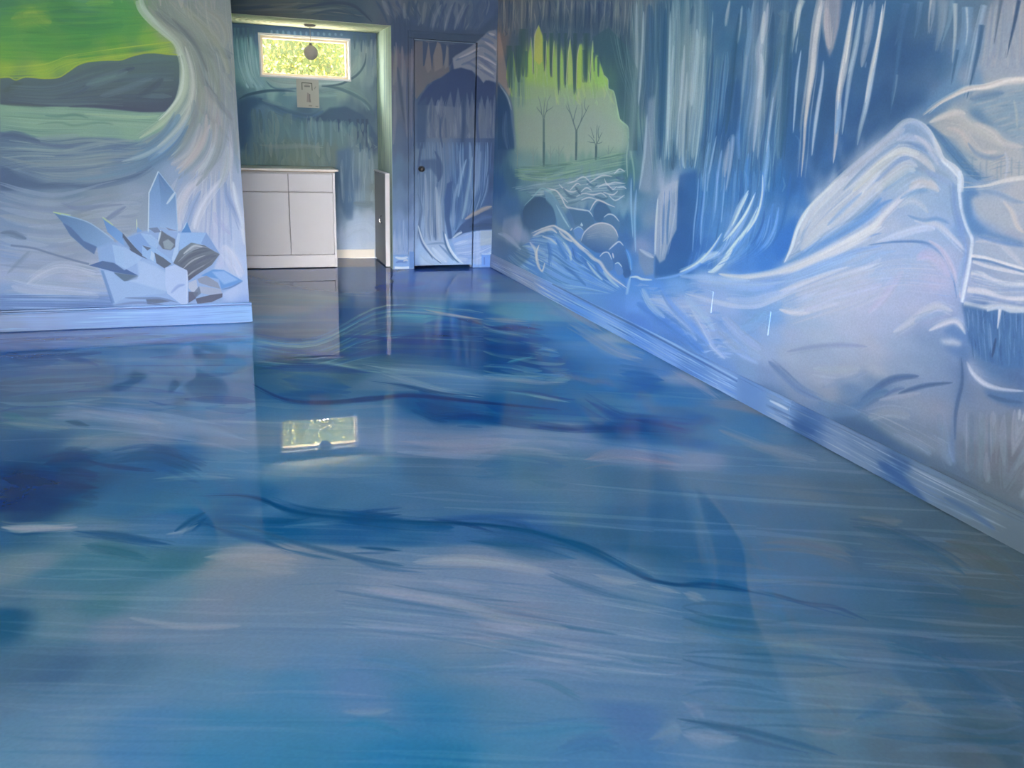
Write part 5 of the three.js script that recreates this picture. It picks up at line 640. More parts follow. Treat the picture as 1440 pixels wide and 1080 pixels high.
rightM.s([199,205,218],.699,'b',[-2.58,.864,-.0153,.0181,-2.67,.821,-.0144,.0192,-2.776,.781,-.0135,.0204,-2.89,.738,-.0144,.0209,-3.046,.677,-.0162,.0214,-3.189,.616,-.018,.0218]);
rightM.s([164,191,228],.658,'b',[-3.148,.675,-.0089,.0177,-3.304,.629,-.0066,.0191,-3.506,.592,-.0029,.0209,-3.697,.566,-.0011,.022,-3.905,.538,-.0009,.0231]);
rightM.s([193,208,229],.658,'b',[-2.909,.719,-.0109,.0131,-3.065,.649,-.0121,.0133,-3.209,.578,-.0134,.0135,-3.338,.516,-.0087,.016,-3.514,.479,-.0001,.0187,-3.745,.46,.0043,.0201,-4.021,.445,.0061,.0214]);
rightM.s([145,182,227],.572,'b',[-3.661,.554,.0017,-.0189,-3.413,.591,.0036,-.0175,-3.221,.636,.0055,-.0163]);
rightM.s([203,209,218],.616,'b',[-3.172,.534,-.0019,-.0202,-3.042,.545,.0054,-.0184,-2.906,.599,.0103,-.016,-2.779,.649,.0098,-.0155]);
rightM.s([127,168,215],.658,'b',[-3.478,.458,.001,-.0286,-3.331,.481,.0099,-.0257,-3.2,.536,.0212,-.0203,-3.153,.572,.0283,-.0154]);
rightM.p([111,168,239],.5,14,0,[-4.757,.407,-4.465,.414,-4.206,.451,-4.431,.353,-4.574,.22,-4.717,.177]);
rightM.b([[71,132,212],[134,178,237],[161,194,235],[87,144,219],[188,208,231]],100,.48,.03,.12,[-4.218,.248,.4323,-.1314,-3.89,.323,.4007,-.1238,-3.608,.393,.2969,-.145]);
rightM.s([187,205,231],.658,'b',[-4.427,.331,-.0091,-.0359,-4.23,.35,-.0219,-.035,-4.058,.322,-.04,-.0311,-3.948,.263,-.0458,-.028,-3.841,.206,-.0439,-.0282]);
rightM.s([172,193,227],.658,'b',[-3.93,.371,-.0343,-.0197,-3.803,.297,-.0336,-.0193,-3.698,.222,-.0292,-.0212,-3.552,.181,-.023,-.0225]);
rightM.s([76,136,216],.616,'b',[-4.584,.276,-.0534,-.056,-4.298,.247,-.0498,-.0535,-3.975,.203,-.0465,-.0506,-3.759,.165,-.0443,-.0487]);
rightM.s([118,161,219],.616,'b',[-3.745,.371,-.0183,-.0233,-3.586,.348,-.0223,-.0216,-3.426,.283,-.0248,-.02,-3.34,.24,-.0248,-.0195]);
rightM.s([157,180,214],.527,'b',[-3.629,.397,-.0392,-.0353,-3.454,.342,-.0327,-.0357,-3.265,.307,-.0265,-.0354]);
rightM.s([199,201,206],.699,'b',[-2.454,1.178,-.0185,.0125,-2.505,1.135,-.0191,.0125,-2.558,1.09,-.0203,.012,-2.611,1.036,-.0221,.0109,-2.657,.982,-.0216,.0119,-2.734,.922,-.0187,.0149,-2.849,.861,-.0172,.0167,-2.985,.793,-.0173,.0177,-3.181,.703,-.0182,.0187]);
rightM.s([209,210,211],.699,'b',[-2.559,1.096,-.012,.0059,-2.619,1.029,-.0123,.0061,-2.682,.965,-.0114,.0073,-2.791,.892,-.0111,.0081]);
rightM.s([94,141,201],.699,'b',[-2.579,1.101,-.011,.0113,-2.63,1.076,-.0136,.0101,-2.695,1.02,-.0144,.01,-2.804,.95,-.0135,.0113,-2.924,.888,-.0131,.0122,-3.075,.811,-.014,.0125]);
rightM.s([112,150,196],.572,'b',[-2.543,1.105,.0108,-.0112,-2.479,1.137,.0081,-.012,-2.414,1.148,.0051,-.0125]);
rightM.s([187,187,191],.699,'b',[-2.504,1.168,.013,-.0185,-2.456,1.184,.0025,-.0199,-2.402,1.168,-.0107,-.017,-2.363,1.146,-.0142,-.0151]);
rightM.s([179,187,197],.572,'b',[-2.544,1.071,.0135,-.0124,-2.489,1.103,.0066,-.0147,-2.435,1.094,-.0083,-.0133,-2.394,1.066,-.0127,-.0108]);
rightM.s([187,194,205],.74,'b',[-2.455,1.033,.0003,-.0153,-2.403,1.032,-.0006,-.015,-2.335,1.027,-.006,-.0138,-2.262,.991,-.0096,-.0121,-2.19,.95,-.0096,-.0118]);
rightM.s([98,137,187],.658,'b',[-2.494,1.049,-.002,-.0101,-2.412,1.038,.0009,-.01,-2.349,1.051,.0007,-.0098,-2.289,1.039,-.0026,-.0094]);
rightM.s([182,194,211],.699,'b',[-2.633,.921,.0135,-.0168,-2.496,.981,.0116,-.0166,-2.398,1.013,.0068,-.0175,-2.348,1.012,.0005,-.0178]);
rightM.s([80,120,175],.818,'b',[-2.67,.909,.0032,-.0073,-2.541,.94,.0024,-.0072,-2.411,.958,.0005,-.0071,-2.341,.948,-.0035,-.0064,-2.275,.912,-.0062,-.0048,-2.229,.855,-.0075,-.0032,-2.196,.783,-.0077,-.0027]);
rightM.s([126,151,192],.658,'b',[-2.409,.952,-.0019,-.0132,-2.323,.944,-.0065,-.0118,-2.264,.901,-.0125,-.0079,-2.226,.842,-.0137,-.0062]);
rightM.s([181,179,196],.699,'b',[-2.371,.97,-.0071,-.0118,-2.307,.946,-.0096,-.0103,-2.256,.902,-.0124,-.0078,-2.211,.845,-.0136,-.0062,-2.181,.786,-.014,-.0054]);
rightM.s([174,171,197],.658,'b',[-2.414,.897,.0177,-.0275,-2.359,.919,-.001,-.0303,-2.295,.896,-.022,-.0242,-2.244,.852,-.0264,-.0207]);
rightM.s([192,199,214],.658,'b',[-2.582,.871,-.0147,.0145,-2.652,.831,-.0129,.016,-2.757,.792,-.0111,.0174,-2.88,.747,-.0131,.0174,-3.022,.682,-.0159,.0171,-3.162,.613,-.0173,.0174]);
rightM.s([133,167,213],.572,'b',[-2.515,.909,-.0077,.0147,-2.604,.882,-.0108,.0141,-2.693,.832,-.0119,.0141,-2.771,.804,-.0096,.0155]);
rightM.s([161,178,206],.527,'b',[-2.87,.702,.0164,-.02,-2.701,.779,.0114,-.0206,-2.549,.812,.0078,-.0207,-2.428,.847,.0085,-.0196]);
rightM.s([172,178,201],.48,'b',[-2.463,.841,-.0307,.0109,-2.503,.778,-.0316,.0106,-2.545,.712,-.0311,.0122,-2.608,.64,-.0309,.0137]);
rightM.s([205,208,215],.699,'b',[-3.172,.534,-.0022,-.0135,-3.067,.539,.0006,-.0129,-2.947,.566,.0027,-.0121]);
rightM.b([[180,187,204],[144,167,204],[191,193,202],[125,157,204],[162,176,201]],60,.382,.05,.4,[-3.13,.53,.0313,-.0834,-2.788,.686,.0218,-.0964,-2.512,.815,.0183,-.078,-2.269,.852,.0578,-.0719]);
rightM.s([198,207,215],.929,'n',[-2.29,1.226,-.0089,0,-2.282,1.177,-.0087,-.0009,-2.255,1.105,-.0083,-.002,-2.221,1.046,-.0076,-.0032,-2.184,1.001,-.0079,-.0025,-2.176,.959,-.0085,-.0004,-2.172,.89,-.0086,-.0002,-2.172,.827,-.0087,-.0002,-2.171,.775,-.0087,-.0004]);
rightM.s([109,143,191],.616,'b',[-2.31,1.187,-.0199,-.0025,-2.281,1.103,-.0193,-.0043,-2.241,1.032,-.0182,-.0062,-2.201,.962,-.0192,-.0034,-2.192,.861,-.0198,-.0014]);
rightM.s([131,159,198],.616,'b',[-2.202,.936,-.0175,.0003,-2.203,.859,-.0176,-.0008,-2.195,.796,-.0176,-.002]);
rightM.p([73,116,164],.8,8,0,[-2.261,1.16,-2.216,1.176,-2.18,1.148,-2.22,1.133,-2.198,1.074,-2.123,1.034,-1.982,1.016,-1.977,1,-2.146,1.012,-2.192,1.019,-2.243,1.088]);
rightM.p([154,163,173],.85,8,0,[-2.214,1.139,-2.172,1.146,-2.106,1.137,-2.056,1.101,-2.017,1.053,-2.063,1.047,-2.13,1.063,-2.188,1.093]);
rightM.s([188,183,175],.699,'b',[-2.092,1.138,-.0086,-.0083,-2.051,1.107,-.0101,-.0068,-2.02,1.064,-.0098,-.0071,-1.989,1.044,-.007,-.0091]);
rightM.p([161,164,169],.7,8,0,[-2.127,1.165,-2.029,1.207,-2.014,1.145,-2.05,1.13,-2.102,1.149]);
rightM.s([196,193,186],.699,'s',[-2.267,1.169,.0038,-.0111,-2.173,1.182,.0047,-.0106,-2.095,1.205,.0051,-.0102,-2.032,1.218,.0043,-.0101]);
rightM.s([111,141,174],.616,'b',[-2.198,1.165,.0003,-.0119,-2.118,1.159,-.0012,-.0115,-2.053,1.142,-.0015,-.0112,-2.012,1.14,.0007,-.0113]);
rightM.p([148,160,179],.7,8,0,[-2.178,.99,-2.134,1.02,-2.053,1.007,-1.976,.994,-1.959,.926,-2.059,.946,-2.166,.942]);
rightM.s([177,181,186],.572,'b',[-2.17,.991,.0034,-.0139,-2.087,1.002,-.0013,-.0136,-2.025,.975,-.0075,-.0115,-1.962,.938,-.008,-.011]);
rightM.s([94,129,174],.699,'b',[-2.16,1.011,-.0005,-.0102,-2.073,1.004,0,-.01,-1.978,1.002,.0005,-.0097]);
rightM.s([206,204,205],.892,'n',[-2.173,.941,.0007,-.0076,-2.115,.943,-.0001,-.0075,-2.042,.936,-.0006,-.0073,-1.96,.929,-.0005,-.0071]);
rightM.s([195,197,201],.779,'n',[-2.161,.924,-.0011,-.0075,-2.094,.916,-.0004,-.0074,-2.023,.915,.0001,-.0073,-1.956,.915,.0002,-.0071]);
rightM.s([79,114,159],.779,'n',[-2.167,.932,.0003,-.0057,-2.098,.934,-.0001,-.0056,-2.026,.927,-.0005,-.0054,-1.958,.921,-.0004,-.0053]);
rightM.s([190,191,197],.818,'n',[-2.159,.883,.0015,-.0105,-2.116,.887,-.0014,-.0103,-2.069,.874,-.0018,-.0102,-1.999,.872,.0009,-.01,-1.948,.881,.0024,-.0097]);
rightM.s([119,144,180],.699,'n',[-2.148,.869,-.0011,-.0124,-2.096,.866,-.0019,-.0122,-2.022,.855,-.0001,-.012,-1.944,.864,.0018,-.0116]);
rightM.s([193,194,199],.818,'n',[-2.159,.823,.0015,-.0125,-2.087,.83,-.0005,-.0123,-2.013,.82,.0005,-.0121,-1.936,.836,.0029,-.0114]);
rightM.s([108,136,174],.699,'n',[-2.133,.809,.0003,-.0097,-2.054,.812,.0003,-.0094,-1.984,.814,.0006,-.0092,-1.932,.819,.001,-.009]);
rightM.s([185,187,193],.855,'n',[-2.162,.771,.0001,-.0118,-2.088,.773,.0014,-.0114,-2.019,.788,.0022,-.011,-1.928,.802,.0018,-.0107]);
rightM.b([[188,191,197],[119,144,180],[159,168,185],[174,179,192]],40,.528,.05,.4,[-2.162,.835,.0061,-.0563,-2.046,.838,.0116,-.0471,-1.941,.855,.0121,-.0482]);
rightM.p([57,95,140],.85,5,0,[-2.169,.768,-2.109,.772,-2.065,.769,-2.019,.787,-1.998,.786,-1.963,.782,-1.924,.787,-1.881,.613,-1.95,.593,-2.044,.598,-2.112,.645]);
rightM.b([[93,128,170],[47,82,125],[118,147,182],[36,70,112],[72,108,152]],90,.574,.025,.3,[-2.038,.775,.1133,.0152,-2.014,.693,.1106,.0115,-1.983,.597,.1036,.0102]);
rightM.s([198,201,206],.892,'e',[-2.017,.785,-.0084,-.0011,-2.014,.758,-.0084,-.0009,-2.01,.715,-.0084,-.0009]);
rightM.s([33,60,97],.855,'b',[-2.008,.685,-.0064,-.0004,-2.007,.647,-.0064,-.0005,-2.006,.615,-.0064,-.0006]);
rightM.s([167,178,194],.855,'n',[-2.065,.769,.0031,-.006,-2.019,.788,.0013,-.0064,-1.977,.785,.0006,-.0064,-1.926,.796,.0015,-.0062]);
rightM.s([166,175,190],.892,'b',[-2.103,.575,-.0098,-.0078,-2.067,.539,-.0077,-.0094,-2.01,.517,-.0035,-.0108,-1.946,.518,.0005,-.0106,-1.862,.538,.0017,-.0101]);
rightM.p([63,94,134],.85,8,0,[-2.016,.499,-1.944,.512,-1.86,.532,-1.849,.486,-1.899,.469,-1.955,.47,-1.993,.477]);
rightM.s([50,78,116],.699,'b',[-1.994,.483,-.0011,-.01,-1.93,.484,.0001,-.0097,-1.852,.5,.001,-.0093]);
rightM.s([152,160,172],.699,'b',[-1.863,.475,-.0068,-.0016,-1.86,.457,-.0068,-.0016,-1.858,.438,-.0069,-.0015]);
rightM.p([79,105,140],.7,8,0,[-2.138,.639,-2.101,.583,-2.086,.507,-2.096,.437,-2.102,.38,-2.081,.276,-2.059,.186,-2.105,.21,-2.113,.376,-2.123,.482,-2.143,.598]);
rightM.s([51,76,113],.699,'b',[-2.129,.588,-.0101,-.0031,-2.104,.502,-.0102,-.0024,-2.104,.42,-.0104,-.0017,-2.1,.36,-.0103,-.003,-2.081,.276,-.0102,-.0038]);
rightM.s([99,119,149],.48,'b',[-2.173,.355,-.0284,-.0143,-2.139,.283,-.0279,-.0149,-2.105,.21,-.0262,-.0179,-2.074,.18,-.0227,-.0218]);
rightM.s([57,87,124],.818,'b',[-2.565,.276,.0189,-.0104,-2.499,.344,.0175,-.0111,-2.434,.402,.0134,-.014,-2.367,.436,.0075,-.0168,-2.293,.462,.0054,-.0172]);
rightM.s([66,99,138],.74,'b',[-2.635,.204,.0283,-.0241,-2.562,.261,.029,-.0224,-2.494,.322,.0244,-.0249,-2.424,.36,.0174,-.0284]);
rightM.s([54,83,121],.855,'b',[-2.378,.363,.0076,-.0095,-2.322,.399,.0066,-.0098,-2.245,.441,.0048,-.0104,-2.139,.483,.0038,-.0104]);
rightM.s([64,94,133],.699,'b',[-2.446,.33,.0075,-.0056,-2.407,.365,.0059,-.0067,-2.349,.397,.0046,-.0074]);
rightM.s([129,143,161],.527,'b',[-2.47,.307,.0063,-.0132,-2.367,.356,.0061,-.0128,-2.27,.402,.0058,-.0124]);
rightM.s([82,114,149],.616,'b',[-2.814,.185,-.0104,-.0338,-2.676,.19,-.0033,-.032,-2.553,.224,.0034,-.0295]);
rightM.p([49,79,114],.85,12,0,[-2.688,.145,-2.596,.177,-2.505,.194,-2.412,.181,-2.304,.168,-2.175,.153,-2.206,.133,-2.351,.127,-2.531,.128]);
rightM.s([129,142,159],.431,'b',[-2.51,.216,.0183,-.0291,-2.405,.275,.0094,-.0321,-2.298,.297,.001,-.0334]);
rightM.s([103,118,143],.48,'b',[-2.367,.198,-.0038,-.0238,-2.259,.208,-.0078,-.0232,-2.166,.186,-.0112,-.0221]);
rightM.s([154,164,180],.431,'b',[-2.881,.325,-.0001,-.0387,-2.735,.351,.008,-.0353,-2.595,.407,.0141,-.0317]);
rightM.s([112,136,166],.527,'b',[-3.078,.348,.0082,-.0151,-2.891,.423,.0063,-.0149,-2.718,.476,.0034,-.015,-2.576,.505,.0019,-.0148]);
rightM.s([115,136,165],.527,'b',[-2.806,.255,.0088,-.0136,-2.682,.318,.0101,-.0122,-2.553,.404,.0107,-.0111]);
rightM.s([81,113,157],.616,'b',[-3.199,.27,-.0232,-.0276,-3.082,.241,-.0221,-.0271,-2.942,.204,-.0163,-.0274,-2.794,.201,-.0105,-.0268]);
rightM.b([[127,138,155],[88,107,121],[141,146,157],[72,97,119]],50,.33,.08,.5,[-1.966,.433,.1182,.047,-1.937,.318,.1219,.0338,-1.903,.18,.1315,-.0031]);
rightM.b([[128,138,156],[84,109,138],[147,155,169]],40,.33,.06,.5,[-2.636,.23,.1624,.006,-2.402,.246,.1067,.0378,-2.135,.227,.0468,.047]);
rightM.s([50,71,89],.572,'b',[-2.172,.139,-.0064,-.0231,-2.008,.138,-.0059,-.022,-1.857,.13,-.0042,-.021,-1.763,.141,-.0019,-.0202]);
rightM.s([175,181,195],.699,'b',[-2.46,.593,.0185,-.0148,-2.383,.655,.0184,-.014,-2.311,.719,.0164,-.0149,-2.266,.742,.003,-.0201,-2.2,.736,-.0038,-.0199]);
rightM.s([193,194,200],.699,'b',[-2.292,.641,.0109,-.012,-2.228,.684,.0087,-.0129,-2.176,.702,-.0046,-.0148,-2.129,.667,-.0117,-.0117]);
rightM.p([80,116,162],.85,6,0,[-2.229,.656,-2.188,.686,-2.138,.672,-2.112,.645,-2.146,.643]);
rightM.p([175,181,192],.7,6,0,[-2.237,.62,-2.177,.639,-2.137,.636,-2.14,.615,-2.21,.61]);
rightM.p([76,109,153],.7,8,0,[-2.215,.599,-2.141,.621,-2.108,.627,-2.096,.577,-2.146,.577]);
rightM.s([126,148,185],.527,'b',[-2.366,.658,.0137,-.0172,-2.305,.693,.0113,-.0179,-2.229,.723,.0093,-.0182]);
rightM.s([184,195,206],.658,'b',[-2.929,1.116,.0401,-.0226,-2.828,1.195,.0373,-.023,-2.723,1.27,.0344,-.0234,-2.633,1.334,.0319,-.0237,-2.578,1.367,.0298,-.0242]);
rightM.s([200,204,201],.699,'b',[-2.808,1.11,.0316,-.0182,-2.714,1.188,.0293,-.0186,-2.624,1.254,.0258,-.02,-2.567,1.283,.0102,-.0249,-2.486,1.273,-.0014,-.0244]);
rightM.s([129,160,194],.616,'b',[-2.862,1.11,.0177,-.0088,-2.758,1.206,.0161,-.0095,-2.666,1.273,.0138,-.0105,-2.6,1.308,.0123,-.0109]);
rightM.s([195,199,201],.658,'b',[-2.679,1.121,.0247,-.0166,-2.598,1.181,.0225,-.0172,-2.534,1.219,.0138,-.0207,-2.489,1.214,-.0006,-.0218]);
rightM.s([121,154,194],.658,'b',[-2.737,1.116,.0134,-.0079,-2.655,1.185,.0127,-.0079,-2.584,1.242,.0104,-.0091,-2.526,1.258,.0066,-.0104]);
rightM.s([152,174,198],.616,'b',[-2.594,1.127,.0213,-.015,-2.525,1.179,.018,-.0164,-2.468,1.199,.0047,-.0198,-2.414,1.187,-.0055,-.0187]);
rightM.s([143,168,195],.616,'b',[-2.587,1.367,.0121,-.0192,-2.528,1.381,-.0034,-.0189,-2.469,1.343,-.0183,-.0117,-2.424,1.294,-.0205,-.0094]);
rightM.s([192,198,202],.616,'b',[-2.528,1.342,-.0082,-.0126,-2.471,1.318,-.0113,-.0107,-2.429,1.281,-.0144,-.0082,-2.386,1.239,-.0145,-.008]);
rightM.s([166,183,201],.616,'b',[-2.447,1.287,-.0165,-.0134,-2.387,1.245,-.0135,-.0149,-2.325,1.218,-.0155,-.0132,-2.291,1.176,-.0199,-.009]);
rightM.s([214,220,221],.779,'b',[-2.382,1.258,-.0042,-.0055,-2.337,1.235,-.0048,-.005,-2.29,1.201,-.0053,-.0046]);
rightM.s([215,214,209],.699,'b',[-3.168,1.884,-.0237,.0046,-3.167,1.8,-.0238,.0042,-3.168,1.7,-.0241,.0036,-3.163,1.599,-.0242,.0031,-3.167,1.481,-.0245,.0026,-3.164,1.361,-.0247,.0016]);
rightM.s([225,224,216],.699,'b',[-2.969,1.86,-.0148,.0033,-2.972,1.761,-.015,.0029,-2.975,1.659,-.0152,.0026,-2.98,1.562,-.0153,.0018,-2.968,1.435,-.0154,.001]);
rightM.s([218,218,211],.699,'b',[-2.788,1.839,-.0135,.0031,-2.79,1.744,-.0136,.003,-2.801,1.647,-.0138,.0029,-2.809,1.555,-.014,.0024,-2.812,1.461,-.0142,.0019]);
rightM.s([166,185,198],.616,'b',[-2.912,1.853,-.016,.0036,-2.914,1.755,-.0162,.0033,-2.92,1.669,-.0163,.0034,-2.935,1.574,-.0165,.0033]);
rightM.s([161,174,184],.616,'b',[-2.868,1.835,-.0204,.004,-2.865,1.757,-.0205,.0037,-2.865,1.691,-.0206,.0036]);
rightM.s([220,224,213],.616,'b',[-3.31,1.886,-.0195,.0041,-3.314,1.822,-.0197,.0039,-3.322,1.741,-.0199,.0037]);
rightM.s([193,189,186],.658,'b',[-3.127,1.852,-.0319,.0036,-3.11,1.773,-.0316,.002,-3.076,1.68,-.031,.0004]);
rightM.p([49,85,124],.45,30,0,[-2.76,1.798,-2.567,1.789,-2.524,1.677,-2.436,1.647,-2.408,1.562,-2.466,1.505,-2.526,1.444,-2.593,1.393,-2.694,1.353,-2.768,1.338,-2.754,1.526,-2.724,1.68]);
rightM.p([48,85,125],.4,26,0,[-2.79,1.433,-2.722,1.473,-2.653,1.419,-2.647,1.353,-2.757,1.29,-2.843,1.216,-2.919,1.168,-2.933,1.233,-2.849,1.336]);
rightM.p([52,90,131],.5,14,0,[-3.078,1.581,-3.017,1.606,-2.993,1.449,-3.029,1.259,-3.044,1.168,-3.081,1.227,-3.065,1.421]);
rightM.s([216,211,201],.779,'s',[-2.478,1.418,.0079,-.006,-2.422,1.458,.0069,-.0064,-2.358,1.483,.0053,-.0069,-2.302,1.497,.0037,-.0071,-2.231,1.503,.0038,-.0069,-2.167,1.52,.0036,-.0068,-2.109,1.524,.0026,-.0068]);
rightM.s([181,178,173],.572,'b',[-2.394,1.406,.0068,-.0283,-2.332,1.406,-.004,-.0265,-2.288,1.382,-.0136,-.023,-2.207,1.348,-.012,-.0231,-2.136,1.315,-.0121,-.0225]);
rightM.s([78,115,148],.48,'b',[-2.309,1.465,.0094,-.0179,-2.246,1.475,.0087,-.0176,-2.172,1.484,.008,-.0172]);
rightM.s([195,202,207],.616,'b',[-2.669,1.163,-.0412,.0248,-2.77,1.078,-.0436,.025,-2.868,.994,-.045,.0258,-2.976,.913,-.0474,.0261,-3.078,.827,-.0511,.0252]);
rightM.s([200,209,216],.616,'b',[-2.844,1.173,-.032,.0186,-2.956,1.084,-.0352,.0177,-3.042,.999,-.0404,.014,-3.097,.913,-.0439,.0106]);
rightM.s([130,166,207],.658,'b',[-2.747,1.115,-.0147,.0086,-2.844,1.034,-.0158,.0084,-2.927,.957,-.0169,.0081]);
rightM.s([114,157,211],.616,'b',[-2.628,1.069,-.0211,.0154,-2.722,1.003,-.0206,.0167,-2.844,.937,-.021,.0176,-2.975,.858,-.0234,.0174,-3.094,.784,-.025,.0175]);
rightM.s([207,214,219],.658,'b',[-2.611,.994,-.0187,.0167,-2.734,.922,-.0189,.0177,-2.87,.854,-.019,.0188,-3.04,.768,-.0192,.0201,-3.207,.699,-.0188,.0216]);
rightM.s([179,189,208],.572,'b',[-2.608,.817,-.0217,.0343,-2.75,.762,-.0247,.035,-2.904,.696,-.0281,.0357,-3.072,.622,-.0301,.0371]);
rightM.s([167,181,204],.527,'b',[-2.558,.768,-.0286,.0431,-2.686,.714,-.0297,.0448,-2.837,.653,-.0373,.0441,-2.996,.563,-.0461,.0424]);
rightM.s([145,176,221],.572,'b',[-2.721,.865,-.0183,.0244,-2.87,.804,-.0207,.0249,-3.032,.729,-.0224,.0257,-3.174,.67,-.0223,.0272]);
rightM.s([172,200,237],.572,'b',[-3.42,.626,-.0018,.0206,-3.636,.596,-.0016,.0216,-3.873,.564,-.0012,.0228,-4.098,.534,-.0006,.0239]);
rightM.s([179,197,222],.527,'b',[-3.067,.657,-.0156,.0218,-3.239,.589,-.0161,.0229,-3.401,.53,-.0091,.0263,-3.615,.496,-.0022,.029]);
rightM.s([124,166,217],.527,'b',[-3.25,.508,-.0398,.0171,-3.348,.423,-.0353,.0218,-3.46,.369,-.0272,.0277]);
rightM.s([161,192,233],.572,'b',[-4.02,.435,-.0397,-.0294,-3.836,.371,-.038,-.0286,-3.68,.306,-.0366,-.028]);
rightM.s([101,155,229],.572,'b',[-4.287,.425,-.0529,-.0274,-4.144,.346,-.0443,-.0304,-3.892,.276,-.0367,-.0308,-3.715,.218,-.0352,-.03]);
rightM.s([146,174,212],.527,'b',[-3.647,.314,-.0421,-.0453,-3.44,.27,-.0316,-.0451,-3.256,.263,-.0212,-.044]);
rightM.s([178,206,239],.527,'b',[-4.529,.379,-.0459,-.0206,-4.397,.293,-.038,-.0239,-4.212,.255,-.0282,-.0256]);
rightM.s([217,236,239],.818,'b',[-3.427,1.145,-.0109,-.0004,-3.413,1.045,-.011,0,-3.434,.941,-.0108,.0013,-3.498,.855,-.0105,.0023]);
rightM.s([218,237,239],.818,'b',[-3.477,1.04,-.0108,.0018,-3.525,.949,-.0107,.0023,-3.608,.859,-.0102,.0032,-3.698,.783,-.0102,.0035]);
rightM.s([218,238,239],.818,'b',[-3.523,1.049,-.0097,.0019,-3.581,.956,-.0101,.0018,-3.634,.87,-.0104,.0016]);
rightM.s([216,236,239],.818,'b',[-3.431,.993,-.0105,.002,-3.491,.891,-.0104,.0024,-3.58,.799,-.0101,.0031,-3.661,.723,-.0104,.0031]);
rightM.s([220,239,239],.818,'b',[-3.716,.828,-.0113,.0026,-3.799,.731,-.0111,.0031,-3.924,.634,-.0095,.0046,-4.101,.549,-.0085,.0056]);
rightM.s([211,228,239],.818,'b',[-3.058,1.017,-.0103,.0027,-3.114,.931,-.0111,.0018,-3.138,.839,-.0114,.0011,-3.176,.759,-.0115,.0015]);
rightM.p([70,100,122],.4,20,0,[-6.47,2.149,-6.202,2.073,-5.93,2.029,-5.723,1.974,-5.513,1.973,-5.341,1.864,-5.172,1.725,-5.07,1.603,-4.99,1.483,-4.904,1.381,-4.83,1.282,-4.764,1.283,-4.863,1.852,-5.076,1.991,-5.748,2.138]);
rightM.s([88,126,126],.779,'e',[-6.933,2.111,-.1206,.0109,-6.906,1.872,-.121,.0073,-6.889,1.73,-.1212,.0051]);
rightM.s([82,121,123],.779,'e',[-6.429,2.035,-.0422,.0037,-6.404,1.847,-.0423,.0026,-6.392,1.75,-.0424,.002]);
rightM.s([79,118,122],.779,'e',[-6.282,2.022,-.0468,.0041,-6.255,1.818,-.0469,.0027,-6.239,1.702,-.0469,.002]);
rightM.s([76,115,120],.779,'e',[-6.127,2.009,-.0358,.0031,-6.093,1.76,-.0359,.0018,-6.07,1.597,-.036,.001]);
rightM.s([75,114,119],.779,'e',[-6,1.998,-.0432,.0037,-5.968,1.773,-.0433,.0023,-5.948,1.632,-.0433,.0015]);
rightM.s([72,111,117],.779,'e',[-5.822,1.982,-.0492,.0043,-5.786,1.735,-.0492,.0025,-5.761,1.569,-.0493,.0012]);
rightM.s([70,109,116],.779,'e',[-5.627,1.966,-.0721,.0062,-5.595,1.762,-.0721,.004,-5.577,1.638,-.0722,.0026]);
rightM.s([89,127,127],.779,'e',[-7.275,2.007,-.0935,.0069,-7.25,1.779,-.0938,.0043,-7.237,1.652,-.094,.0029]);
rightM.s([87,125,126],.779,'e',[-7.035,1.99,-.1187,.0088,-7.012,1.79,-.119,.0058,-7.001,1.69,-.1192,.0043]);
rightM.p([74,116,128],.8,3,0,[-5.511,1.929,-5.452,1.815,-5.415,1.809,-5.364,1.762,-5.295,1.68,-5.228,1.65,-5.21,1.592,-5.13,1.572,-5.073,1.498,-5.008,1.398,-4.882,1.353,-4.842,1.205,-4.733,1.209,-4.817,1.691,-4.992,1.838,-5.274,1.969]);
rightM.b([[105,143,151],[57,94,109],[135,169,170]],26,.48,.06,.5,[-5.107,1.917,.1626,-.0262,-4.993,1.716,.1172,-.0062,-4.836,1.481,.0375,-.0005,-4.758,1.217,.0232,.0008]);
rightM.s([201,239,192],.699,'n',[-5.29,1.675,-.0061,-.0019,-5.227,1.644,-.0077,-.0007,-5.21,1.59,-.0071,-.0013,-5.129,1.569,-.0068,-.0014,-5.076,1.497,-.0076,-.0006,-5.012,1.398,-.0067,-.0014,-4.89,1.352,-.0065,-.0014,-4.862,1.281,-.0073,-.0005]);
rightM.s([239,239,206],.658,'b',[-6.735,2.039,-.0151,.0009,-6.685,1.89,-.015,.0008,-6.667,1.742,-.0151,.0007]);
rightM.s([239,239,206],.658,'b',[-6.567,2.106,-.0138,.0029,-6.645,2.033,-.0147,.0019,-6.644,1.867,-.0149,.0011]);
rightM.s([239,239,202],.658,'b',[-6.381,1.981,-.0138,.0013,-6.378,1.85,-.0139,.001,-6.368,1.708,-.0139,.0007]);
rightM.s([239,239,200],.658,'b',[-6.221,1.968,-.0132,.0014,-6.237,1.832,-.0133,.0011,-6.23,1.702,-.0134,.0007]);
rightM.s([239,239,196],.658,'b',[-5.911,1.953,-.012,.0014,-5.931,1.823,-.0122,.0012,-5.948,1.652,-.0124,.0008]);
rightM.s([239,239,193],.658,'b',[-5.736,1.901,-.0114,.0014,-5.759,1.794,-.0116,.001,-5.747,1.607,-.0117,.0005]);
rightM.s([239,239,190],.658,'b',[-5.508,1.912,-.0107,.0012,-5.515,1.779,-.0108,.001,-5.529,1.636,-.0109,.0008]);
rightM.s([157,184,187],.346,'b',[-4.884,2.147,-.1283,.0193,-4.865,1.825,-.1299,.0121,-4.84,1.514,-.1311,.0052,-4.821,1.149,-.1331,-.0028]);
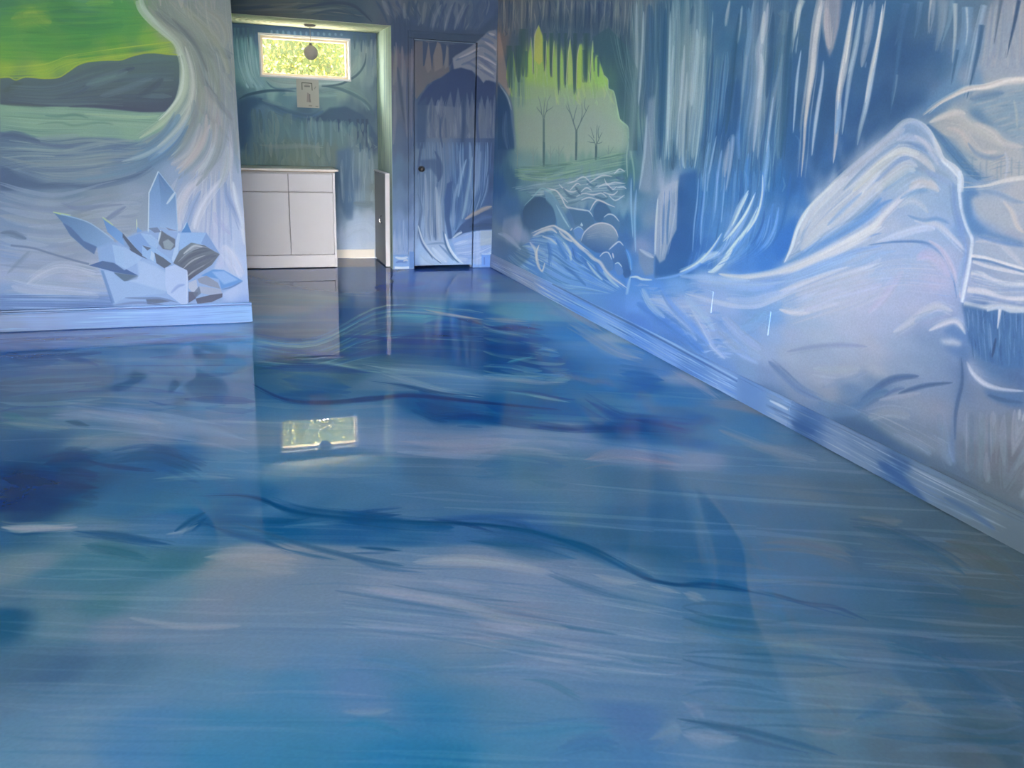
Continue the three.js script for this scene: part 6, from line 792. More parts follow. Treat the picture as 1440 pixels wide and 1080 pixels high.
rightM.s([176,203,207],.376,'b',[-4.418,2.087,-.0929,.0141,-4.394,1.791,-.0938,.0089,-4.365,1.504,-.0945,.0039,-4.339,1.171,-.0956,-.0018]);
rightM.s([189,210,209],.376,'b',[-4.302,2.072,-.0889,.0135,-4.276,1.782,-.0897,.0085,-4.246,1.502,-.0903,.0038,-4.219,1.176,-.0913,-.0017]);
rightM.s([194,213,213],.405,'b',[-4.163,2.054,-.0982,.015,-4.136,1.772,-.099,.0095,-4.105,1.499,-.0996,.0043,-4.077,1.182,-.1007,-.0018]);
rightM.s([146,174,193],.346,'b',[-3.66,1.989,-.0569,.0089,-3.629,1.734,-.0572,.0056,-3.596,1.49,-.0574,.0026,-3.563,1.205,-.0578,-.0008]);
rightM.s([202,207,206],.376,'b',[-3.581,1.979,-.0439,.0069,-3.55,1.729,-.0441,.0043,-3.516,1.488,-.0443,.002,-3.483,1.209,-.0446,-.0006]);
rightM.s([124,151,168],.376,'b',[-3.424,1.959,-.0511,.008,-3.393,1.717,-.0513,.0051,-3.358,1.485,-.0515,.0024,-3.325,1.216,-.0518,-.0007]);
rightM.s([55,103,139],.616,'b',[-4.525,2.008,-.0551,.0071,-4.5,1.76,-.0554,.0046,-4.463,1.447,-.0558,.0015,-4.444,1.166,-.0564,-.0011]);
rightM.s([50,96,132],.616,'b',[-4.01,1.883,-.0213,.0025,-3.979,1.638,-.0214,.0017,-3.969,1.371,-.0218,.0008,-3.959,1.094,-.0221,-.0004]);
rightM.s([50,95,129],.616,'b',[-3.776,1.908,-.0362,.0063,-3.782,1.712,-.0368,.0045,-3.776,1.527,-.0372,.0031,-3.782,1.32,-.0379,.0019]);
rightM.s([49,92,126],.616,'b',[-3.5,1.878,-.032,.0046,-3.48,1.692,-.0322,.0036,-3.471,1.487,-.0326,.0024]);
rightM.s([47,89,123],.616,'b',[-3.367,1.864,-.0401,.0058,-3.347,1.684,-.0404,.0043,-3.326,1.438,-.0408,.0021,-3.305,1.217,-.0411,-.0001]);
// the drapes of ice go on up to the ceiling
for (let u = -7.6; u < -1.85; u += 0.2) { const b = 2.44 + (u + 7.63) * -0.119; rightM.b([[70, 92, 128], [52, 78, 118], [120, 134, 152], [60, 98, 140], [150, 156, 166]], 14, 0.5, 0.12, 0.8, [u, 2.8, 0.13, 0, u, (b + 2.8) / 2, 0.13, 0, u - 0.02, b, 0.13, 0]); }
rightM.grain(0.04, 2, 2);
const backM = new Mural(XP, XR, 0, YC, 560, 1, (u, v) => [u, v + 0.05 * noise(u * 30, v * 1.2)]);
backM.field([.223,2.192,54,73,83,.39,2.194,70,83,85,.618,2.222,74,87,84,.79,2.214,66,84,87,1.026,2.232,53,76,89,1.206,2.212,52,78,95,1.358,2.24,69,88,102,1.481,2.221,71,84,100,1.575,2.274,80,91,106,1.701,2.266,63,81,97,1.828,2.293,68,86,104,1.957,2.257,60,83,109,2.086,2.313,82,99,120,2.251,2.308,62,85,113,2.417,2.338,57,80,112,1.574,2.143,51,71,98,1.701,2.134,50,73,103,1.893,2.125,51,74,105,2.089,2.138,45,70,104,2.354,2.168,56,79,110,1.561,1.998,42,62,91,1.669,2.005,47,66,93,1.56,1.852,82,84,99,1.668,1.859,79,84,100,1.559,1.646,82,91,107,1.668,1.621,64,78,99,1.557,1.405,77,89,106,1.667,1.379,62,77,101,1.555,1.159,68,88,113,1.667,1.131,58,80,110,1.553,.909,69,98,126,1.666,.879,65,90,122,1.565,.654,80,108,140,1.665,.622,71,98,133,1.564,.425,97,125,164,1.678,.392,89,118,158,1.562,.227,117,142,178,1.685,.225,111,139,179,1.596,.072,105,140,190,1.685,.057,98,133,185,1.765,1.923,75,81,97,1.849,1.928,92,92,102,1.927,1.915,97,93,99,1.992,1.967,53,71,97,2.039,1.922,89,96,110,2.157,2.025,35,56,88,1.778,1.716,78,88,99,1.863,1.751,83,93,106,1.962,1.756,98,103,113,2.158,1.947,91,100,117,2.259,1.923,112,116,129,2.357,2.049,113,120,140,2.427,1.994,117,121,134,2.363,1.839,106,117,141,2.433,1.781,72,89,115,2.094,1.763,31,58,98,1.896,1.662,32,60,99,2.23,1.71,29,55,95,2.401,1.687,29,55,94,1.779,1.536,44,70,101,2.096,1.642,29,56,96,1.831,1.477,63,82,108,1.931,1.481,77,93,116,2.031,1.516,80,96,120,2.132,1.49,61,82,112,2.234,1.494,52,74,112,2.337,1.498,53,75,110,2.441,1.503,30,56,95,1.779,1.29,51,75,106,1.865,1.293,83,99,120,1.966,1.297,80,96,119,2.067,1.3,86,101,123,2.17,1.304,39,67,109,2.273,1.307,61,81,113,2.377,1.311,57,81,114,2.461,1.314,28,57,96,1.78,1.072,74,98,124,1.9,1.075,77,100,129,2.036,1.078,77,100,131,2.174,1.081,43,77,121,2.313,1.085,57,86,124,2.453,1.088,35,65,104,1.78,.849,76,104,136,1.902,.819,89,114,143,2.026,.82,80,105,139,2.109,.822,46,83,128,2.248,.823,66,99,140,2.389,.825,53,88,132,2.461,.826,31,63,104,1.781,.59,98,127,163,1.904,.59,105,130,160,2.014,.591,93,123,160,2.098,.591,43,81,130,2.218,.592,76,110,151,2.36,.592,48,85,130,2.467,.626,45,79,124,1.781,.392,113,143,181,1.905,.391,122,144,174,2.01,.391,110,141,180,2.116,.357,82,120,168,2.292,.424,41,75,120,2.435,.457,46,77,118,1.781,.191,125,158,198,1.906,.223,130,157,191,2.012,.154,142,168,201,2.118,.186,104,145,198,2.261,.219,121,156,203,2.405,.252,118,148,190,1.837,.067,140,171,204,2.12,.062,134,170,211,2.337,.059,106,149,208,2.446,.057,86,130,199],1.9,0.0012);
backM.b([[46,66,82],[82,92,91],[55,78,91],[97,104,103],[65,86,96]],46,.574,.06,.5,[.195,2.17,-.0027,-.0416,.49,2.198,-.0025,-.0474,.884,2.228,.0551,-.0544,1.261,2.218,.0873,-.0696]);
backM.s([40,62,86],.779,'b',[.713,2.204,.0028,-.0175,.896,2.25,.0023,-.0178,1.057,2.279,-.0009,-.0183,1.185,2.267,-.0076,-.0177,1.266,2.219,-.0134,-.0151,1.348,2.149,-.0146,-.0143]);
backM.s([98,110,109],.616,'b',[.757,2.181,.0015,-.013,.917,2.214,.0009,-.0131,1.056,2.23,-.0023,-.0134,1.172,2.201,-.0051,-.0131]);
backM.s([42,64,83],.699,'b',[.824,2.165,.0033,-.0142,.963,2.207,.0015,-.0147,1.102,2.218,-.0037,-.015,1.242,2.174,-.0066,-.0145]);
backM.s([51,72,90],.616,'b',[.194,2.144,.0021,-.0156,.336,2.181,.0017,-.0158,.513,2.215,.0013,-.016]);
backM.s([96,104,101],.527,'b',[.412,2.166,.0018,-.0159,.624,2.213,.0025,-.0158,.76,2.256,.0036,-.0156]);
backM.b([[97,108,123],[52,75,106],[84,100,117],[44,69,100],[108,118,130]],60,.528,.035,.6,[1.874,2.365,.5216,.0413,1.886,2.288,.4865,.0258,1.917,2.212,.4581,.0108,1.904,2.143,.4213,-.0045]);
backM.s([43,67,97],.658,'b',[1.377,2.326,-.0139,-.0095,1.424,2.264,-.0145,-.0088,1.459,2.201,-.0154,-.0075,1.482,2.147,-.0157,-.0069]);
backM.s([44,68,98],.658,'b',[1.484,2.334,-.016,-.0061,1.508,2.27,-.016,-.0062,1.537,2.195,-.016,-.0064]);
backM.s([44,68,98],.658,'b',[1.678,2.349,-.0168,.0012,1.666,2.282,-.0169,.0011,1.653,2.204,-.0169,.001]);
backM.s([44,68,99],.658,'b',[1.752,2.355,-.0165,.0029,1.727,2.276,-.017,.0007,1.727,2.187,-.0172,-.0012]);
backM.s([44,69,99],.658,'b',[1.9,2.345,-.0163,.0042,1.864,2.253,-.0169,.0025,1.839,2.116,-.0172,.0014]);
backM.s([45,69,100],.658,'b',[2.013,2.354,-.0161,.0051,1.964,2.249,-.0169,.0031,1.94,2.112,-.0174,.0014]);
backM.s([45,70,101],.658,'b',[2.089,2.371,-.017,.0031,2.052,2.256,-.0171,.0029,2.016,2.117,-.0172,.0027]);
backM.s([46,71,103],.658,'b',[2.216,2.358,-.0165,.0051,2.167,2.253,-.0172,.0033,2.144,2.126,-.0177,.0016]);
backM.s([107,117,129],.572,'b',[1.436,2.33,-.019,-.0084,1.46,2.278,-.0187,-.0092,1.495,2.214,-.0185,-.0098]);
backM.s([107,118,130],.572,'b',[1.629,2.324,-.0208,-.0016,1.629,2.258,-.0208,-.0024,1.635,2.192,-.0208,-.0031]);
backM.s([107,119,131],.572,'b',[1.813,2.349,-.0209,.0007,1.801,2.259,-.021,.0006,1.789,2.158,-.0211,.0006]);
backM.s([109,121,134],.572,'b',[2.064,2.346,-.0201,.0055,2.015,2.23,-.0207,.004,1.991,2.115,-.0212,.0023]);
backM.s([108,119,132],.572,'b',[1.963,2.339,-.0192,.007,1.901,2.222,-.0202,.0048,1.877,2.108,-.021,.0023]);
backM.s([111,122,135],.572,'b',[2.178,2.367,-.02,.0064,2.116,2.238,-.0203,.0057,2.08,2.133,-.0207,.0047]);
backM.p([44,66,94],.6,10,0,[1.507,2.215,1.568,2.198,1.605,2.245,1.629,2.18,1.727,2.154,2.016,2.129,2.324,2.161,2.452,2.285,2.482,2.379,2.489,2.161,2.328,2.034,1.715,2.029,1.53,2.017,1.506,2.116]);
backM.s([40,62,91],.855,'b',[1.537,2.195,-.0113,-.0012,1.541,2.074,-.0114,-.0011,1.543,1.973,-.0114,-.0007,1.54,1.905,-.0114,-.0003]);
backM.s([40,62,91],.855,'b',[1.586,2.199,-.0113,-.0012,1.59,2.077,-.0114,-.0011,1.592,1.976,-.0115,-.0007,1.589,1.908,-.0115,-.0003]);
backM.s([40,62,92],.855,'b',[1.635,2.203,-.0114,-.0012,1.639,2.08,-.0115,-.0011,1.642,1.979,-.0115,-.0007,1.639,1.911,-.0115,-.0003]);
backM.s([40,62,92],.855,'b',[1.678,2.206,-.0114,-.0012,1.683,2.083,-.0115,-.0011,1.685,1.982,-.0115,-.0007,1.682,1.913,-.0116,-.0003]);
backM.s([101,104,116],.699,'b',[1.554,2.007,-.0133,-.0012,1.557,1.872,-.0134,-.0008,1.552,1.665,-.0135,-.0005]);
backM.s([101,104,116],.699,'b',[1.609,1.977,-.0134,-.0012,1.613,1.841,-.0135,-.0008,1.608,1.633,-.0136,-.0005]);
backM.s([101,104,116],.699,'b',[1.69,1.959,-.0135,-.0012,1.693,1.823,-.0136,-.0008,1.689,1.614,-.0137,-.0004]);
backM.s([105,107,113],.658,'b',[1.536,1.972,-.0189,-.0031,1.547,1.871,-.0191,-.0016,1.54,1.757,-.0191,.0003,1.527,1.641,-.0191,.0008]);
backM.s([49,68,94],.699,'b',[1.565,1.804,-.021,-.0036,1.583,1.667,-.0211,-.0035,1.607,1.481,-.0213,-.0036,1.632,1.316,-.0215,-.0036]);
backM.s([90,101,119],.572,'b',[1.628,1.865,-.025,-.0021,1.633,1.669,-.0252,-.002,1.641,1.435,-.0255,-.0019,1.65,1.197,-.0257,-.0018]);
backM.s([54,74,102],.699,'b',[1.658,1.809,-.0135,-.0005,1.651,1.554,-.0137,-.0006,1.657,1.257,-.0138,-.0007]);
backM.s([87,99,117],.616,'b',[1.69,1.788,-.0175,-.0008,1.687,1.555,-.0176,-.0008,1.689,1.198,-.0179,-.0007]);
backM.s([99,110,129],.572,'b',[1.539,1.607,-.0193,-.0009,1.537,1.372,-.0195,-.0003,1.523,1.133,-.0196,.0004]);
backM.p([40,63,89],.8,4,0,[1.712,2.08,2.483,2.132,2.485,2.079,2.301,2.033,1.966,2.028,1.802,2.032,1.712,2.034]);
backM.p([81,85,96],.95,2,0,[1.727,2.018,1.796,2.023,1.796,1.828,1.809,1.829,1.846,2.013,1.873,1.867,1.879,1.775,1.893,1.915,1.926,2.031,1.956,2.01,1.98,1.943,1.981,1.816,2,1.84,2.012,2.008,2.033,1.987,2.032,1.83,2.046,1.784,1.956,1.732,1.841,1.668,1.791,1.607,1.74,1.534,1.727,1.557]);
backM.p([102,99,106],.7,4,0,[1.846,2.013,1.873,1.867,1.876,1.798,1.841,1.761,1.813,1.829]);
backM.p([105,102,107],.7,4,0,[1.926,2.031,1.96,2.005,1.977,1.943,1.975,1.815,1.905,1.776,1.893,1.915]);
backM.p([101,107,119],.7,4,0,[2.012,2.008,2.03,1.981,2.027,1.83,2,1.805,1.999,1.898]);
backM.p([38,60,91],.9,2,0,[1.796,2.029,1.846,2.015,1.813,1.829,1.8,1.817]);
backM.p([38,61,92],.9,2,0,[1.852,2.015,1.928,2.032,1.891,1.915,1.882,1.787,1.871,1.879]);
backM.p([39,62,93],.9,2,0,[1.96,2.022,2.011,2.012,2.003,1.898,1.984,1.827,1.977,1.931]);
backM.p([35,57,90],.95,4,0,[2.033,2.015,2.301,2.03,2.096,1.927,2.058,1.855,2.039,1.831]);
backM.p([106,116,133],.95,5,0,[2.07,1.902,2.147,1.953,2.25,2.018,2.326,2.081,2.403,2.149,2.475,2.166,2.485,2.068,2.496,1.713,2.415,1.733,2.363,1.7,2.308,1.751,2.228,1.806,2.149,1.825,2.084,1.81]);
backM.s([69,89,120],.74,'b',[2.096,1.88,.0083,-.0141,2.199,1.933,.0076,-.0144,2.303,1.974,.0068,-.0148]);
backM.s([71,91,122],.74,'b',[2.201,1.863,.0084,-.0141,2.304,1.916,.003,-.016,2.384,1.897,-.0067,-.0156,2.465,1.866,-.0079,-.0153]);
backM.s([72,93,124],.74,'b',[2.276,2.008,.0034,-.0158,2.354,2.024,-.0037,-.0161,2.448,1.983,-.0106,-.0138,2.482,1.95,-.0139,-.0114]);
backM.s([73,93,125],.74,'b',[2.326,2.081,-.0032,-.0161,2.392,2.073,-.0064,-.0155,2.459,2.043,-.0091,-.0146]);
backM.s([71,91,123],.74,'b',[2.318,1.905,-.0098,-.0142,2.398,1.863,-.0107,-.0138,2.48,1.808,-.0116,-.0134]);
backM.s([74,95,127],.74,'b',[2.378,2.13,-.0064,-.0154,2.444,2.112,-.009,-.0145,2.478,2.085,-.0127,-.0123]);
backM.s([69,89,120],.74,'b',[2.149,1.848,.0047,-.0156,2.227,1.87,-.0038,-.0162,2.32,1.823,-.0096,-.0144]);
backM.s([72,92,124],.74,'b',[2.356,1.966,-.0098,-.0142,2.436,1.924,-.0106,-.0139,2.484,1.891,-.0117,-.0132]);
backM.s([71,91,122],.74,'b',[2.32,1.823,-.0079,-.0152,2.4,1.791,-.0093,-.0147,2.475,1.748,-.0106,-.0141]);
backM.s([145,146,155],.74,'b',[2.122,1.905,.0058,-.0112,2.225,1.952,.0066,-.0109,2.315,2.004,.0073,-.0105]);
backM.s([148,149,158],.74,'b',[2.304,1.939,-.0053,-.012,2.397,1.91,-.0063,-.0117,2.485,1.867,-.0073,-.0114]);
backM.s([151,152,161],.74,'b',[2.366,2.06,-.0076,-.011,2.447,2.019,-.0084,-.0106,2.481,1.991,-.0099,-.0096]);
backM.s([146,148,156],.74,'b',[2.305,1.869,-.0077,-.0111,2.386,1.826,-.0077,-.0111,2.467,1.783,-.0077,-.0112]);
backM.s([153,154,163],.74,'b',[2.404,2.132,-.0042,-.0122,2.434,2.125,-.0042,-.0122,2.464,2.119,-.0042,-.0122]);
backM.p([27,54,94],.95,5,0,[1.746,1.487,1.791,1.583,1.854,1.657,1.956,1.727,2.059,1.797,2.149,1.825,2.254,1.807,2.321,1.752,2.363,1.7,2.388,1.731,2.469,1.711,2.553,1.643,2.611,1.524,2.559,1.472,1.842,1.491]);
backM.p([76,91,113],.8,4,0,[1.837,1.202,1.841,1.467,1.88,1.564,1.912,1.458,1.919,1.205]);
backM.p([77,91,114],.8,4,0,[1.928,1.205,1.931,1.471,1.971,1.58,2.008,1.462,2.016,1.208]);
backM.p([77,92,115],.8,4,0,[2.007,1.208,2.009,1.474,2.055,1.619,2.087,1.465,2.096,1.21]);
backM.p([78,93,116],.8,4,0,[2.093,1.21,2.095,1.478,2.126,1.658,2.166,1.469,2.176,1.213]);
backM.p([79,94,117],.8,4,0,[2.193,1.213,2.193,1.482,2.212,1.621,2.243,1.472,2.254,1.215]);
backM.p([79,95,118],.8,4,0,[2.243,1.215,2.242,1.484,2.26,1.635,2.293,1.474,2.305,1.217]);
backM.p([80,96,119],.8,4,0,[2.321,1.217,2.32,1.487,2.345,1.597,2.387,1.478,2.4,1.219]);
backM.p([81,97,121],.8,4,0,[2.396,1.219,2.394,1.49,2.408,1.6,2.451,1.48,2.464,1.221]);
backM.p([82,98,122],.8,4,0,[2.464,1.221,2.461,1.493,2.475,1.615,2.498,1.482,2.512,1.223]);
backM.b([[92,106,126],[65,84,112],[100,113,132],[50,72,104],[78,95,120]],90,.574,.035,.5,[2.158,1.553,.3225,.0143,2.155,1.383,.3245,.0121,2.164,1.212,.327,.0099]);
backM.p([28,57,95],.75,8,0,[2.153,1.576,2.206,1.591,2.204,1.336,2.188,1.12,2.155,1.119,2.167,1.396]);
backM.p([28,57,99],.7,10,0,[2.498,1.665,2.611,1.548,2.632,1.351,2.626,1.125,2.494,1.122,2.484,1.469]);
backM.p([37,65,100],.75,8,0,[1.746,1.487,1.836,1.562,1.83,1.323,1.818,1.11,1.74,1.108]);
backM.s([39,66,105],.616,'b',[1.972,1.401,-.0121,.0005,1.961,1.255,-.0122,-.0009,1.988,1.115,-.0121,-.0023]);
backM.s([38,67,109],.699,'b',[2.301,1.511,-.0145,-.0011,2.311,1.34,-.0145,-.0014,2.337,1.124,-.0147,-.0015]);
backM.b([[102,123,149],[64,94,130],[117,138,161],[48,80,121],[85,110,138]],90,.574,.05,.6,[1.871,1.168,.137,.0039,1.886,.86,.1454,.0023,1.881,.575,.1268,.0325,1.883,.27,.1421,-.0144]);
backM.b([[54,92,137],[96,126,163],[39,76,124],[78,110,152],[111,139,174]],90,.574,.04,.5,[2.25,1.179,.2221,.0064,2.255,.929,.2108,.0039,2.266,.674,.1774,.066,2.228,.459,.136,.1113]);
backM.p([39,69,106],.6,8,0,[1.766,1.006,1.923,1.022,1.977,.961,1.951,.836,1.871,.934,1.806,.921]);
backM.s([41,71,110],.779,'b',[1.91,1.096,-.0222,-.0099,1.963,.986,-.0238,-.0064,1.971,.886,-.0246,.0021,1.945,.81,-.0236,.0071]);
backM.s([32,60,97],.527,'b',[1.792,1.166,-.0159,.002,1.766,1.019,-.016,.0015,1.753,.87,-.0161,.001]);
backM.p([34,71,119],.85,5,0,[2.085,.825,2.074,.672,2.063,.465,2.093,.281,2.052,.282,2.016,.465,2.007,.646,2.032,.799]);
backM.s([43,80,130],.658,'b',[2.244,1.029,-.0312,.0037,2.22,.865,-.031,.0057,2.169,.673,-.0312,.0054,2.145,.465,-.0316,.005,2.12,.36,-.0311,.0076]);
backM.s([114,144,177],.616,'b',[2.217,1.029,-.0223,.0054,2.166,.851,-.0227,.0042,2.142,.672,-.023,.0029]);
backM.s([123,149,179],.572,'b',[2.277,1.055,-.0188,.0017,2.249,.802,-.0189,.0023,2.212,.569,-.0189,.0034,2.187,.465,-.0187,.0044]);
backM.s([103,134,169],.527,'b',[2.351,1.107,-.0232,.0015,2.33,.854,-.0232,.0032,2.279,.648,-.0229,.0052]);
backM.s([108,136,170],.616,'b',[2.14,.8,-.0184,.0041,2.102,.646,-.0189,.0018,2.099,.387,-.0191,.0005]);
backM.s([129,150,175],.527,'b',[1.819,.896,-.0305,-.0021,1.833,.67,-.0308,-.0018,1.847,.414,-.031,-.0027,1.875,.257,-.031,-.0047]);
backM.s([141,161,184],.527,'b',[1.925,.772,-.037,-.0031,1.94,.607,-.0373,-.0027,1.955,.413,-.0376,-.0026,1.97,.256,-.0379,-.0027]);
backM.s([66,95,131],.818,'b',[1.747,.72,-.0138,-.0034,1.787,.568,-.0144,-.0008,1.767,.388,-.0144,-.0013,1.821,.231,-.0134,-.0055,1.903,.085,-.013,-.0067]);
backM.s([54,86,130],.818,'b',[1.754,.362,-.0117,-.0039,1.801,.232,-.0109,-.0058,1.89,.125,-.0091,-.0084,1.986,.043,-.0082,-.0093]);
backM.s([175,195,212],.699,'b',[1.754,.414,-.0137,-.0044,1.808,.258,-.013,-.0062,1.903,.125,-.0111,-.0093,1.986,.057,-.0094,-.011]);
backM.s([72,103,141],.616,'b',[1.86,.568,-.0145,.0005,1.854,.414,-.0145,-.0005,1.875,.257,-.0145,-.0016]);
backM.s([93,122,160],.616,'b',[1.835,.231,.0014,-.0142,1.984,.243,-.0008,-.0143,2.039,.216,-.0065,-.0128]);
backM.s([172,193,213],.929,'b',[2.017,.335,-.0162,-.0046,2.06,.202,-.0155,-.0065,2.123,.108,-.0128,-.0107,2.208,.039,-.0109,-.0127]);
backM.s([53,90,136],.855,'b',[1.996,.361,-.0123,-.0026,2.032,.216,-.0119,-.0041,2.096,.108,-.0101,-.0074,2.166,.047,-.0085,-.0092]);
backM.s([163,185,208],.616,'b',[1.889,.204,-.0241,-.0193,1.958,.124,-.0223,-.0215,2.041,.056,-.0203,-.0236]);
backM.s([78,115,163],.699,'b',[1.957,.23,-.0104,-.01,2.04,.149,-.0109,-.0096,2.11,.068,-.0114,-.0091]);
backM.s([130,158,192],.616,'b',[1.781,.153,-.0192,-.0185,1.849,.086,-.016,-.0214,1.931,.044,-.0122,-.0239]);
backM.p([123,154,200],.85,6,0,[2.079,.282,2.161,.334,2.286,.359,2.496,.372,2.503,.143,2.378,.036,2.208,.039,2.137,.121]);
backM.b([[150,175,211],[98,137,192],[163,185,212],[113,150,203]],40,.574,.08,.5,[2.123,.168,.0294,-.1138,2.289,.192,.0034,-.1543,2.5,.251,.0032,-.1078]);
backM.p([39,72,115],.95,4,0,[2.093,.295,2.174,.413,2.283,.491,2.379,.557,2.476,.59,2.504,.584,2.593,.465,2.618,.358,2.482,.372,2.314,.359,2.203,.333,2.121,.294]);
backM.s([144,140,140],.779,'b',[2.214,.465,.0155,-.0222,2.31,.524,.0144,-.0229,2.406,.57,.0111,-.0245,2.483,.59,.0082,-.0255]);
backM.s([160,180,198],.855,'b',[2.093,.288,.0104,-.0132,2.148,.327,.0095,-.0138,2.189,.347,.0079,-.0147]);
backM.s([61,93,134],.616,'b',[2.284,.426,.0164,-.0267,2.394,.485,.0111,-.0291,2.493,.491,.0033,-.0307]);
backM.s([28,58,101],.616,'b',[2.257,.399,.0033,-.0264,2.396,.412,.0024,-.0267,2.495,.412,.0008,-.0268]);
backM.b([[98,130,175],[135,160,195],[74,110,160]],30,.48,.1,.6,[1.596,.466,.0655,-.0001,1.595,.312,.0725,-.0005,1.594,.156,.0729,-.001]);
backM.p([65,112,176],.7,3,0,[1.667,.168,1.717,.167,1.721,.015,1.667,.016]);
backM.p([100,142,197],.8,3,0,[1.515,.137,1.66,.139,1.667,.007,1.516,.006]);
backM.s([172,190,208],.855,'b',[1.528,.117,-.0033,-.0158,1.594,.103,-.0001,-.0163,1.654,.115,.0035,-.016]);
backM.s([179,197,209],.929,'n',[1.524,.019,-.0009,-.0142,1.593,.014,-.0001,-.0143,1.663,.016,.0008,-.0144]);
backM.s([64,106,168],.779,'b',[1.534,.065,.0044,-.0157,1.58,.077,.0007,-.0163,1.647,.068,-.002,-.0162]);
backM.s([170,177,190],.779,'b',[1.607,.077,.0042,-.0094,1.636,.089,.0006,-.0102,1.654,.079,-.0055,-.0086]);
backM.p([86,136,210],.9,3,0,[2.383,.124,2.489,.127,2.49,.013,2.39,.015]);
backM.s([156,188,225],.855,'n',[2.387,.134,.0005,-.0084,2.438,.134,.0005,-.0084,2.489,.135,.0005,-.0084]);
backM.s([59,107,179],.779,'n',[2.413,.103,-.0088,.0001,2.414,.066,-.0088,.0002,2.415,.029,-.0088,.0002]);
backM.p([150,177,214],.5,4,0,[2.321,.359,2.37,.359,2.378,.036,2.328,.023]);
backM.p([136,156,172],.7,5,0,[2.37,.359,2.489,.358,2.493,.224,2.373,.212]);
backM.s([132,161,200],.779,'n',[2.307,.346,-.0087,0,2.312,.193,-.0087,0,2.317,.037,-.0088,.0001]);
for (let u = 0.2; u < XR; u += 0.18) backM.b([[74, 92, 118], [58, 76, 104], [104, 112, 126]], 12, 0.45, 0.12, 0.8, [u, 2.8, 0.12, 0, u, 2.6, 0.12, 0, u, 2.33 + u * 0.04, 0.12, 0]);
backM.grain(0.04, 2, 2);
const recM = new Mural(XP, XE, 0, 2.2, 560, 1, (u, v) => [u, v + 0.05 * noise(u * 30, v * 1.2)]);
recM.field([.263,2.088,78,111,145,.416,2.087,83,118,160,.666,2.098,93,132,172,.921,2.091,87,120,162,1.182,2.091,87,117,153,1.382,2.104,67,96,124,1.503,2.081,62,87,117,.233,1.908,103,152,171,.311,1.882,118,166,184,.368,1.795,132,177,192,.299,1.669,136,182,193,.39,1.624,148,191,204,1.298,1.942,109,136,148,1.392,1.948,120,137,144,1.48,1.922,94,119,141,1.342,1.787,123,148,151,1.443,1.729,109,133,145,1.497,1.667,80,105,124,.258,1.513,90,131,152,.385,1.537,110,153,173,.546,1.589,139,180,185,.645,1.637,151,183,187,.64,1.53,94,136,153,.829,1.38,67,99,124,1.036,1.644,112,142,145,1.169,1.619,120,148,147,1.304,1.593,97,124,132,1.439,1.534,84,111,126,1.032,1.516,96,129,138,1.233,1.46,76,104,124,1.403,1.402,62,88,112,.284,1.421,69,108,145,.379,1.425,89,128,161,.274,1.263,60,99,136,.229,1.039,83,122,150,.402,1.268,84,122,147,.457,1.109,96,131,143,.532,1.304,94,130,147,.626,1.244,89,125,139,.757,1.248,83,118,133,.89,1.253,75,109,129,1.024,1.257,78,110,123,1.158,1.196,84,115,125,1.295,1.2,85,109,122,1.398,1.17,74,99,118,1.467,1.105,60,84,107,.617,1.049,91,119,123,.816,1.054,92,115,116,1.017,1.026,87,109,111,.514,.948,89,114,116,.287,.943,97,130,139,.744,.92,99,119,118,1.082,.941,89,109,111,1.22,.964,79,107,129,1.36,.967,98,124,136,1.465,.935,88,111,120,1.181,.76,69,101,129,1.285,.727,69,99,128,1.39,.728,101,125,139,1.461,.695,97,116,123,1.211,.554,71,105,139,1.316,.554,105,132,156,1.423,.555,108,130,141,1.137,.414,100,131,162,1.277,.379,139,163,191,1.42,.379,138,157,178,1.202,.202,157,179,207,1.417,.2,155,175,199,1.271,.094,169,188,209,1.415,.092,170,185,200,.589,.448,153,171,182],1.9,0.0012);
recM.p([59,89,122],.6,12,0,[.206,2.125,.898,2.139,1.526,2.141,1.525,2.074,1.276,2.045,1.251,2.08,.44,2.055,.211,2.022]);
recM.s([83,123,149],.892,'e',[.233,2.093,-.0147,-.0016,.232,2.012,-.0148,-.0012,.226,1.942,-.0148,-.0007]);
recM.s([80,120,146],.892,'e',[.263,2.095,-.0148,-.0015,.259,1.979,-.0148,-.0011,.254,1.909,-.0148,-.0007]);
recM.s([77,116,143],.892,'e',[.305,2.098,-.0148,-.0019,.305,2.04,-.0148,-.0013,.299,1.97,-.0149,-.0007]);
recM.s([74,112,139],.892,'e',[.346,2.101,-.0149,-.0014,.342,1.961,-.0149,-.0011,.337,1.891,-.0149,-.0007]);
recM.s([71,108,135],.892,'e',[.394,2.104,-.0149,-.0021,.395,2.058,-.015,-.0013,.39,1.988,-.015,-.0007]);
recM.s([66,94,117],.892,'e',[1.304,2.107,-.0221,-.0023,1.305,2.047,-.0222,-.0018,1.303,1.974,-.0222,-.0014]);
recM.s([65,93,116],.892,'e',[1.366,2.112,-.0222,-.0021,1.367,2.027,-.0223,-.0017,1.366,1.954,-.0224,-.0014]);
recM.s([65,92,115],.892,'e',[1.434,2.116,-.0223,-.0029,1.436,2.08,-.0224,-.0019,1.435,2.007,-.0224,-.0014]);
recM.b([[189,225,234],[133,179,198],[198,229,239],[113,158,180],[163,201,216]],50,.528,.08,.6,[.33,2.019,.1087,.0188,.333,1.867,.1087,.0065,.354,1.702,.1021,-.0184,.421,1.586,.1169,.0057]);
recM.b([[142,160,165],[110,135,148],[130,150,157],[93,120,136]],30,.48,.08,.6,[1.394,2.065,.118,.0199,1.391,1.906,.1185,.007,1.389,1.745,.119,-.0061]);
recM.s([150,192,234],.48,'b',[.551,2.097,-.0151,-.0023,.552,2.071,-.0151,-.0023,.553,2.045,-.0152,-.0023]);
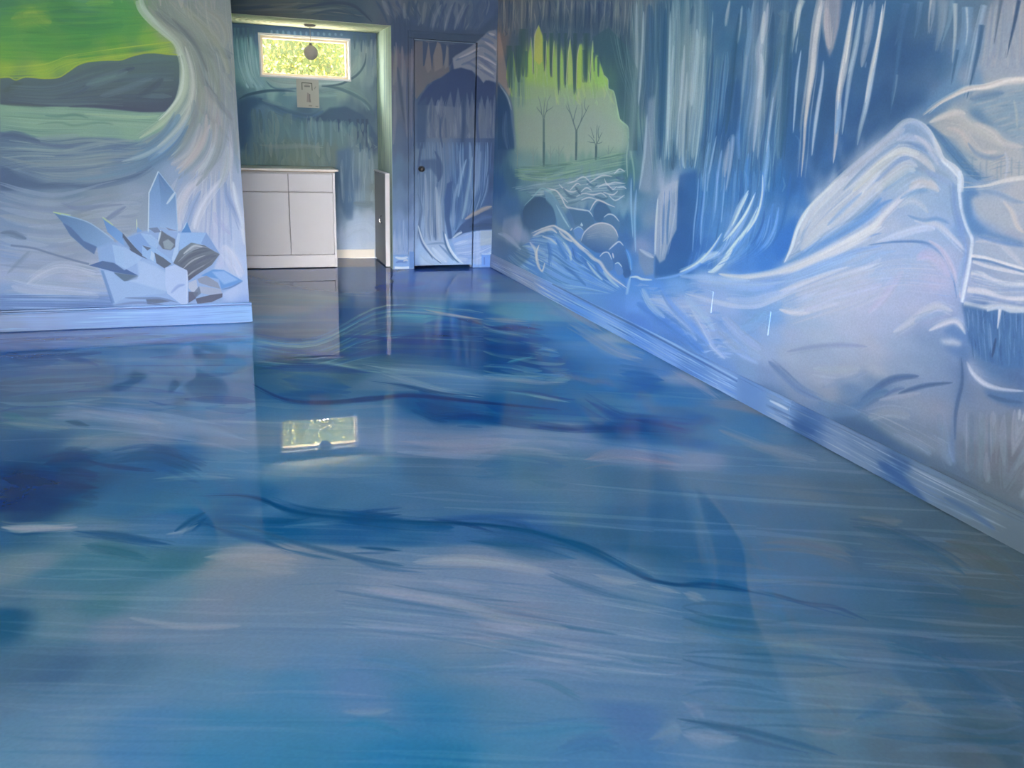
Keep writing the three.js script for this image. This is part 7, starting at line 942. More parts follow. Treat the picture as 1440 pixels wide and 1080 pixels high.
recM.s([146,188,229],.48,'b',[.602,2.098,-.0152,-.0024,.603,2.074,-.0152,-.0024,.604,2.048,-.0152,-.0024]);
recM.s([143,184,224],.48,'b',[.653,2.1,-.0152,-.0025,.655,2.076,-.0153,-.0025,.656,2.052,-.0153,-.0024]);
recM.s([140,180,220],.48,'b',[.705,2.101,-.0153,-.0025,.706,2.078,-.0153,-.0025,.708,2.055,-.0153,-.0025]);
recM.s([137,177,216],.48,'b',[.757,2.102,-.0154,-.0026,.758,2.08,-.0154,-.0026,.76,2.059,-.0154,-.0026]);
recM.s([135,174,212],.48,'b',[.809,2.103,-.0154,-.0027,.811,2.083,-.0154,-.0027,.812,2.062,-.0154,-.0027]);
recM.s([133,171,209],.48,'b',[.861,2.104,-.0155,-.0029,.863,2.085,-.0155,-.0028,.865,2.066,-.0155,-.0028]);
recM.s([131,168,206],.48,'b',[.914,2.105,-.0155,-.003,.916,2.087,-.0155,-.003,.918,2.069,-.0155,-.003]);
recM.s([129,166,203],.48,'b',[.967,2.106,-.0156,-.0031,.969,2.09,-.0156,-.0031,.97,2.073,-.0156,-.0031]);
recM.s([128,164,200],.48,'b',[1.02,2.107,-.0156,-.0033,1.022,2.092,-.0156,-.0033,1.024,2.077,-.0156,-.0033]);
recM.s([127,162,197],.48,'b',[1.073,2.108,-.0156,-.0035,1.075,2.094,-.0157,-.0035,1.077,2.08,-.0157,-.0035]);
recM.s([125,160,195],.48,'b',[1.126,2.11,-.0157,-.0037,1.129,2.097,-.0157,-.0037,1.131,2.084,-.0157,-.0037]);
recM.s([124,158,192],.48,'b',[1.18,2.111,-.0157,-.004,1.182,2.099,-.0157,-.004,1.185,2.087,-.0157,-.004]);
recM.s([149,177,182],.658,'b',[.48,1.673,-.0209,-.0541,.59,1.643,-.014,-.0559,.727,1.637,-.0037,-.0568,.879,1.651,0,-.0569,1.072,1.667,.0027,-.0571,1.229,1.694,.0061,-.0569]);
recM.s([86,122,144],.779,'b',[.479,1.655,-.0085,-.0083,.526,1.609,-.0064,-.01,.599,1.589,-.0016,-.0113,.738,1.601,.0003,-.0113,.878,1.62,.0006,-.0113]);
recM.s([52,81,98],.855,'b',[1.412,1.956,-.0141,.0008,1.397,1.857,-.0134,.0038,1.336,1.767,-.0101,.0088,1.242,1.7,-.0067,.0114,1.136,1.652,-.0027,.013,.981,1.632,-.0007,.0133]);
recM.s([129,153,159],.48,'b',[1.339,1.927,-.0588,.0103,1.311,1.828,-.054,.0226,1.243,1.75,-.0459,.0343]);
recM.s([53,89,116],.855,'b',[.225,1.48,.0059,-.0131,.3,1.52,.0041,-.0139,.412,1.552,.002,-.0147,.537,1.573,-.0003,-.0151,.749,1.577,-.0011,-.0152]);
recM.s([107,137,142],.616,'b',[.954,1.587,.0043,-.0377,1.136,1.621,-.0011,-.0385,1.266,1.602,-.0167,-.0365,1.384,1.532,-.0308,-.028,1.436,1.433,-.0376,-.0192]);
recM.s([62,90,112],.699,'b',[.981,1.638,-.0035,-.0171,1.136,1.621,-.0056,-.0169,1.292,1.566,-.0092,-.0158,1.423,1.483,-.0146,-.012,1.488,1.345,-.0173,-.0081]);
recM.s([126,159,164],.572,'b',[.622,1.535,.0016,-.0282,.748,1.553,-.0012,-.0286,.952,1.55,-.002,-.0289,1.134,1.558,-.0008,-.029]);
recM.p([57,94,131],.85,14,0,[.217,1.456,.299,1.508,.41,1.513,.494,1.468,.406,1.44,.329,1.388,.285,1.264,.284,1.04,.21,1.038]);
recM.s([66,101,133],.779,'b',[.409,1.501,-.0242,-.0385,.554,1.422,-.0213,-.0404,.715,1.366,-.0141,-.0432,.868,1.347,.0045,-.0441,.999,1.415,.0194,-.0392]);
recM.s([118,151,165],.527,'b',[.433,1.49,-.0073,-.0241,.531,1.47,-.0077,-.0242,.618,1.449,-.0081,-.0242]);
recM.p([50,79,109],.85,8,0,[.69,1.365,.816,1.333,.946,1.363,1.052,1.442,1.21,1.461,1.368,1.392,1.46,1.279,1.513,1.177,1.505,1.072,1.459,1.176,1.312,1.274,1.259,1.298,1.231,1.22,1.153,1.307,1.075,1.317,.918,1.311,.79,1.332]);
recM.s([44,72,101],.892,'e',[1.134,1.345,-.0163,-.0011,1.135,1.268,-.0164,-.0006,1.131,1.217,-.0164,.0003]);
recM.s([43,70,98],.892,'e',[1.24,1.348,-.0165,-.001,1.24,1.246,-.0165,-.0006,1.237,1.195,-.0165,.0003]);
recM.s([43,69,96],.892,'e',[1.32,1.351,-.0166,-.0008,1.319,1.145,-.0167,-.0005,1.315,1.093,-.0167,.0004]);
recM.s([42,68,95],.892,'e',[1.367,1.353,-.0166,-.0008,1.365,1.121,-.0168,-.0005,1.362,1.068,-.0168,.0004]);
recM.s([42,68,94],.892,'e',[1.407,1.355,-.0167,-.0008,1.406,1.135,-.0168,-.0005,1.403,1.083,-.0168,.0004]);
recM.b([[102,138,146],[69,102,118],[115,145,149],[82,115,126],[124,146,148]],90,.48,.03,.6,[.896,1.359,.565,-.0535,.897,1.234,.5623,-.0319,.904,1.085,.5669,-.0069]);
recM.s([105,143,157],.572,'b',[.79,1.319,-.0179,-.001,.788,1.206,-.018,-.0006,.78,1.079,-.018,-.0001]);
recM.s([103,140,153],.572,'b',[.854,1.322,-.018,-.0011,.852,1.208,-.0181,-.0006,.845,1.081,-.0181,-.0001]);
recM.s([101,137,149],.572,'b',[.918,1.324,-.0181,-.0011,.917,1.21,-.0181,-.0006,.91,1.082,-.0182,-.0001]);
recM.s([99,134,146],.572,'b',[.983,1.326,-.0182,-.0011,.982,1.212,-.0182,-.0006,.975,1.084,-.0183,-.0001]);
recM.s([97,131,143],.572,'b',[1.062,1.329,-.0183,-.0011,1.061,1.215,-.0184,-.0006,1.054,1.086,-.0184,-.0001]);
recM.b([[107,131,130],[85,113,124],[121,142,142],[75,105,117],[139,153,150]],60,.48,.04,.7,[.654,1.115,.4151,.0119,.655,1.001,.4234,.0102,.659,.879,.4291,.0147]);
recM.s([131,144,152],.379,'b',[.386,1.082,-.0031,-.0253,.575,1.075,-.0016,-.0255,.78,1.087,-.0019,-.0257,.988,1.073,-.0033,-.0259]);
recM.p([66,98,131],.75,14,0,[1.106,1.051,1.241,1.08,1.26,.738,1.245,.387,1.183,.373,1.134,.603,1.101,.868]);
recM.p([69,104,140],.6,8,0,[1.163,.684,1.257,.631,1.249,.38,1.19,.387]);
recM.s([53,83,112],.855,'b',[1.336,1.135,-.0146,-.0018,1.341,1.07,-.0146,.0006,1.327,1.037,-.0135,.0049]);
recM.s([50,79,109],.779,'b',[1.417,1.137,-.0147,-.002,1.429,1.02,-.0148,-.0013,1.425,.973,-.0148,.0005]);
recM.s([91,117,133],.527,'b',[1.376,1.11,-.0314,-.0039,1.387,.979,-.0315,-.0043,1.399,.887,-.0316,-.005]);
recM.b([[124,147,165],[92,121,146],[140,160,178],[107,135,155]],36,.48,.07,.5,[1.309,1.069,.1893,.018,1.3,.792,.1874,.0029,1.298,.55,.1788,.001]);
recM.s([159,179,203],.527,'b',[1.124,.222,.0369,-.0516,1.236,.304,.0247,-.0586,1.375,.331,-.0092,-.0637,1.458,.276,-.0371,-.0536]);
recM.s([92,113,126],.48,'b',[1.255,.55,-.0056,-.0417,1.379,.537,-.0008,-.0422,1.463,.551,.0065,-.0417]);
recM.p([155,177,204],.5,30,0,[1.101,.387,1.475,.442,1.477,.079,1.092,.084]);
recM.grain(0.04, 2, 2);
// the epoxy runs in long wisps; along / across are the directions of the pour
const floorM = new Mural(-1.4, 2.5, -8.42, -0.95, 274, 1, (u, v) => {
  const al = 0.94 * u + 0.34 * v, ac = -0.34 * u + 0.94 * v, d = 0.11 * noise(al * 0.9, ac * 3.2) + 0.05 * noise(al * 1.6, ac * 9) + 0.03 * noise(al * 3, ac * 24), a = 0.12 * noise(al * 1.2 + 7, ac * 4);
  return [u - 0.34 * d + 0.94 * a, v + 0.94 * d + 0.34 * a];
}, 420);
floorM.wob = 0.22;
floorM.field([-1.093,-5.369,55,107,179,-.71,-5.38,64,122,198,-.094,-5.351,65,155,231,.072,-5.135,83,171,229,.277,-6.16,130,156,175,.633,-6.366,107,138,159,.424,-5.25,64,103,142,1.047,-6.906,71,86,128,.876,-5.809,41,96,169,1.117,-6.287,56,101,168,1.464,-6.846,59,91,190,1.646,-6.819,57,113,210,1.381,-5.72,92,200,231,2.015,-6.765,49,97,192,1.692,-5.665,40,129,212,2.265,-6.729,98,156,207,2.183,-6.113,140,193,231,2.114,-5.59,122,205,231,-1.079,-4.894,35,94,153,-.756,-4.825,42,97,148,-.476,-4.915,61,129,187,.02,-4.658,67,138,188,.287,-4.601,43,107,139,.588,-4.772,49,113,152,.807,-4.811,27,95,165,1.187,-4.911,18,72,160,1.492,-4.67,11,91,167,1.817,-4.784,17,94,176,2.171,-4.909,57,155,231,2.249,-4.514,100,173,231,2.245,-4.027,97,157,208,2.546,-5.513,169,209,231,2.512,-4.842,191,222,231,-.99,-4.417,36,87,132,-.688,-4.289,43,102,150,-.367,-4.336,63,115,161,.01,-4.189,76,120,171,.221,-4.203,57,122,170,.484,-4.274,103,148,175,.717,-4.291,67,122,158,.855,-4.191,118,166,202,1.158,-4.124,112,170,216,1.454,-4.274,14,101,170,1.698,-4.221,16,99,174,1.879,-3.827,55,133,195,2.081,-3.716,17,99,166,2.216,-3.498,58,129,178,2.181,-3.171,77,130,167,2.379,-3.852,157,180,197,-.916,-4.019,58,108,138,-.706,-3.969,104,141,174,-.399,-3.846,107,137,175,-.032,-3.708,109,141,181,.159,-3.762,73,136,184,.339,-3.936,20,99,165,.616,-3.705,99,150,196,.907,-3.746,15,104,171,1.135,-3.528,12,103,170,1.444,-3.563,16,100,173,1.847,-3.584,85,147,188,1.725,-3.182,12,79,145,1.991,-3.117,22,92,153,2.26,-3.05,71,130,173,2.454,-3.212,137,152,165,-.829,-3.553,17,86,138,-.653,-3.59,110,145,167,-.381,-3.608,127,149,179,-.093,-3.45,129,152,178,.05,-3.414,125,151,176,.663,-3.261,134,162,197,.892,-3.16,134,159,188,1.16,-3.181,137,163,199,1.426,-3.16,124,154,193,1.704,-3,103,145,186,1.805,-2.803,127,145,170,2.05,-2.741,66,115,150,2.289,-2.765,105,135,156,-.785,-3.318,10,76,127,-.567,-3.333,18,89,142,-.305,-3.266,22,97,154,-.093,-3.138,67,133,175,.011,-3.075,84,140,178,.493,-2.986,83,136,175,.71,-2.93,81,123,155,.986,-2.858,90,134,167,1.239,-2.72,83,125,159,1.485,-2.585,70,113,145,1.783,-2.652,89,120,143,1.93,-2.468,77,113,137,2.111,-2.351,91,116,132,2.232,-2.252,87,112,125,-.734,-3.044,7,50,105,-.579,-3.064,11,73,127,-.333,-2.937,39,105,153,-.093,-2.873,33,112,162,.151,-2.808,78,131,170,.353,-2.785,80,130,165,.525,-2.588,87,129,162,.75,-2.648,80,125,158,1.058,-2.566,77,123,161,1.366,-2.36,54,103,141,1.621,-2.291,53,101,136,1.843,-2.172,50,98,132,2.06,-2.056,66,99,118,2.221,-1.956,70,98,115,2.265,-1.812,88,103,109,-.7,-2.864,45,99,139,-.449,-2.742,92,129,153,-.206,-2.702,71,123,165,-.022,-2.736,21,97,151,.187,-2.65,19,93,144,.368,-2.546,29,95,148,.498,-2.456,38,101,148,.69,-2.43,60,112,159,.88,-2.378,47,100,150,1.031,-2.231,55,102,139,1.264,-2.167,37,90,127,1.501,-2.101,44,95,134,1.708,-1.993,46,98,134,1.911,-1.886,62,96,120,2.073,-1.745,55,90,113,2.265,-1.646,75,94,101,-.643,-2.555,114,134,152,-.508,-2.562,67,117,145,-.38,-2.481,73,120,144,-.218,-2.481,57,110,136,-.051,-2.389,132,145,156,.077,-2.399,141,151,162,.242,-2.306,118,141,161,.455,-2.247,101,135,163,.632,-2.22,118,141,165,.828,-2.096,119,139,163,1.044,-2.036,97,129,158,1.196,-2.039,51,102,137,1.307,-1.961,40,94,135,1.434,-1.837,54,103,142,1.673,-1.77,46,94,126,1.861,-1.674,54,94,119,2.045,-1.579,51,86,107,2.161,-1.506,65,86,94,-.61,-2.379,88,117,142,-.472,-2.301,91,123,143,-.321,-2.258,73,118,136,-.17,-2.254,98,133,155,-.015,-2.17,122,138,156,.178,-2.115,117,140,160,.341,-2.108,130,148,169,.502,-2.062,122,145,170,.704,-2.004,127,147,172,.886,-1.892,115,140,166,1.08,-1.817,95,129,156,1.283,-1.759,71,114,146,1.464,-1.668,48,99,135,1.643,-1.579,40,90,123,1.818,-1.491,50,88,109,1.999,-1.368,59,86,98,-.609,-2.238,27,80,119,-.456,-2.187,97,128,147,-.274,-2.117,118,135,158,-.092,-2.047,112,134,158,.09,-1.994,107,135,160,.268,-1.908,106,136,162,.459,-1.886,115,139,165,.647,-1.832,128,139,159,.824,-1.746,117,138,161,.997,-1.661,101,130,156,1.168,-1.578,85,120,147,1.355,-1.523,58,104,130,1.5,-1.416,53,94,117,1.686,-1.361,55,91,114,1.821,-1.259,47,82,107,-.521,-1.984,72,104,132,-.421,-1.94,66,99,132,-.258,-1.906,80,114,142,-.092,-1.857,96,129,153,.078,-1.836,103,133,159,.215,-1.796,93,131,162,.423,-1.734,99,131,158,.607,-1.711,116,137,156,.786,-1.658,113,136,161,.939,-1.551,99,131,156,1.086,-1.449,88,121,150,1.192,-1.361,71,112,139,1.364,-1.31,83,108,122,1.572,-1.247,61,94,115,1.758,-1.164,56,83,99,-.49,-1.814,88,118,143,-.326,-1.79,89,122,149,-.169,-1.718,96,132,159,-.014,-1.696,91,132,159,.148,-1.674,74,128,161,.298,-1.656,91,127,163,.423,-1.591,55,118,154,.555,-1.552,81,125,153,.71,-1.479,86,127,156,.863,-1.407,76,112,152,1.001,-1.315,92,121,148,1.178,-1.286,81,117,141,1.326,-1.216,77,106,121,1.49,-1.167,69,99,116,1.626,-1.052,56,80,89,-.464,-1.667,90,130,154,-.31,-1.642,100,134,157,-.165,-1.598,72,123,161,-.02,-1.531,56,121,156,.126,-1.487,54,119,151,.288,-1.438,39,114,153,.377,-1.411,31,108,145,.503,-1.395,70,124,153,.646,-1.328,69,119,155,.798,-1.282,68,115,154,.95,-1.236,86,125,155,1.097,-1.179,70,107,134,1.26,-1.141,73,105,121,1.408,-1.085,64,90,105,1.587,-1.019,52,72,81],2.0,0.004);  // marbling; darker near right corner has shade put into the colour
floorM.b([[231,231,231],[18,96,164],[205,231,231],[28,124,175],[174,223,231],[50,150,198],[231,231,231]],60,.126,.039,.16,[-1.454,-6.225,.275,1.3381,.371,-5.724,-.0957,1.2666,2.24,-5.071,-.4834,1.1351,4.819,-3.653,-.9459,.7815]);
floorM.b([[217,231,231],[15,100,158],[188,218,231],[37,119,166],[161,195,223],[63,138,182],[231,231,231]],70,.126,.039,.16,[-1.074,-4.379,.1689,.822,.24,-3.985,-.058,.7674,1.576,-3.513,-.2923,.6864,3.502,-2.565,-.5968,.493]);
floorM.b([[197,209,224],[18,91,143],[171,194,219],[40,107,150],[147,173,200],[61,124,165],[212,209,215]],70,.126,.039,.16,[-.841,-3.245,.0996,.4844,.16,-2.93,-.0339,.4484,1.175,-2.569,-.1706,.4007,2.675,-1.882,-.3576,.2954]);
floorM.b([[184,194,209],[25,87,135],[159,180,204],[42,101,141],[137,161,187],[59,116,154],[197,194,201]],70,.126,.039,.16,[-.699,-2.551,.0657,.3195,.112,-2.288,-.0222,.2943,.931,-1.996,-.1119,.2627,2.16,-1.457,-.2383,.1968]);
floorM.b([[173,184,199],[24,82,128],[150,171,194],[39,96,134],[129,153,178],[55,110,147],[186,184,191]],60,.126,.039,.16,[-.602,-2.08,.0466,.2266,.079,-1.855,-.0157,.208,.766,-1.61,-.079,.1856,1.808,-1.166,-.1702,.1406]);
floorM.b([[166,178,193],[22,79,124],[144,165,188],[37,92,130],[124,148,172],[53,106,142],[179,178,185]],40,.126,.052,.16,[-.538,-1.772,.0282,.1372,.058,-1.573,-.0095,.1256,.659,-1.358,-.0477,.112,1.576,-.975,-.1035,.0855]);
floorM.b([[135,196,231],[26,110,200],[177,231,231],[17,83,175],[72,163,231]],60,.48,.05,.4,[.149,-4.979,-.0187,.4182,.489,-4.825,-.0449,.4039,1.034,-5.418,-.1524,.7884,1.638,-5.138,-.1956,.6268]);
floorM.s([15,61,162],.598,'w',[.679,-5.129,-.0091,.0655,.811,-5.102,-.0116,.0652,.954,-5.004,-.0139,.0631,1.055,-4.938,-.0149,.062]);
floorM.s([23,79,166],.563,'w',[.281,-4.796,-.0048,.0778,.413,-4.788,-.0082,.078,.577,-4.693,-.0098,.0763,.855,-4.717,-.0132,.0785,1.115,-4.705,-.0179,.0795]);
floorM.s([185,231,231],.489,'w',[.363,-4.584,-.0042,.0458,.518,-4.551,-.0069,.0452,.691,-4.367,-.009,.0419,.812,-4.27,-.0096,.0409]);
floorM.s([169,208,228],.527,'w',[.708,-4.473,-.0144,.0691,.873,-4.327,-.0158,.0664,1.098,-4.206,-.0186,.0644,1.301,-4.058,-.0215,.0611]);
floorM.s([12,68,156],.563,'w',[.127,-4.49,-.0024,.1056,.357,-4.512,-.0099,.1081,.577,-4.392,-.0172,.1036,.736,-4.286,-.0209,.1001]);
floorM.s([12,58,127],.732,'w',[.111,-4.135,-.0044,.0294,.221,-3.963,-.0042,.0286,.349,-3.872,-.0034,.0289,.502,-3.855,-.0033,.0292,.646,-3.879,-.0045,.0299,.822,-3.852,-.0067,.0297,.982,-3.757,-.0084,.0286]);
floorM.s([12,95,172],.489,'w',[.245,-4.294,-.0292,.255,.415,-4.159,-.0363,.245,.585,-4.058,-.0435,.2385]);
floorM.s([8,76,149],.598,'w',[.847,-3.76,-.0706,.194,.936,-3.576,-.0637,.1917,1.12,-3.479,-.0655,.1908]);
floorM.s([183,215,231],.489,'w',[.774,-4.278,-.0198,.0731,.879,-4.119,-.0211,.0687,1.018,-3.897,-.0215,.0642,1.2,-3.735,-.0228,.0615]);
floorM.s([9,71,133],.598,'w',[.677,-4.165,-.0081,.0388,.859,-4.027,-.0098,.0368,1.011,-3.868,-.0106,.0349,1.208,-3.762,-.0116,.0341]);
floorM.s([231,231,231],.598,'w',[1.384,-5.843,-.0207,.0735,1.533,-5.632,-.0217,.0697,1.726,-5.422,-.0232,.0661]);
floorM.s([19,85,185],.527,'w',[1.278,-5.394,-.041,.1862,1.474,-5.412,-.0534,.1885,1.661,-5.214,-.0619,.1756]);
floorM.s([7,53,139],.598,'w',[1.541,-5.513,-.0184,.0574,1.618,-5.414,-.0193,.0554,1.685,-5.29,-.0199,.0529]);
floorM.s([18,70,151],.527,'w',[.923,-4.964,-.0171,.117,1.151,-5.059,-.0251,.1235,1.438,-5.052,-.0351,.1253,1.586,-4.974,-.0405,.1223]);
floorM.b([[64,154,231],[8,82,167],[152,206,231],[17,113,197],[194,231,231]],60,.48,.06,.4,[1.518,-4.756,-.2078,.6661,1.741,-4.565,-.1642,.6026,1.908,-4.426,-.1183,.5112]);
floorM.s([7,49,146],.598,'w',[1.669,-5.239,-.0362,.1073,1.775,-5.166,-.0363,.1062,1.906,-5.168,-.0395,.1069,2.049,-5.061,-.0434,.1031]);
floorM.s([214,231,231],.527,'w',[1.743,-5.477,-.0259,.0779,1.878,-5.394,-.0274,.0764,2.037,-5.308,-.0293,.075]);
floorM.s([7,81,164],.563,'w',[1.505,-4.711,-.1025,.2929,1.642,-4.596,-.102,.2869,1.855,-4.595,-.1089,.2919]);
floorM.s([193,212,231],.527,'w',[1.301,-4.058,-.0181,.0563,1.448,-4.008,-.0205,.0555,1.585,-3.927,-.0219,.0542,1.719,-3.897,-.0229,.0543]);
floorM.s([98,196,231],.598,'w',[1.529,-4.334,-.0095,.0376,1.6,-4.377,-.011,.0389,1.733,-4.43,-.0128,.0403]);
floorM.s([8,63,143],.666,'w',[1.335,-3.855,-.0135,.0356,1.462,-3.764,-.0147,.0343,1.574,-3.648,-.0154,.0328,1.653,-3.6,-.0155,.0327]);
floorM.s([204,231,231],.527,'w',[1.433,-3.74,-.0124,.029,1.52,-3.66,-.0129,.0281,1.618,-3.565,-.0135,.027]);
floorM.s([8,51,128],.41,'w',[1.701,-3.618,-.0795,.1204,1.748,-3.302,-.0729,.1137,1.877,-3.22,-.0691,.1187,2.071,-3.122,-.0745,.115]);
floorM.s([54,123,187],.45,'w',[1.752,-4.134,-.0585,.11,1.829,-3.906,-.0554,.1056,1.995,-3.801,-.0564,.1047,2.1,-3.712,-.0592,.1008]);
floorM.s([53,116,176],.598,'w',[1.764,-3.954,-.0125,.0277,1.888,-3.892,-.014,.0267,1.966,-3.742,-.0147,.0243]);
floorM.s([14,106,181],.598,'w',[2.088,-3.988,-.0932,.1706,2.197,-3.892,-.0969,.1647,2.283,-3.804,-.0996,.1589]);
floorM.s([219,231,231],.489,'w',[2.296,-5.203,-.1367,.2348,2.298,-4.784,-.1279,.2024,2.3,-4.416,-.1193,.1878,2.378,-4.232,-.1166,.1852]);
floorM.s([135,193,231],.41,'w',[2.44,-6.22,-.1099,.1987,2.362,-5.424,-.0957,.1558,2.316,-4.88,-.087,.1346,2.306,-4.33,-.079,.1116]);
floorM.s([231,231,231],.45,'w',[2.495,-5.85,-.0806,.143,2.47,-5.344,-.0741,.12,2.436,-4.908,-.0684,.1016]);
floorM.s([195,198,204],.45,'w',[2.423,-3.988,-.0504,.0655,2.428,-3.703,-.0477,.0556,2.396,-3.426,-.0444,.0464]);
floorM.s([8,74,155],.489,'w',[1.167,-3.629,-.0357,.0872,1.261,-3.498,-.0356,.0842,1.37,-3.419,-.0361,.0831]);
floorM.s([7,53,138],.598,'w',[1.285,-3.29,-.0187,.047,1.405,-3.236,-.0202,.0461,1.509,-3.187,-.0216,.0453]);
floorM.s([7,39,118],.527,'w',[1.804,-3.263,-.0255,.0434,1.881,-3.193,-.0265,.042,1.999,-3.066,-.0275,.0395]);
floorM.b([[100,152,190],[30,90,155],[133,177,202],[18,58,124],[52,118,162]],70,.432,.05,.4,[-1.164,-4.816,.1594,.7755,-.753,-4.793,.0978,.7683,-.342,-4.737,.0422,.8651,.119,-4.641,-.0264,.9299]);
floorM.s([30,63,141],.598,'w',[-.604,-5.242,.0112,.1153,-.366,-5.223,.0072,.1163,-.149,-5.269,.0027,.12,.132,-5.244,-.0041,.121]);
floorM.s([31,82,148],.598,'w',[-.916,-4.957,.0108,.0821,-.787,-4.88,.0074,.0795,-.678,-4.76,.004,.0748]);
floorM.s([26,67,138],.41,'w',[-1.227,-5.124,.0496,.2841,-1.037,-4.983,.041,.2742,-.884,-4.901,.0351,.2698]);
floorM.s([29,91,142],.45,'w',[-.742,-4.08,.0107,.0836,-.573,-4.005,.0076,.082,-.384,-3.926,.0055,.0808,-.24,-3.927,.0045,.082]);
floorM.s([153,177,211],.489,'w',[-.801,-3.959,.0347,.2134,-.581,-3.906,.0211,.2113,-.375,-3.791,.0053,.2006,-.132,-3.607,-.0104,.184,.06,-3.412,-.0213,.167]);
floorM.s([168,186,209],.45,'w',[-.681,-3.997,.009,.0923,-.438,-3.839,.0029,.0868,-.292,-3.707,-.0015,.0814]);
floorM.s([23,79,116],.666,'w',[-.719,-3.859,.0045,.0455,-.656,-3.812,.0032,.0443,-.602,-3.759,.0019,.0427]);
floorM.s([35,113,131],.527,'w',[-.998,-4.006,.0114,.0716,-.932,-3.958,.01,.0701,-.877,-3.913,.0086,.0686]);
floorM.s([144,179,171],.41,'w',[-.977,-3.906,.0186,.0987,-.818,-3.836,.0137,.0962,-.674,-3.74,.009,.0922]);
floorM.s([152,170,186],.368,'w',[-.601,-3.469,.025,.1461,-.463,-3.488,.0173,.1496,-.316,-3.45,.0086,.1484]);
floorM.s([7,52,110],.489,'w',[-.718,-3.348,.0347,.1576,-.622,-3.372,.0227,.1611,-.512,-3.295,.0087,.1517]);
floorM.s([7,46,101],.527,'w',[-.84,-3.241,.0285,.165,-.67,-3.152,.0207,.1598,-.485,-3.061,.0125,.1546]);
floorM.p([7,40,97],.55,30,1,[-.87,-3.387,-.743,-3.307,-.639,-3.06,-.583,-2.887,-.645,-2.831,-.759,-2.844]);
floorM.s([12,75,136],.563,'w',[-.465,-3.332,.0202,.1375,-.345,-3.352,.0095,.1404,-.236,-3.273,-.0082,.1271,-.127,-3.123,-.0166,.1121]);
floorM.s([7,52,114],.598,'w',[-.591,-3.389,.001,.0304,-.495,-3.29,.0012,.03,-.388,-3.226,.0015,.03,-.301,-3.192,.0012,.0299]);
floorM.s([39,109,159],.41,'w',[-.375,-3.075,.004,.0789,-.175,-2.979,.0012,.0768,-.009,-2.956,-.0004,.0777]);
floorM.s([138,179,194],.324,'w',[-.312,-3.102,.0034,.041,-.161,-3.086,.0008,.0411,-.008,-3.023,-.0018,.0399]);
floorM.s([165,172,174],.666,'w',[-.755,-2.826,.0059,.0413,-.708,-2.796,.0076,.0419,-.623,-2.781,.0073,.0422,-.521,-2.753,.0057,.0418]);
floorM.s([17,75,125],.598,'w',[-.749,-2.798,.0017,.0152,-.685,-2.747,.0026,.0156,-.617,-2.745,.0032,.0159,-.533,-2.739,.0028,.016]);
floorM.s([11,73,123],.563,'w',[-.532,-2.73,.0046,.0467,-.428,-2.676,.0025,.0453,-.309,-2.602,.0004,.0435,-.207,-2.541,-.001,.0424]);
floorM.s([28,95,124],.489,'w',[-.489,-2.619,.0052,.072,-.388,-2.559,.001,.0688,-.272,-2.466,-.0033,.0642]);
floorM.s([7,74,126],.699,'w',[-.125,-2.902,.0003,.0259,-.011,-2.872,-.0013,.0255,.069,-2.819,-.0039,.0235,.144,-2.719,-.0045,.0221,.235,-2.647,-.0039,.0224,.327,-2.603,-.0039,.0223]);
floorM.s([10,79,133],.45,'w',[-.182,-2.669,.0048,.0639,-.047,-2.668,.0004,.0647,.121,-2.622,-.003,.0641,.233,-2.629,-.0029,.0653]);
floorM.s([10,78,131],.633,'w',[-.108,-2.721,-.0085,-.0326,-.152,-2.661,-.0088,-.031,-.188,-2.61,-.0091,-.0297]);
floorM.s([11,77,132],.489,'w',[-.138,-2.693,-.0053,.038,-.033,-2.576,-.0058,.0363,.053,-2.502,-.0068,.0349,.149,-2.394,-.0085,.032]);
floorM.s([155,174,186],.45,'w',[-.239,-2.624,.0035,.0276,-.181,-2.634,.0044,.0276,-.138,-2.675,.0058,.0272]);
floorM.s([70,125,161],.41,'w',[-.475,-2.839,.0034,.034,-.321,-2.779,.0024,.0335,-.123,-2.744,.0009,.0336]);
floorM.s([165,171,175],.45,'w',[-.12,-2.438,.0031,.0962,.02,-2.414,-.0049,.0955,.159,-2.345,-.0128,.0912]);
floorM.s([43,99,138],.598,'w',[.108,-2.437,-.0025,.0132,.191,-2.367,-.0027,.0129,.285,-2.302,-.0029,.0125]);
floorM.s([7,66,123],.598,'w',[.326,-2.594,-.0112,.0633,.372,-2.572,-.0089,.0638,.438,-2.573,-.0085,.0645,.537,-2.565,-.0112,.0649]);
floorM.p([7,79,137],.55,20,1,[.33,-2.621,.422,-2.577,.491,-2.503,.496,-2.448,.43,-2.44,.378,-2.507,.322,-2.567]);
floorM.s([41,99,150],.598,'w',[.557,-2.503,-.0104,.053,.704,-2.482,-.0139,.053,.833,-2.447,-.0187,.0518,.917,-2.386,-.0249,.0464,.966,-2.284,-.0254,.043,1.043,-2.219,-.0242,.0437]);
floorM.s([7,54,106],.45,'w',[.625,-2.503,-.0058,.0182,.727,-2.439,-.0069,.0173,.816,-2.342,-.0077,.0159]);
floorM.s([8,68,117],.666,'w',[.963,-2.276,-.0079,.0161,1.043,-2.219,-.0089,.0151,1.104,-2.128,-.0098,.0131,1.145,-2.037,-.01,.0119]);
floorM.s([20,79,131],.45,'w',[.694,-2.324,-.0096,.0272,.805,-2.26,-.0104,.0265,.905,-2.216,-.0123,.0254,.987,-2.129,-.0139,.0231]);
floorM.s([171,177,199],.489,'w',[.663,-3.261,-.0346,.1456,.888,-3.147,-.0423,.1404,1.118,-3.061,-.0524,.1364,1.326,-2.925,-.0617,.1278]);
floorM.s([175,163,176],.45,'w',[1.364,-2.863,-.0412,.1058,1.544,-2.87,-.0558,.1069,1.751,-2.711,-.0652,.0972]);
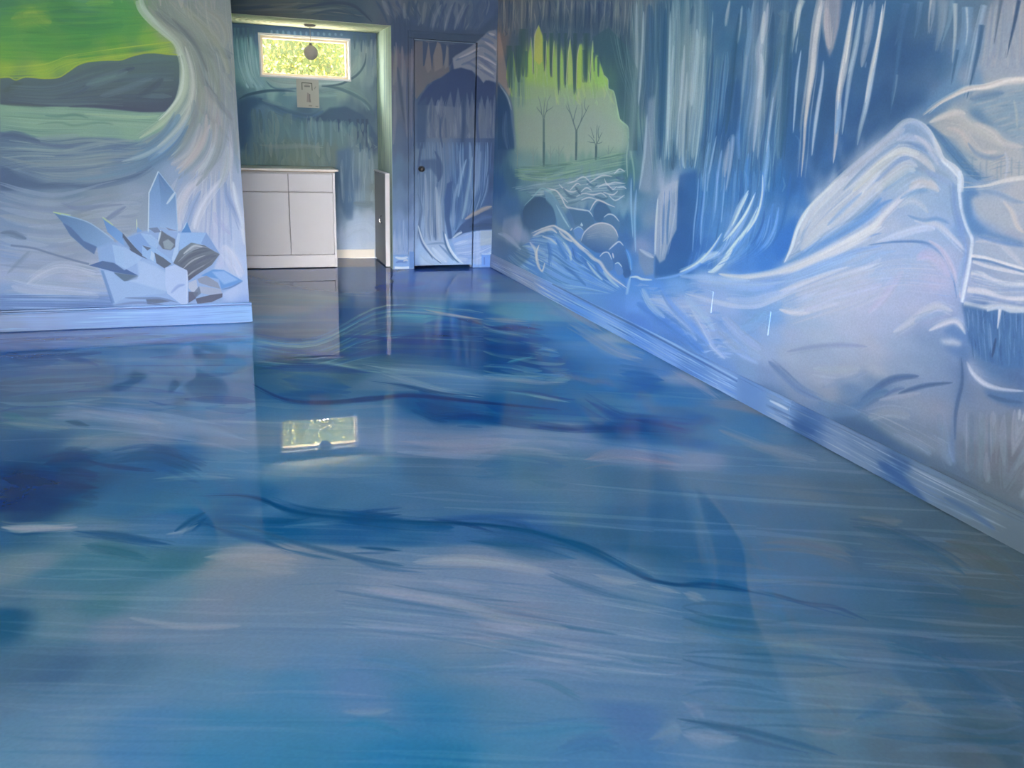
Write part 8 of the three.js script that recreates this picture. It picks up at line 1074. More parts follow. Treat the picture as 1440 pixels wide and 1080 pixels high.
floorM.s([152,173,196],.45,'w',[.688,-3.088,-.0137,.0674,.886,-3.065,-.0175,.0678,1.03,-3.055,-.0202,.0684]);
floorM.s([49,111,152],.368,'w',[.901,-2.905,-.0481,.187,1.104,-2.903,-.0686,.1896,1.276,-2.808,-.0849,.1796]);
floorM.s([7,69,142],.563,'w',[.889,-3.485,-.0194,.0843,1.071,-3.474,-.0271,.0844,1.258,-3.329,-.0324,.0788,1.45,-3.217,-.0355,.076]);
floorM.s([7,49,124],.563,'w',[1.301,-3.318,-.0245,.0577,1.45,-3.217,-.0252,.0562,1.667,-3.164,-.0285,.0558,1.941,-3.033,-.0331,.053]);
floorM.s([120,203,231],.41,'w',[1.332,-3.825,-.0127,.0335,1.457,-3.735,-.0139,.0322,1.606,-3.582,-.015,.0301]);
floorM.s([158,174,175],.489,'w',[.501,-2.249,-.007,.0337,.632,-2.22,-.0097,.0333,.742,-2.166,-.0123,.0319,.848,-2.106,-.0138,.0307]);
floorM.s([24,89,131],.666,'w',[.342,-2.38,-.0034,.0164,.413,-2.345,-.0038,.0161,.483,-2.309,-.0042,.0158]);
floorM.s([39,87,130],.527,'w',[.292,-2.346,-.0017,.0135,.409,-2.322,-.0021,.0135,.484,-2.317,-.0022,.0136]);
floorM.s([59,106,144],.527,'w',[.29,-2.331,-.0063,.0223,.348,-2.277,-.0067,.0216,.418,-2.212,-.0061,.0216,.525,-2.16,-.0063,.0214]);
floorM.s([24,79,118],.598,'w',[.341,-2.373,-.0021,.0109,.426,-2.336,-.0024,.0108,.483,-2.309,-.0027,.0106]);
floorM.s([72,114,142],.527,'w',[.388,-2.135,-.0053,.0179,.488,-2.066,-.0057,.0173,.575,-2.014,-.006,.0169,.675,-1.959,-.0065,.0166,.775,-1.911,-.007,.0162]);
floorM.s([76,105,136],.598,'w',[.533,-1.962,-.0044,.012,.604,-1.916,-.0044,.0119,.704,-1.875,-.0048,.0117,.786,-1.827,-.0055,.0111,.854,-1.783,-.0059,.0108]);
floorM.s([161,169,184],.527,'w',[.494,-2.22,-.0059,.0331,.628,-2.206,-.0089,.0331,.783,-2.147,-.0126,.0317,.886,-2.08,-.0147,.03]);
floorM.s([153,160,176],.489,'w',[.528,-2.109,-.0126,.0385,.617,-2.056,-.0134,.0376,.695,-2.02,-.014,.0373]);
floorM.s([154,161,179],.45,'w',[.303,-2.132,-.0106,.0446,.429,-2.056,-.0126,.0428,.565,-1.978,-.0148,.041,.65,-1.928,-.0163,.0398]);
floorM.s([153,162,176],.489,'w',[.581,-1.886,-.0132,.0319,.672,-1.824,-.0142,.0307,.74,-1.782,-.0149,.03]);
floorM.s([149,158,174],.563,'w',[.679,-1.69,-.0106,.0248,.781,-1.644,-.0115,.0243,.896,-1.6,-.0127,.0238]);
floorM.s([128,148,169],.41,'w',[.531,-1.672,-.0059,.0246,.665,-1.653,-.009,.0244,.763,-1.603,-.0124,.0227,.833,-1.553,-.0138,.0214]);
floorM.s([149,159,172],.489,'w',[1.018,-2.013,-.018,.0275,1.071,-1.955,-.0172,.0275,1.135,-1.923,-.0166,.0278]);
floorM.s([7,67,113],.699,'w',[1.129,-2.073,-.0138,.0151,1.154,-1.99,-.0135,.0147,1.184,-1.923,-.0122,.016,1.256,-1.874,-.0116,.0164]);
floorM.s([145,156,168],.598,'w',[1.157,-1.902,-.0086,.012,1.194,-1.867,-.0088,.0118,1.231,-1.833,-.0089,.0115]);
floorM.s([39,93,134],.527,'w',[.694,-2.324,-.0285,.082,.82,-2.256,-.0334,.0786,.924,-2.178,-.0378,.0739,1.01,-2.106,-.0402,.0705]);
floorM.s([60,106,140],.489,'w',[.875,-2.054,-.0194,.0313,.947,-1.962,-.0195,.0298,1.051,-1.851,-.0192,.0287,1.188,-1.76,-.0198,.0277]);
floorM.s([69,112,140],.489,'w',[.602,-1.777,-.0079,.0212,.707,-1.73,-.009,.0206,.799,-1.686,-.0099,.0201]);
floorM.s([58,102,136],.527,'w',[.915,-1.61,-.0081,.0123,.965,-1.574,-.0077,.0123,1.056,-1.537,-.0079,.0122]);
floorM.s([59,106,133],.45,'w',[.621,-1.602,-.0063,.0151,.686,-1.573,-.0082,.014,.727,-1.519,-.0098,.0118,.75,-1.485,-.01,.0113]);
floorM.s([145,166,185],.41,'w',[.237,-1.951,-.0034,.0195,.333,-1.912,-.0041,.0192,.479,-1.858,-.0052,.0188]);
floorM.s([138,159,179],.41,'w',[.249,-2.043,-.0037,.0188,.373,-1.983,-.0046,.0183,.508,-1.92,-.0056,.0177]);
floorM.b([[138,154,175],[97,132,159],[156,168,182],[76,119,150]],70,.361,.03,.4,[.265,-2.157,-.0317,.2278,.586,-2.001,-.0627,.2226,.885,-1.82,-.0903,.2056,1.13,-1.662,-.1043,.1764]);
floorM.p([32,106,145],.45,40,1,[.421,-1.628,.465,-1.615,.541,-1.547,.512,-1.53,.436,-1.552,.378,-1.503,.337,-1.468,.37,-1.427,.386,-1.364,.289,-1.394,.328,-1.502,.378,-1.57]);
floorM.s([59,116,159],.41,'w',[.483,-1.439,-.0108,.0388,.599,-1.412,-.0124,.0387,.699,-1.398,-.0151,.0387,.784,-1.372,-.0187,.0379]);
floorM.s([42,101,147],.368,'w',[.621,-1.351,-.0076,.0369,.715,-1.353,-.0148,.0372,.77,-1.321,-.0222,.0339]);
floorM.s([125,142,160],.41,'w',[.189,-1.61,-.0036,.0215,.251,-1.587,-.0031,.0216,.307,-1.583,-.0022,.022]);
floorM.s([42,113,147],.489,'w',[.182,-1.562,-.0023,.0279,.245,-1.551,-.0068,.0268,.311,-1.499,-.0104,.0239]);
floorM.s([120,142,157],.41,'w',[.839,-1.315,-.0078,.0366,.907,-1.327,-.0149,.0379,.924,-1.313,-.0278,.0333]);
floorM.s([75,126,167],.368,'w',[.251,-1.795,-.0172,.0762,.351,-1.745,-.0264,.0703,.419,-1.667,-.034,.0603]);
floorM.s([9,79,128],.666,'w',[1.263,-1.886,-.0134,.0239,1.338,-1.872,-.0156,.0235,1.398,-1.834,-.0176,.0222,1.453,-1.79,-.0183,.0213]);
floorM.s([12,58,101],.666,'w',[1.453,-1.79,-.0116,.0136,1.507,-1.747,-.0122,.0129,1.561,-1.685,-.0121,.0125,1.631,-1.645,-.0127,.012,1.665,-1.585,-.0133,.0106,1.683,-1.549,-.0133,.0102]);
floorM.s([143,153,157],.527,'w',[1.235,-1.839,-.0199,.0245,1.259,-1.812,-.0205,.0234,1.28,-1.779,-.021,.0223]);
floorM.s([48,87,120],.633,'w',[.945,-1.348,-.0086,.0122,.983,-1.328,-.0096,.0115,1.024,-1.291,-.0105,.0106,1.069,-1.245,-.0104,.0104,1.134,-1.195,-.0104,.0101,1.192,-1.154,-.0105,.0099]);
floorM.s([127,141,156],.527,'w',[.92,-1.307,-.0221,.0282,.964,-1.277,-.0208,.0286,1.036,-1.252,-.0206,.0287]);
floorM.s([29,87,119],.489,'w',[1.2,-1.536,-.0137,.0206,1.298,-1.507,-.0156,.0201,1.409,-1.454,-.0182,.0186,1.484,-1.38,-.0195,.0167]);
floorM.s([96,120,135],.45,'w',[1.337,-1.539,-.0254,.0319,1.418,-1.504,-.0289,.03,1.495,-1.428,-.0309,.0271]);
floorM.s([92,110,118],.489,'w',[1.65,-2.043,-.0364,.0511,1.777,-2.007,-.0417,.0496,1.871,-1.93,-.0462,.0449,1.9,-1.873,-.0477,.0407]);
floorM.s([80,105,116],.489,'w',[1.932,-1.801,-.0525,.0543,2.043,-1.754,-.0603,.0492,2.087,-1.609,-.0607,.0398]);
floorM.s([38,80,106],.45,'w',[1.576,-1.503,-.0245,.0228,1.642,-1.45,-.0254,.0215,1.698,-1.389,-.0267,.0192,1.784,-1.241,-.0266,.0163]);
floorM.s([85,103,110],.45,'w',[1.483,-1.311,-.0461,.033,1.523,-1.244,-.0454,.0315,1.568,-1.186,-.0451,.0303]);
floorM.s([87,108,117],.41,'w',[1.308,-1.383,-.0601,.0564,1.365,-1.328,-.0658,.0473,1.362,-1.274,-.0667,.0303]);
floorM.s([39,90,119],.45,'w',[1.337,-1.23,-.0143,.0303,1.453,-1.247,-.0195,.0318,1.523,-1.244,-.025,.0321]);
floorM.s([92,113,124],.41,'w',[1.195,-1.256,-.0222,.0222,1.255,-1.213,-.02,.0228,1.32,-1.21,-.0162,.024]);
floorM.s([85,94,93],.489,'w',[2.295,-1.881,-.1002,.0784,2.353,-1.796,-.103,.0647,2.317,-1.586,-.0941,.0478]);
floorM.s([102,113,118],.489,'w',[2.132,-2.113,-.0546,.0546,2.207,-2.053,-.0543,.0537,2.268,-2.037,-.0528,.0546]);
floorM.s([38,80,108],.45,'w',[2.043,-2.06,-.0646,.0647,2.137,-1.979,-.0693,.0575,2.186,-1.777,-.0678,.0446,2.174,-1.671,-.065,.0363]);
floorM.s([53,108,143],.45,'w',[1.169,-1.728,-.0408,.0521,1.249,-1.657,-.0409,.0504,1.326,-1.611,-.0411,.0499]);
floorM.s([119,138,155],.45,'w',[.979,-1.407,-.0232,.0215,.999,-1.374,-.0248,.0171,.998,-1.341,-.025,.0105]);
floorM.s([36,75,104],.368,'w',[1.749,-1.374,-.076,.0399,1.751,-1.212,-.0708,.0362,1.785,-1.147,-.0685,.0383]);
floorM.s([76,97,102],.41,'w',[1.624,-1.195,-.0444,.0334,1.682,-1.152,-.0444,.0327,1.746,-1.115,-.0448,.0321]);
floorM.b([[76,106,126],[33,83,107],[94,114,124],[18,72,102]],60,.298,.03,.4,[1.118,-1.641,-.221,.3736,1.344,-1.529,-.2595,.3492,1.651,-1.424,-.3082,.3233,1.964,-1.295,-.3528,.2914]);
floorM.s([7,67,113],.699,'b',[-.141,-2.898,.0004,.0192,.005,-2.865,-.0011,.0189,.088,-2.794,-.0033,.017,.144,-2.714,-.0034,.0164,.235,-2.643,-.0027,.0167,.418,-2.554,-.0033,.0163,.603,-2.482,-.0042,.0159,.788,-2.415,-.0056,.0154,.956,-2.304,-.0073,.0139,1.07,-2.145,-.0083,.0116,1.132,-2.011,-.0085,.0103,1.184,-1.922,-.0077,.0107,1.295,-1.856,-.0075,.0108,1.446,-1.78,-.0084,.0101,1.55,-1.682,-.0092,.0091,1.658,-1.567,-.0094,.0083]);
floorM.s([9,82,132],.616,'b',[.099,-2.773,-.0123,.0682,.212,-2.661,-.012,.0664,.372,-2.572,-.0136,.065,.528,-2.485,-.0161,.0629,.688,-2.42,-.0188,.0616]);
floorM.s([17,83,129],.527,'b',[.829,-2.382,-.0188,.0444,.992,-2.263,-.0231,.0398,1.108,-2.063,-.0248,.0332,1.194,-1.94,-.0249,.0309]);
floorM.s([7,62,105],.779,'b',[1.162,-1.949,-.0094,.0138,1.237,-1.885,-.009,.0137,1.344,-1.855,-.0095,.0136,1.448,-1.783,-.0106,.0127]);
floorM.s([22,89,136],.779,'b',[-.214,-2.636,.0067,.0215,-.165,-2.707,.0061,.0232,-.116,-2.761,.0054,.0247]);
floorM.s([46,99,135],.699,'b',[-.024,-2.653,-.0038,.0229,.169,-2.45,-.0048,.0207,.331,-2.309,-.0052,.0196,.47,-2.215,-.0058,.0189]);
floorM.s([47,87,117],.74,'b',[.933,-1.36,-.0081,.0111,1.058,-1.285,-.0091,.0103,1.157,-1.207,-.0099,.0093,1.225,-1.147,-.0103,.0087]);
floorM.s([10,53,125],.779,'b',[.098,-4.231,-.0075,.0425,.237,-3.948,-.0066,.0408,.398,-3.855,-.0049,.0418,.64,-3.843,-.0063,.0425,.86,-3.861,-.0101,.0434,1.18,-3.671,-.014,.0404,1.524,-3.478,-.0171,.038]);
floorM.s([61,103,133],.616,'b',[.643,-1.883,-.0052,.0125,.8,-1.791,-.006,.0118,.952,-1.698,-.0068,.0111]);
floorM.s([71,113,142],.572,'b',[.242,-2.136,-.0032,.0144,.41,-2.029,-.0041,.0135,.589,-1.913,-.0051,.0126]);
floorM.s([166,171,183],.572,'b',[-.753,-2.815,.0057,.0296,-.621,-2.768,.005,.0293,-.514,-2.755,.0046,.0296]);
floorM.s([151,158,173],.527,'b',[.344,-2.123,-.0098,.0343,.527,-1.992,-.0125,.0313,.694,-1.847,-.014,.0286,.832,-1.764,-.0148,.0277]);
floorM.s([157,164,178],.48,'b',[.497,-2.235,-.0104,.0467,.713,-2.174,-.0161,.0452,.905,-2.048,-.0208,.0412]);
floorM.s([151,168,183],.431,'b',[2.137,-3.042,-.0484,.0586,2.225,-2.781,-.0468,.0523,2.347,-2.6,-.0466,.0485]);
floorM.s([162,168,177],.431,'b',[-.312,-2.152,.0001,.0216,-.164,-2.064,-.0002,.0211,-.02,-2.026,-.0005,.0212]);
floorM.grain(0.03, 2, 2);

// ------------------------------------------------------------------ room shell
const paint = (tex, roughness = 0.72) => new THREE.MeshStandardMaterial({ map: tex, roughness });
const flat = (r, g, b, roughness = 0.7, extra = {}) => new THREE.MeshStandardMaterial({ color: new THREE.Color().setRGB(r, g, b), roughness, ...extra });
const T = { part: partM.texture(), right: rightM.texture(), back: backM.texture(), rec: recM.texture(), floor: floorM.texture() };
const M = {
  part: paint(T.part), right: paint(T.right), back: paint(T.back), rec: paint(T.rec),
  white: flat(0.43, 0.455, 0.50, 0.45), whiteEdge: flat(0.52, 0.545, 0.59, 0.4), carcass: flat(0.42, 0.44, 0.48, 0.6), trimWhite: flat(0.72, 0.70, 0.64, 0.5), plain: flat(0.26, 0.38, 0.52, 0.8),
  ceiling: flat(0.34, 0.42, 0.5, 0.85), dark: flat(0.012, 0.013, 0.018, 0.4), concrete: flat(0.1, 0.1, 0.1, 0.95), patio: flat(0.62, 0.62, 0.52, 0.95),
};

// poured epoxy floor: a clear gloss coat over marbled colour, with the faint roll a poured floor keeps
{
  const x0 = XL, x1 = XR, z0 = ZC, z1 = ZF, nx = 150, nz = 280, g = new THREE.PlaneGeometry(x1 - x0, z1 - z0, nx, nz); g.rotateX(-Math.PI / 2); g.translate((x0 + x1) / 2, 0, (z0 + z1) / 2);
  const p = g.attributes.position;
  for (let i = 0; i < p.count; i++) { const x = p.getX(i), z = p.getZ(i); p.setY(i, 0.00016 * Math.sin(x * 5.1 + z * 1.3 + 1) + 0.00014 * Math.sin(z * 4.3 - x * 2.2) + 0.00008 * Math.sin(x * 11 + z * 3.7 + 2)); }
  g.computeVertexNormals();
  uvBy(g, (x, y, z) => floorM.uv(x, z));
  const base = bx(x0, -0.12, z0, x1, -0.003, z1); uvBy(base, (x, y, z) => floorM.uv(x, z));
  const m = new THREE.MeshPhysicalMaterial({ map: T.floor, roughness: 0.012, ior: 1.5 });
  struct('floor', mergeGeometries([g, base]), m, 'glossy poured epoxy floor marbled in blue, grey and teal waves', 'floor');
}
struct('ceiling', bx(XL - 0.12, YC, ZC - 0.12, XR + 0.12, YC + 0.12, ZF + 0.12), M.ceiling, 'pale blue painted ceiling over the mural room', 'ceiling');
struct('wall_right', uvBy(bx(XR, 0, ZC - 0.12, XR + 0.12, YC, ZF + 0.12), (x, y, z) => rightM.uv(z, y)), M.right, 'long wall painted as an ice cave with icicles, snow mounds and a frosty forest', 'wall');
struct('wall_left', bx(XL - 0.12, 0, ZC - 0.12, XL, YC, ZF + 0.12), M.plain, 'plain blue side wall of the room', 'wall');
struct('wall_partition', uvBy(bx(XL, 0, ZC - 0.12, XP, YC, ZP), (x, y, z) => partM.uv(x + (ZP - z), y)), M.part, 'projecting wall painted with a green sky, mountains, sweeping ice and blue crystals', 'wall');
const DX0 = 1.722, DX1 = 2.290, DY = 2.034;
struct('wall_back', uvBy(plate([[XP, YS], [XE, YS], [XE, 0], [DX0 - 0.012, 0], [DX0 - 0.012, DY + 0.012], [DX1 + 0.012, DY + 0.012], [DX1 + 0.012, 0], [XR, 0], [XR, YC], [XP, YC]], [], ZB, 0.12), (x, y, z) => backM.uv(x + (z < ZB - 0.01 ? 0.03 : 0), y)), M.back, 'end wall painted as draped blue ice around the recess and the door', 'wall');
const WX0 = 0.436, WX1 = 1.257, WY0 = 1.695, WY1 = 2.06;
struct('wall_recess', uvBy(plate(rect(XP, 0, XE + 0.12, YC), [rect(WX0, WY0, WX1, WY1)], ZC, 0.12), (x, y) => recM.uv(x, y)), M.rec, 'rear wall of the recess, painted ice above and bare white below', 'wall');
// right reveal of the recess, painted, and its soffit trowelled in rings
const revM = new Mural(ZC, ZB, 0, 2.2, 420);
revM.field([-8.3, 2.1, 132,156,146, -7.65, 2.0, 140,164,150, -8.0, 1.6, 128,158,152, -7.7, 1.3, 140,166,154, -8.3, 1.2, 134,154,150, -7.8, 0.7, 130,156,154, -8.2, 0.4, 138,160,152]);
revM.b([[169,196,176], [111,147,142], [194,216,192], [95,130,136], [143,176,160]], 70, 0.45, 0.06, 0.6, [-7.95, 2.15, 0.34, 0, -7.98, 1.7, 0.34, 0, -7.98, 1.3, 0.34, 0, -7.98, 0.9, 0.34, 0]);
struct('wall_recess_right', uvBy(mergeGeometries([bx(XE, 0, ZC, XE + 0.12, YS + 0.03, ZB - 0.12), bx(XE - 0.003, 0, ZB - 0.12, XE, YS, ZB - 0.0005)]), (x, y, z) => revM.uv(z, y)), paint(revM.texture()), 'painted side wall of the recess lit by the small window', 'wall');
{
  const N = 512, h = new Uint8Array(N * N * 4), c = new Uint8Array(N * N * 4);
  for (let j = 0; j < N; j++) for (let i = 0; i < N; i++) {
    const x = XP + (i / N) * (XE - XP) - 0.84, z = (j / N) * 0.72 - 0.31, r = Math.hypot(x * 0.8, z), a = Math.atan2(z, x), o = (j * N + i) * 4, w = 0.5 + 0.5 * Math.sin(r * 150 + 1.6 * Math.sin(a * 3) + 3 * Math.sin(x * 4));
    h[o] = h[o + 1] = h[o + 2] = 255 * w; h[o + 3] = 255;
    const n = 0.92 + 0.08 * rnd(); c[o] = 214 * n; c[o + 1] = 222 * n; c[o + 2] = 196 * n; c[o + 3] = 255;
  }
  const tex = (d, s) => { const t = new THREE.DataTexture(d, N, N); t.magFilter = THREE.LinearFilter; t.minFilter = THREE.LinearFilter; if (s) t.colorSpace = THREE.SRGBColorSpace; t.needsUpdate = true; return t; };
  struct('ceiling_recess', uvBy(mergeGeometries([bx(XP, YS, ZC, XE, YS + 0.1, ZB - 0.12), bx(XP, YS - 0.003, ZB - 0.12, XE, YS, ZB - 0.0005)]), (x, y, z) => [(x - XP) / (XE - XP), (z - ZC) / 0.72]), new THREE.MeshStandardMaterial({ map: tex(c, true), bumpMap: tex(h), bumpScale: 0.004, roughness: 0.8 }), 'pale plaster soffit of the recess trowelled in rings', 'ceiling');
}
// wall behind the camera with the open garage doorway that lets the daylight in
struct('wall_front', plate([[XL, 0], [-3.9, 0], [-3.9, 2.2], [0.9, 2.2], [0.9, 0], [XR, 0], [XR, YC], [XL, YC]], [], ZF + 0.12, 0.12), M.plain, 'wall with the open garage doorway', 'wall');
struct('driveway', bx(-30, -0.3, ZF + 0.12, 30, -0.125, 40), M.concrete, 'dark asphalt drive outside the garage doorway', 'driveway');

// ------------------------------------------------------------------ painted baseboards
function skirting(len, h = 0.136) {   // moulded profile extruded along +x, face towards +z
  const s = new THREE.Shape([[0, 0.007], [0.014, 0.007], [0.014, h - 0.026], [0.012, h - 0.022], [0.012, h - 0.016], [0.008, h - 0.012], [0.006, h - 0.004], [0.003, h], [0, h]].map(([a, b]) => new THREE.Vector2(a, b)));
  const g = new THREE.ExtrudeGeometry(s, { depth: len, bevelEnabled: false }); g.rotateY(Math.PI / 2); g.scale(1, 1, -1);
  const i = g.index; if (!i) { const p = g.attributes.position.array, n = g.attributes.normal.array; for (let k = 0; k < p.length; k += 9) for (let q = 0; q < 3; q++) { [p[k + 3 + q], p[k + 6 + q]] = [p[k + 6 + q], p[k + 3 + q]]; [n[k + 3 + q], n[k + 6 + q]] = [n[k + 6 + q], n[k + 3 + q]]; } }
  g.computeVertexNormals(); return g;
}
const baseM = new Mural(-7.7, -1.75, 0, 0.16, 340);
baseM.field([-7.408,.075,123,147,183,-6.613,.059,149,174,211,-5.954,.08,125,175,239,-5.394,.072,101,163,239,-4.912,.059,127,177,239,-4.497,.062,93,148,223,-4.134,.065,121,166,228,-3.814,.067,90,136,202,-3.529,.069,111,150,207,-3.271,.053,93,131,185,-3.042,.056,112,145,189,-2.831,.042,55,89,137,-2.643,.045,97,121,154,-2.471,.047,93,116,144,-2.314,.05,46,76,116,-2.166,.038,83,104,128,-2.029,.028,72,92,111,-1.905,.031,72,89,103,-1.79,.033,67,83,95,-2.488,.121,81,106,139,-2.182,.106,82,104,129,-1.865,.106,75,91,103],1.6,0.002);
baseM.b([[211,233,239],[66,123,210],[161,200,239],[43,96,178],[188,217,239]],130,.62,.06,.07,[-7.574,.057,.004,-.0431,-6.352,.064,.0093,-.0743,-4.969,.065,.0109,-.0669,-4.007,.05,.0107,-.0568,-3.394,.047,.0103,-.0502]);
baseM.b([[239,239,239],[228,239,239]],50,.665,.08,.06,[-7.464,.075,.0569,-.0168,-6.59,.051,-.0183,-.0346,-5.816,.021,-.0495,-.0387]);
baseM.s([174,208,239],.616,'n',[-6.041,.158,-.0094,-.0097,-5.28,.152,-.0074,-.0087,-4.585,.141,-.0058,-.0078,-4.021,.128,-.0046,-.0071,-3.408,.116,-.0033,-.0063]);
baseM.s([48,93,161],.616,'n',[-6,.136,-.0097,-.0097,-5.276,.127,-.0074,-.0088,-4.582,.124,-.0056,-.0079,-4.019,.117,-.0046,-.0071,-3.405,.102,-.0034,-.0063]);
baseM.b([[155,166,183],[70,101,139],[112,132,157],[46,79,121],[173,178,187]],110,.574,.05,.09,[-3.154,.059,.0119,-.0563,-2.648,.068,.0121,-.0537,-2.242,.061,.0122,-.0517,-1.793,.069,-.0378,-.0426]);
baseM.p([42,77,128],.8,6,1,[-2.96,.048,-2.886,.066,-2.786,.059,-2.828,.026,-2.915,.02]);
baseM.p([38,71,117],.85,6,1,[-2.405,.067,-2.339,.078,-2.26,.058,-2.162,.025,-2.121,-.001,-2.194,.01,-2.288,.022,-2.38,.045]);
baseM.s([44,73,112],.616,'b',[-2.069,.06,-.0049,-.0172,-1.95,.058,-.0055,-.0165,-1.834,.039,-.0059,-.0159]);
baseM.s([193,204,215],.855,'b',[-3.132,.089,-.004,-.009,-3.049,.09,-.0038,-.0088,-2.982,.09,-.0036,-.0086]);
baseM.p([33,65,110],.5,8,0,[-2.347,.113,-2.258,.127,-2.225,.103,-2.28,.064]);
const T_base = baseM.texture();
function group(name, label) { const g = new THREE.Group(); g.name = name; g.userData = { kind: 'structure', label, category: 'baseboard' }; scene.add(g); return g; }
{
  const g = group('baseboard_right', 'painted blue and white baseboard along the ice cave wall'), m = paint(T_base, 0.4);
  for (const [z0, z1] of [[ZB, -2.978], [-2.975, ZF]]) {
    const b = skirting(z1 - z0); b.rotateY(-Math.PI / 2); b.translate(XR, 0, z0); uvBy(b, (x, y, z) => baseM.uv(z, y));
    add('board', b, m, g);
  }
}
const partBaseM = new Mural(-1.35, 0.17, 0, 0.16, 600);
partBaseM.field([-1.281,.12,18,63,107,-1.089,.103,24,72,122,-.891,.095,31,84,138,-.688,.087,41,95,155,-.437,.077,55,106,165,-.177,.077,62,112,170,.092,.076,70,120,175,-1.292,.03,25,71,116,-1.098,.031,32,81,131,-.857,.034,41,93,147,-.609,.047,50,104,159,-.354,.045,61,111,167,-.091,.044,68,118,173,.135,.045,75,124,176],1.6,0.002);
partBaseM.b([[76,128,170],[34,86,147],[61,114,166],[23,69,125],[47,100,157]],70,.574,.07,.14,[-1.326,.065,-.0074,-.0558,-.835,.056,-.0062,-.0576,-.418,.053,-.0044,-.0503,.154,.061,.0027,-.0522]);
partBaseM.s([30,70,124],.616,'n',[-.766,.128,-.0007,-.0071,-.412,.119,-.0004,-.0073,.152,.127,-.0001,-.0075]);
{
  const g = group('baseboard_partition', 'pale blue painted baseboard below the painted crystals'), b = skirting(XP + 0.014 - XL, 0.137); b.translate(XL, 0, ZP); uvBy(b, (x, y) => partBaseM.uv(x, y));
  add('board', b, paint(partBaseM.texture(), 0.4), g);
}
{
  const g = group('baseboard_back', 'short painted baseboard blocks beside the door'), m = paint(T.back, 0.4);
  for (const [x0, x1, off] of [[XE, 1.662, 0], [2.362, XR - 0.012, 0]]) { const b = skirting(x1 - x0, 0.14); b.translate(x0, 0, ZB); uvBy(b, (x, y) => backM.uv(x, y)); add('block', b, m, g); }
}
{
  const b = bx(1.05, 0.003, ZC, XE - 0.05, 0.088, ZC + 0.012), m = add('baseboard_recess', b, M.trimWhite); m.userData = { kind: 'structure', label: 'bare cream baseboard at the foot of the recess wall', category: 'baseboard' };
}
// ------------------------------------------------------------------ door in the end wall, painted over with the mural
const onBack = (g) => uvBy(g, (x, y) => backM.uv(x, y));
{
  const g = new THREE.Group(); g.name = 'trim_1'; g.userData = { kind: 'structure', label: 'flat painted casing around the mural door', category: 'door casing' }; scene.add(g);
  for (const b of [rbx(1.660, 0.003, ZB - 0.002, DX0 - 0.008, DY + 0.008, ZB + 0.013), rbx(DX1 + 0.006, 0.003, ZB - 0.002, DX1 + 0.07, DY + 0.008, ZB + 0.013), rbx(1.660, DY + 0.008, ZB - 0.002, DX1 + 0.07, DY + 0.07, ZB + 0.013)]) add('casing_board', onBack(b), M.back, g);
  add('door_stop', mergeGeometries([bx(DX0 - 0.012, 0, ZB - 0.11, DX0 - 0.004, DY + 0.01, ZB - 0.06), bx(DX1 + 0.004, 0, ZB - 0.11, DX1 + 0.012, DY + 0.01, ZB - 0.06), bx(DX0 - 0.012, DY + 0.002, ZB - 0.11, DX1 + 0.012, DY + 0.012, ZB - 0.06)]), flat(0.2, 0.3, 0.44, 0.6), g);
  const d = new THREE.Group(); d.name = 'door_1'; d.position.set(DX0, 0, ZB); d.userData = { kind: 'structure', label: 'narrow door painted over with an icicle cave, black round knob', category: 'door' }; scene.add(d);
  const leaf = onBack(rbx(DX0, 0.03, ZB - 0.045, DX1, DY, ZB - 0.006, 0.003)); leaf.translate(-DX0, 0, -ZB); add('leaf', leaf, M.back, d);
  const kn = new THREE.LatheGeometry([[0, 0], [0.027, 0], [0.027, 0.004], [0.012, 0.008], [0.010, 0.022], [0.020, 0.030], [0.026, 0.042], [0.024, 0.054], [0.014, 0.062], [0, 0.064]].map(([a, b]) => new THREE.Vector2(a, b)), 28); kn.rotateX(Math.PI / 2); kn.translate(1.782 - DX0, 0.929, -0.006);
  const k = add('knob', kn, M.dark, d); k.userData = { label: 'black round door knob' };
  struct('wall_closet', bx(XE + 0.12, 0, ZC - 0.12, XR, YC, ZC), flat(0.5, 0.5, 0.48, 0.85), 'plain rear wall of the closet behind the mural door', 'wall');
}

// ------------------------------------------------------------------ window in the recess
{
  const w = new THREE.Group(); w.name = 'window_1'; w.position.set((WX0 + WX1) / 2, WY0, ZC); w.userData = { kind: 'structure', label: 'small wide white framed window high in the recess', category: 'window' }; scene.add(w);
  const ox = -(WX0 + WX1) / 2, oy = -WY0, L = (g) => { g.translate(ox, oy, -ZC); return g; }, A = 0.022;
  const cream = flat(0.66, 0.56, 0.40, 0.5);
  const ring = (x0, y0, x1, y1, t, z0, z1, name, mat, parent) => { for (const b of [[x0, y1 - t, x1, y1], [x0, y0, x1, y0 + t], [x0, y0 + t, x0 + t, y1 - t], [x1 - t, y0 + t, x1, y1 - t]]) add(name, L(rbx(b[0], b[1], z0, b[2], b[3], z1, 0.002)), mat, parent); };
  ring(WX0 - 0.006, WY0 - 0.006, WX1 + 0.006, WY1 + 0.006, 0.018, ZC - 0.03, ZC + 0.012, 'frame', M.whiteEdge, w);
  ring(WX0 + 0.012, WY0 + 0.012, WX1 - 0.012, WY1 - 0.012, A, ZC - 0.1, ZC - 0.04, 'sash', cream, w);
  add('pane', L(bx(WX0 + 0.03, WY0 + 0.03, ZC - 0.072, WX1 - 0.03, WY1 - 0.03, ZC - 0.070)), new THREE.MeshPhysicalMaterial({ color: 0xffffff, transmission: 1, thickness: 0, roughness: 0, ior: 1.5 }), w);
}
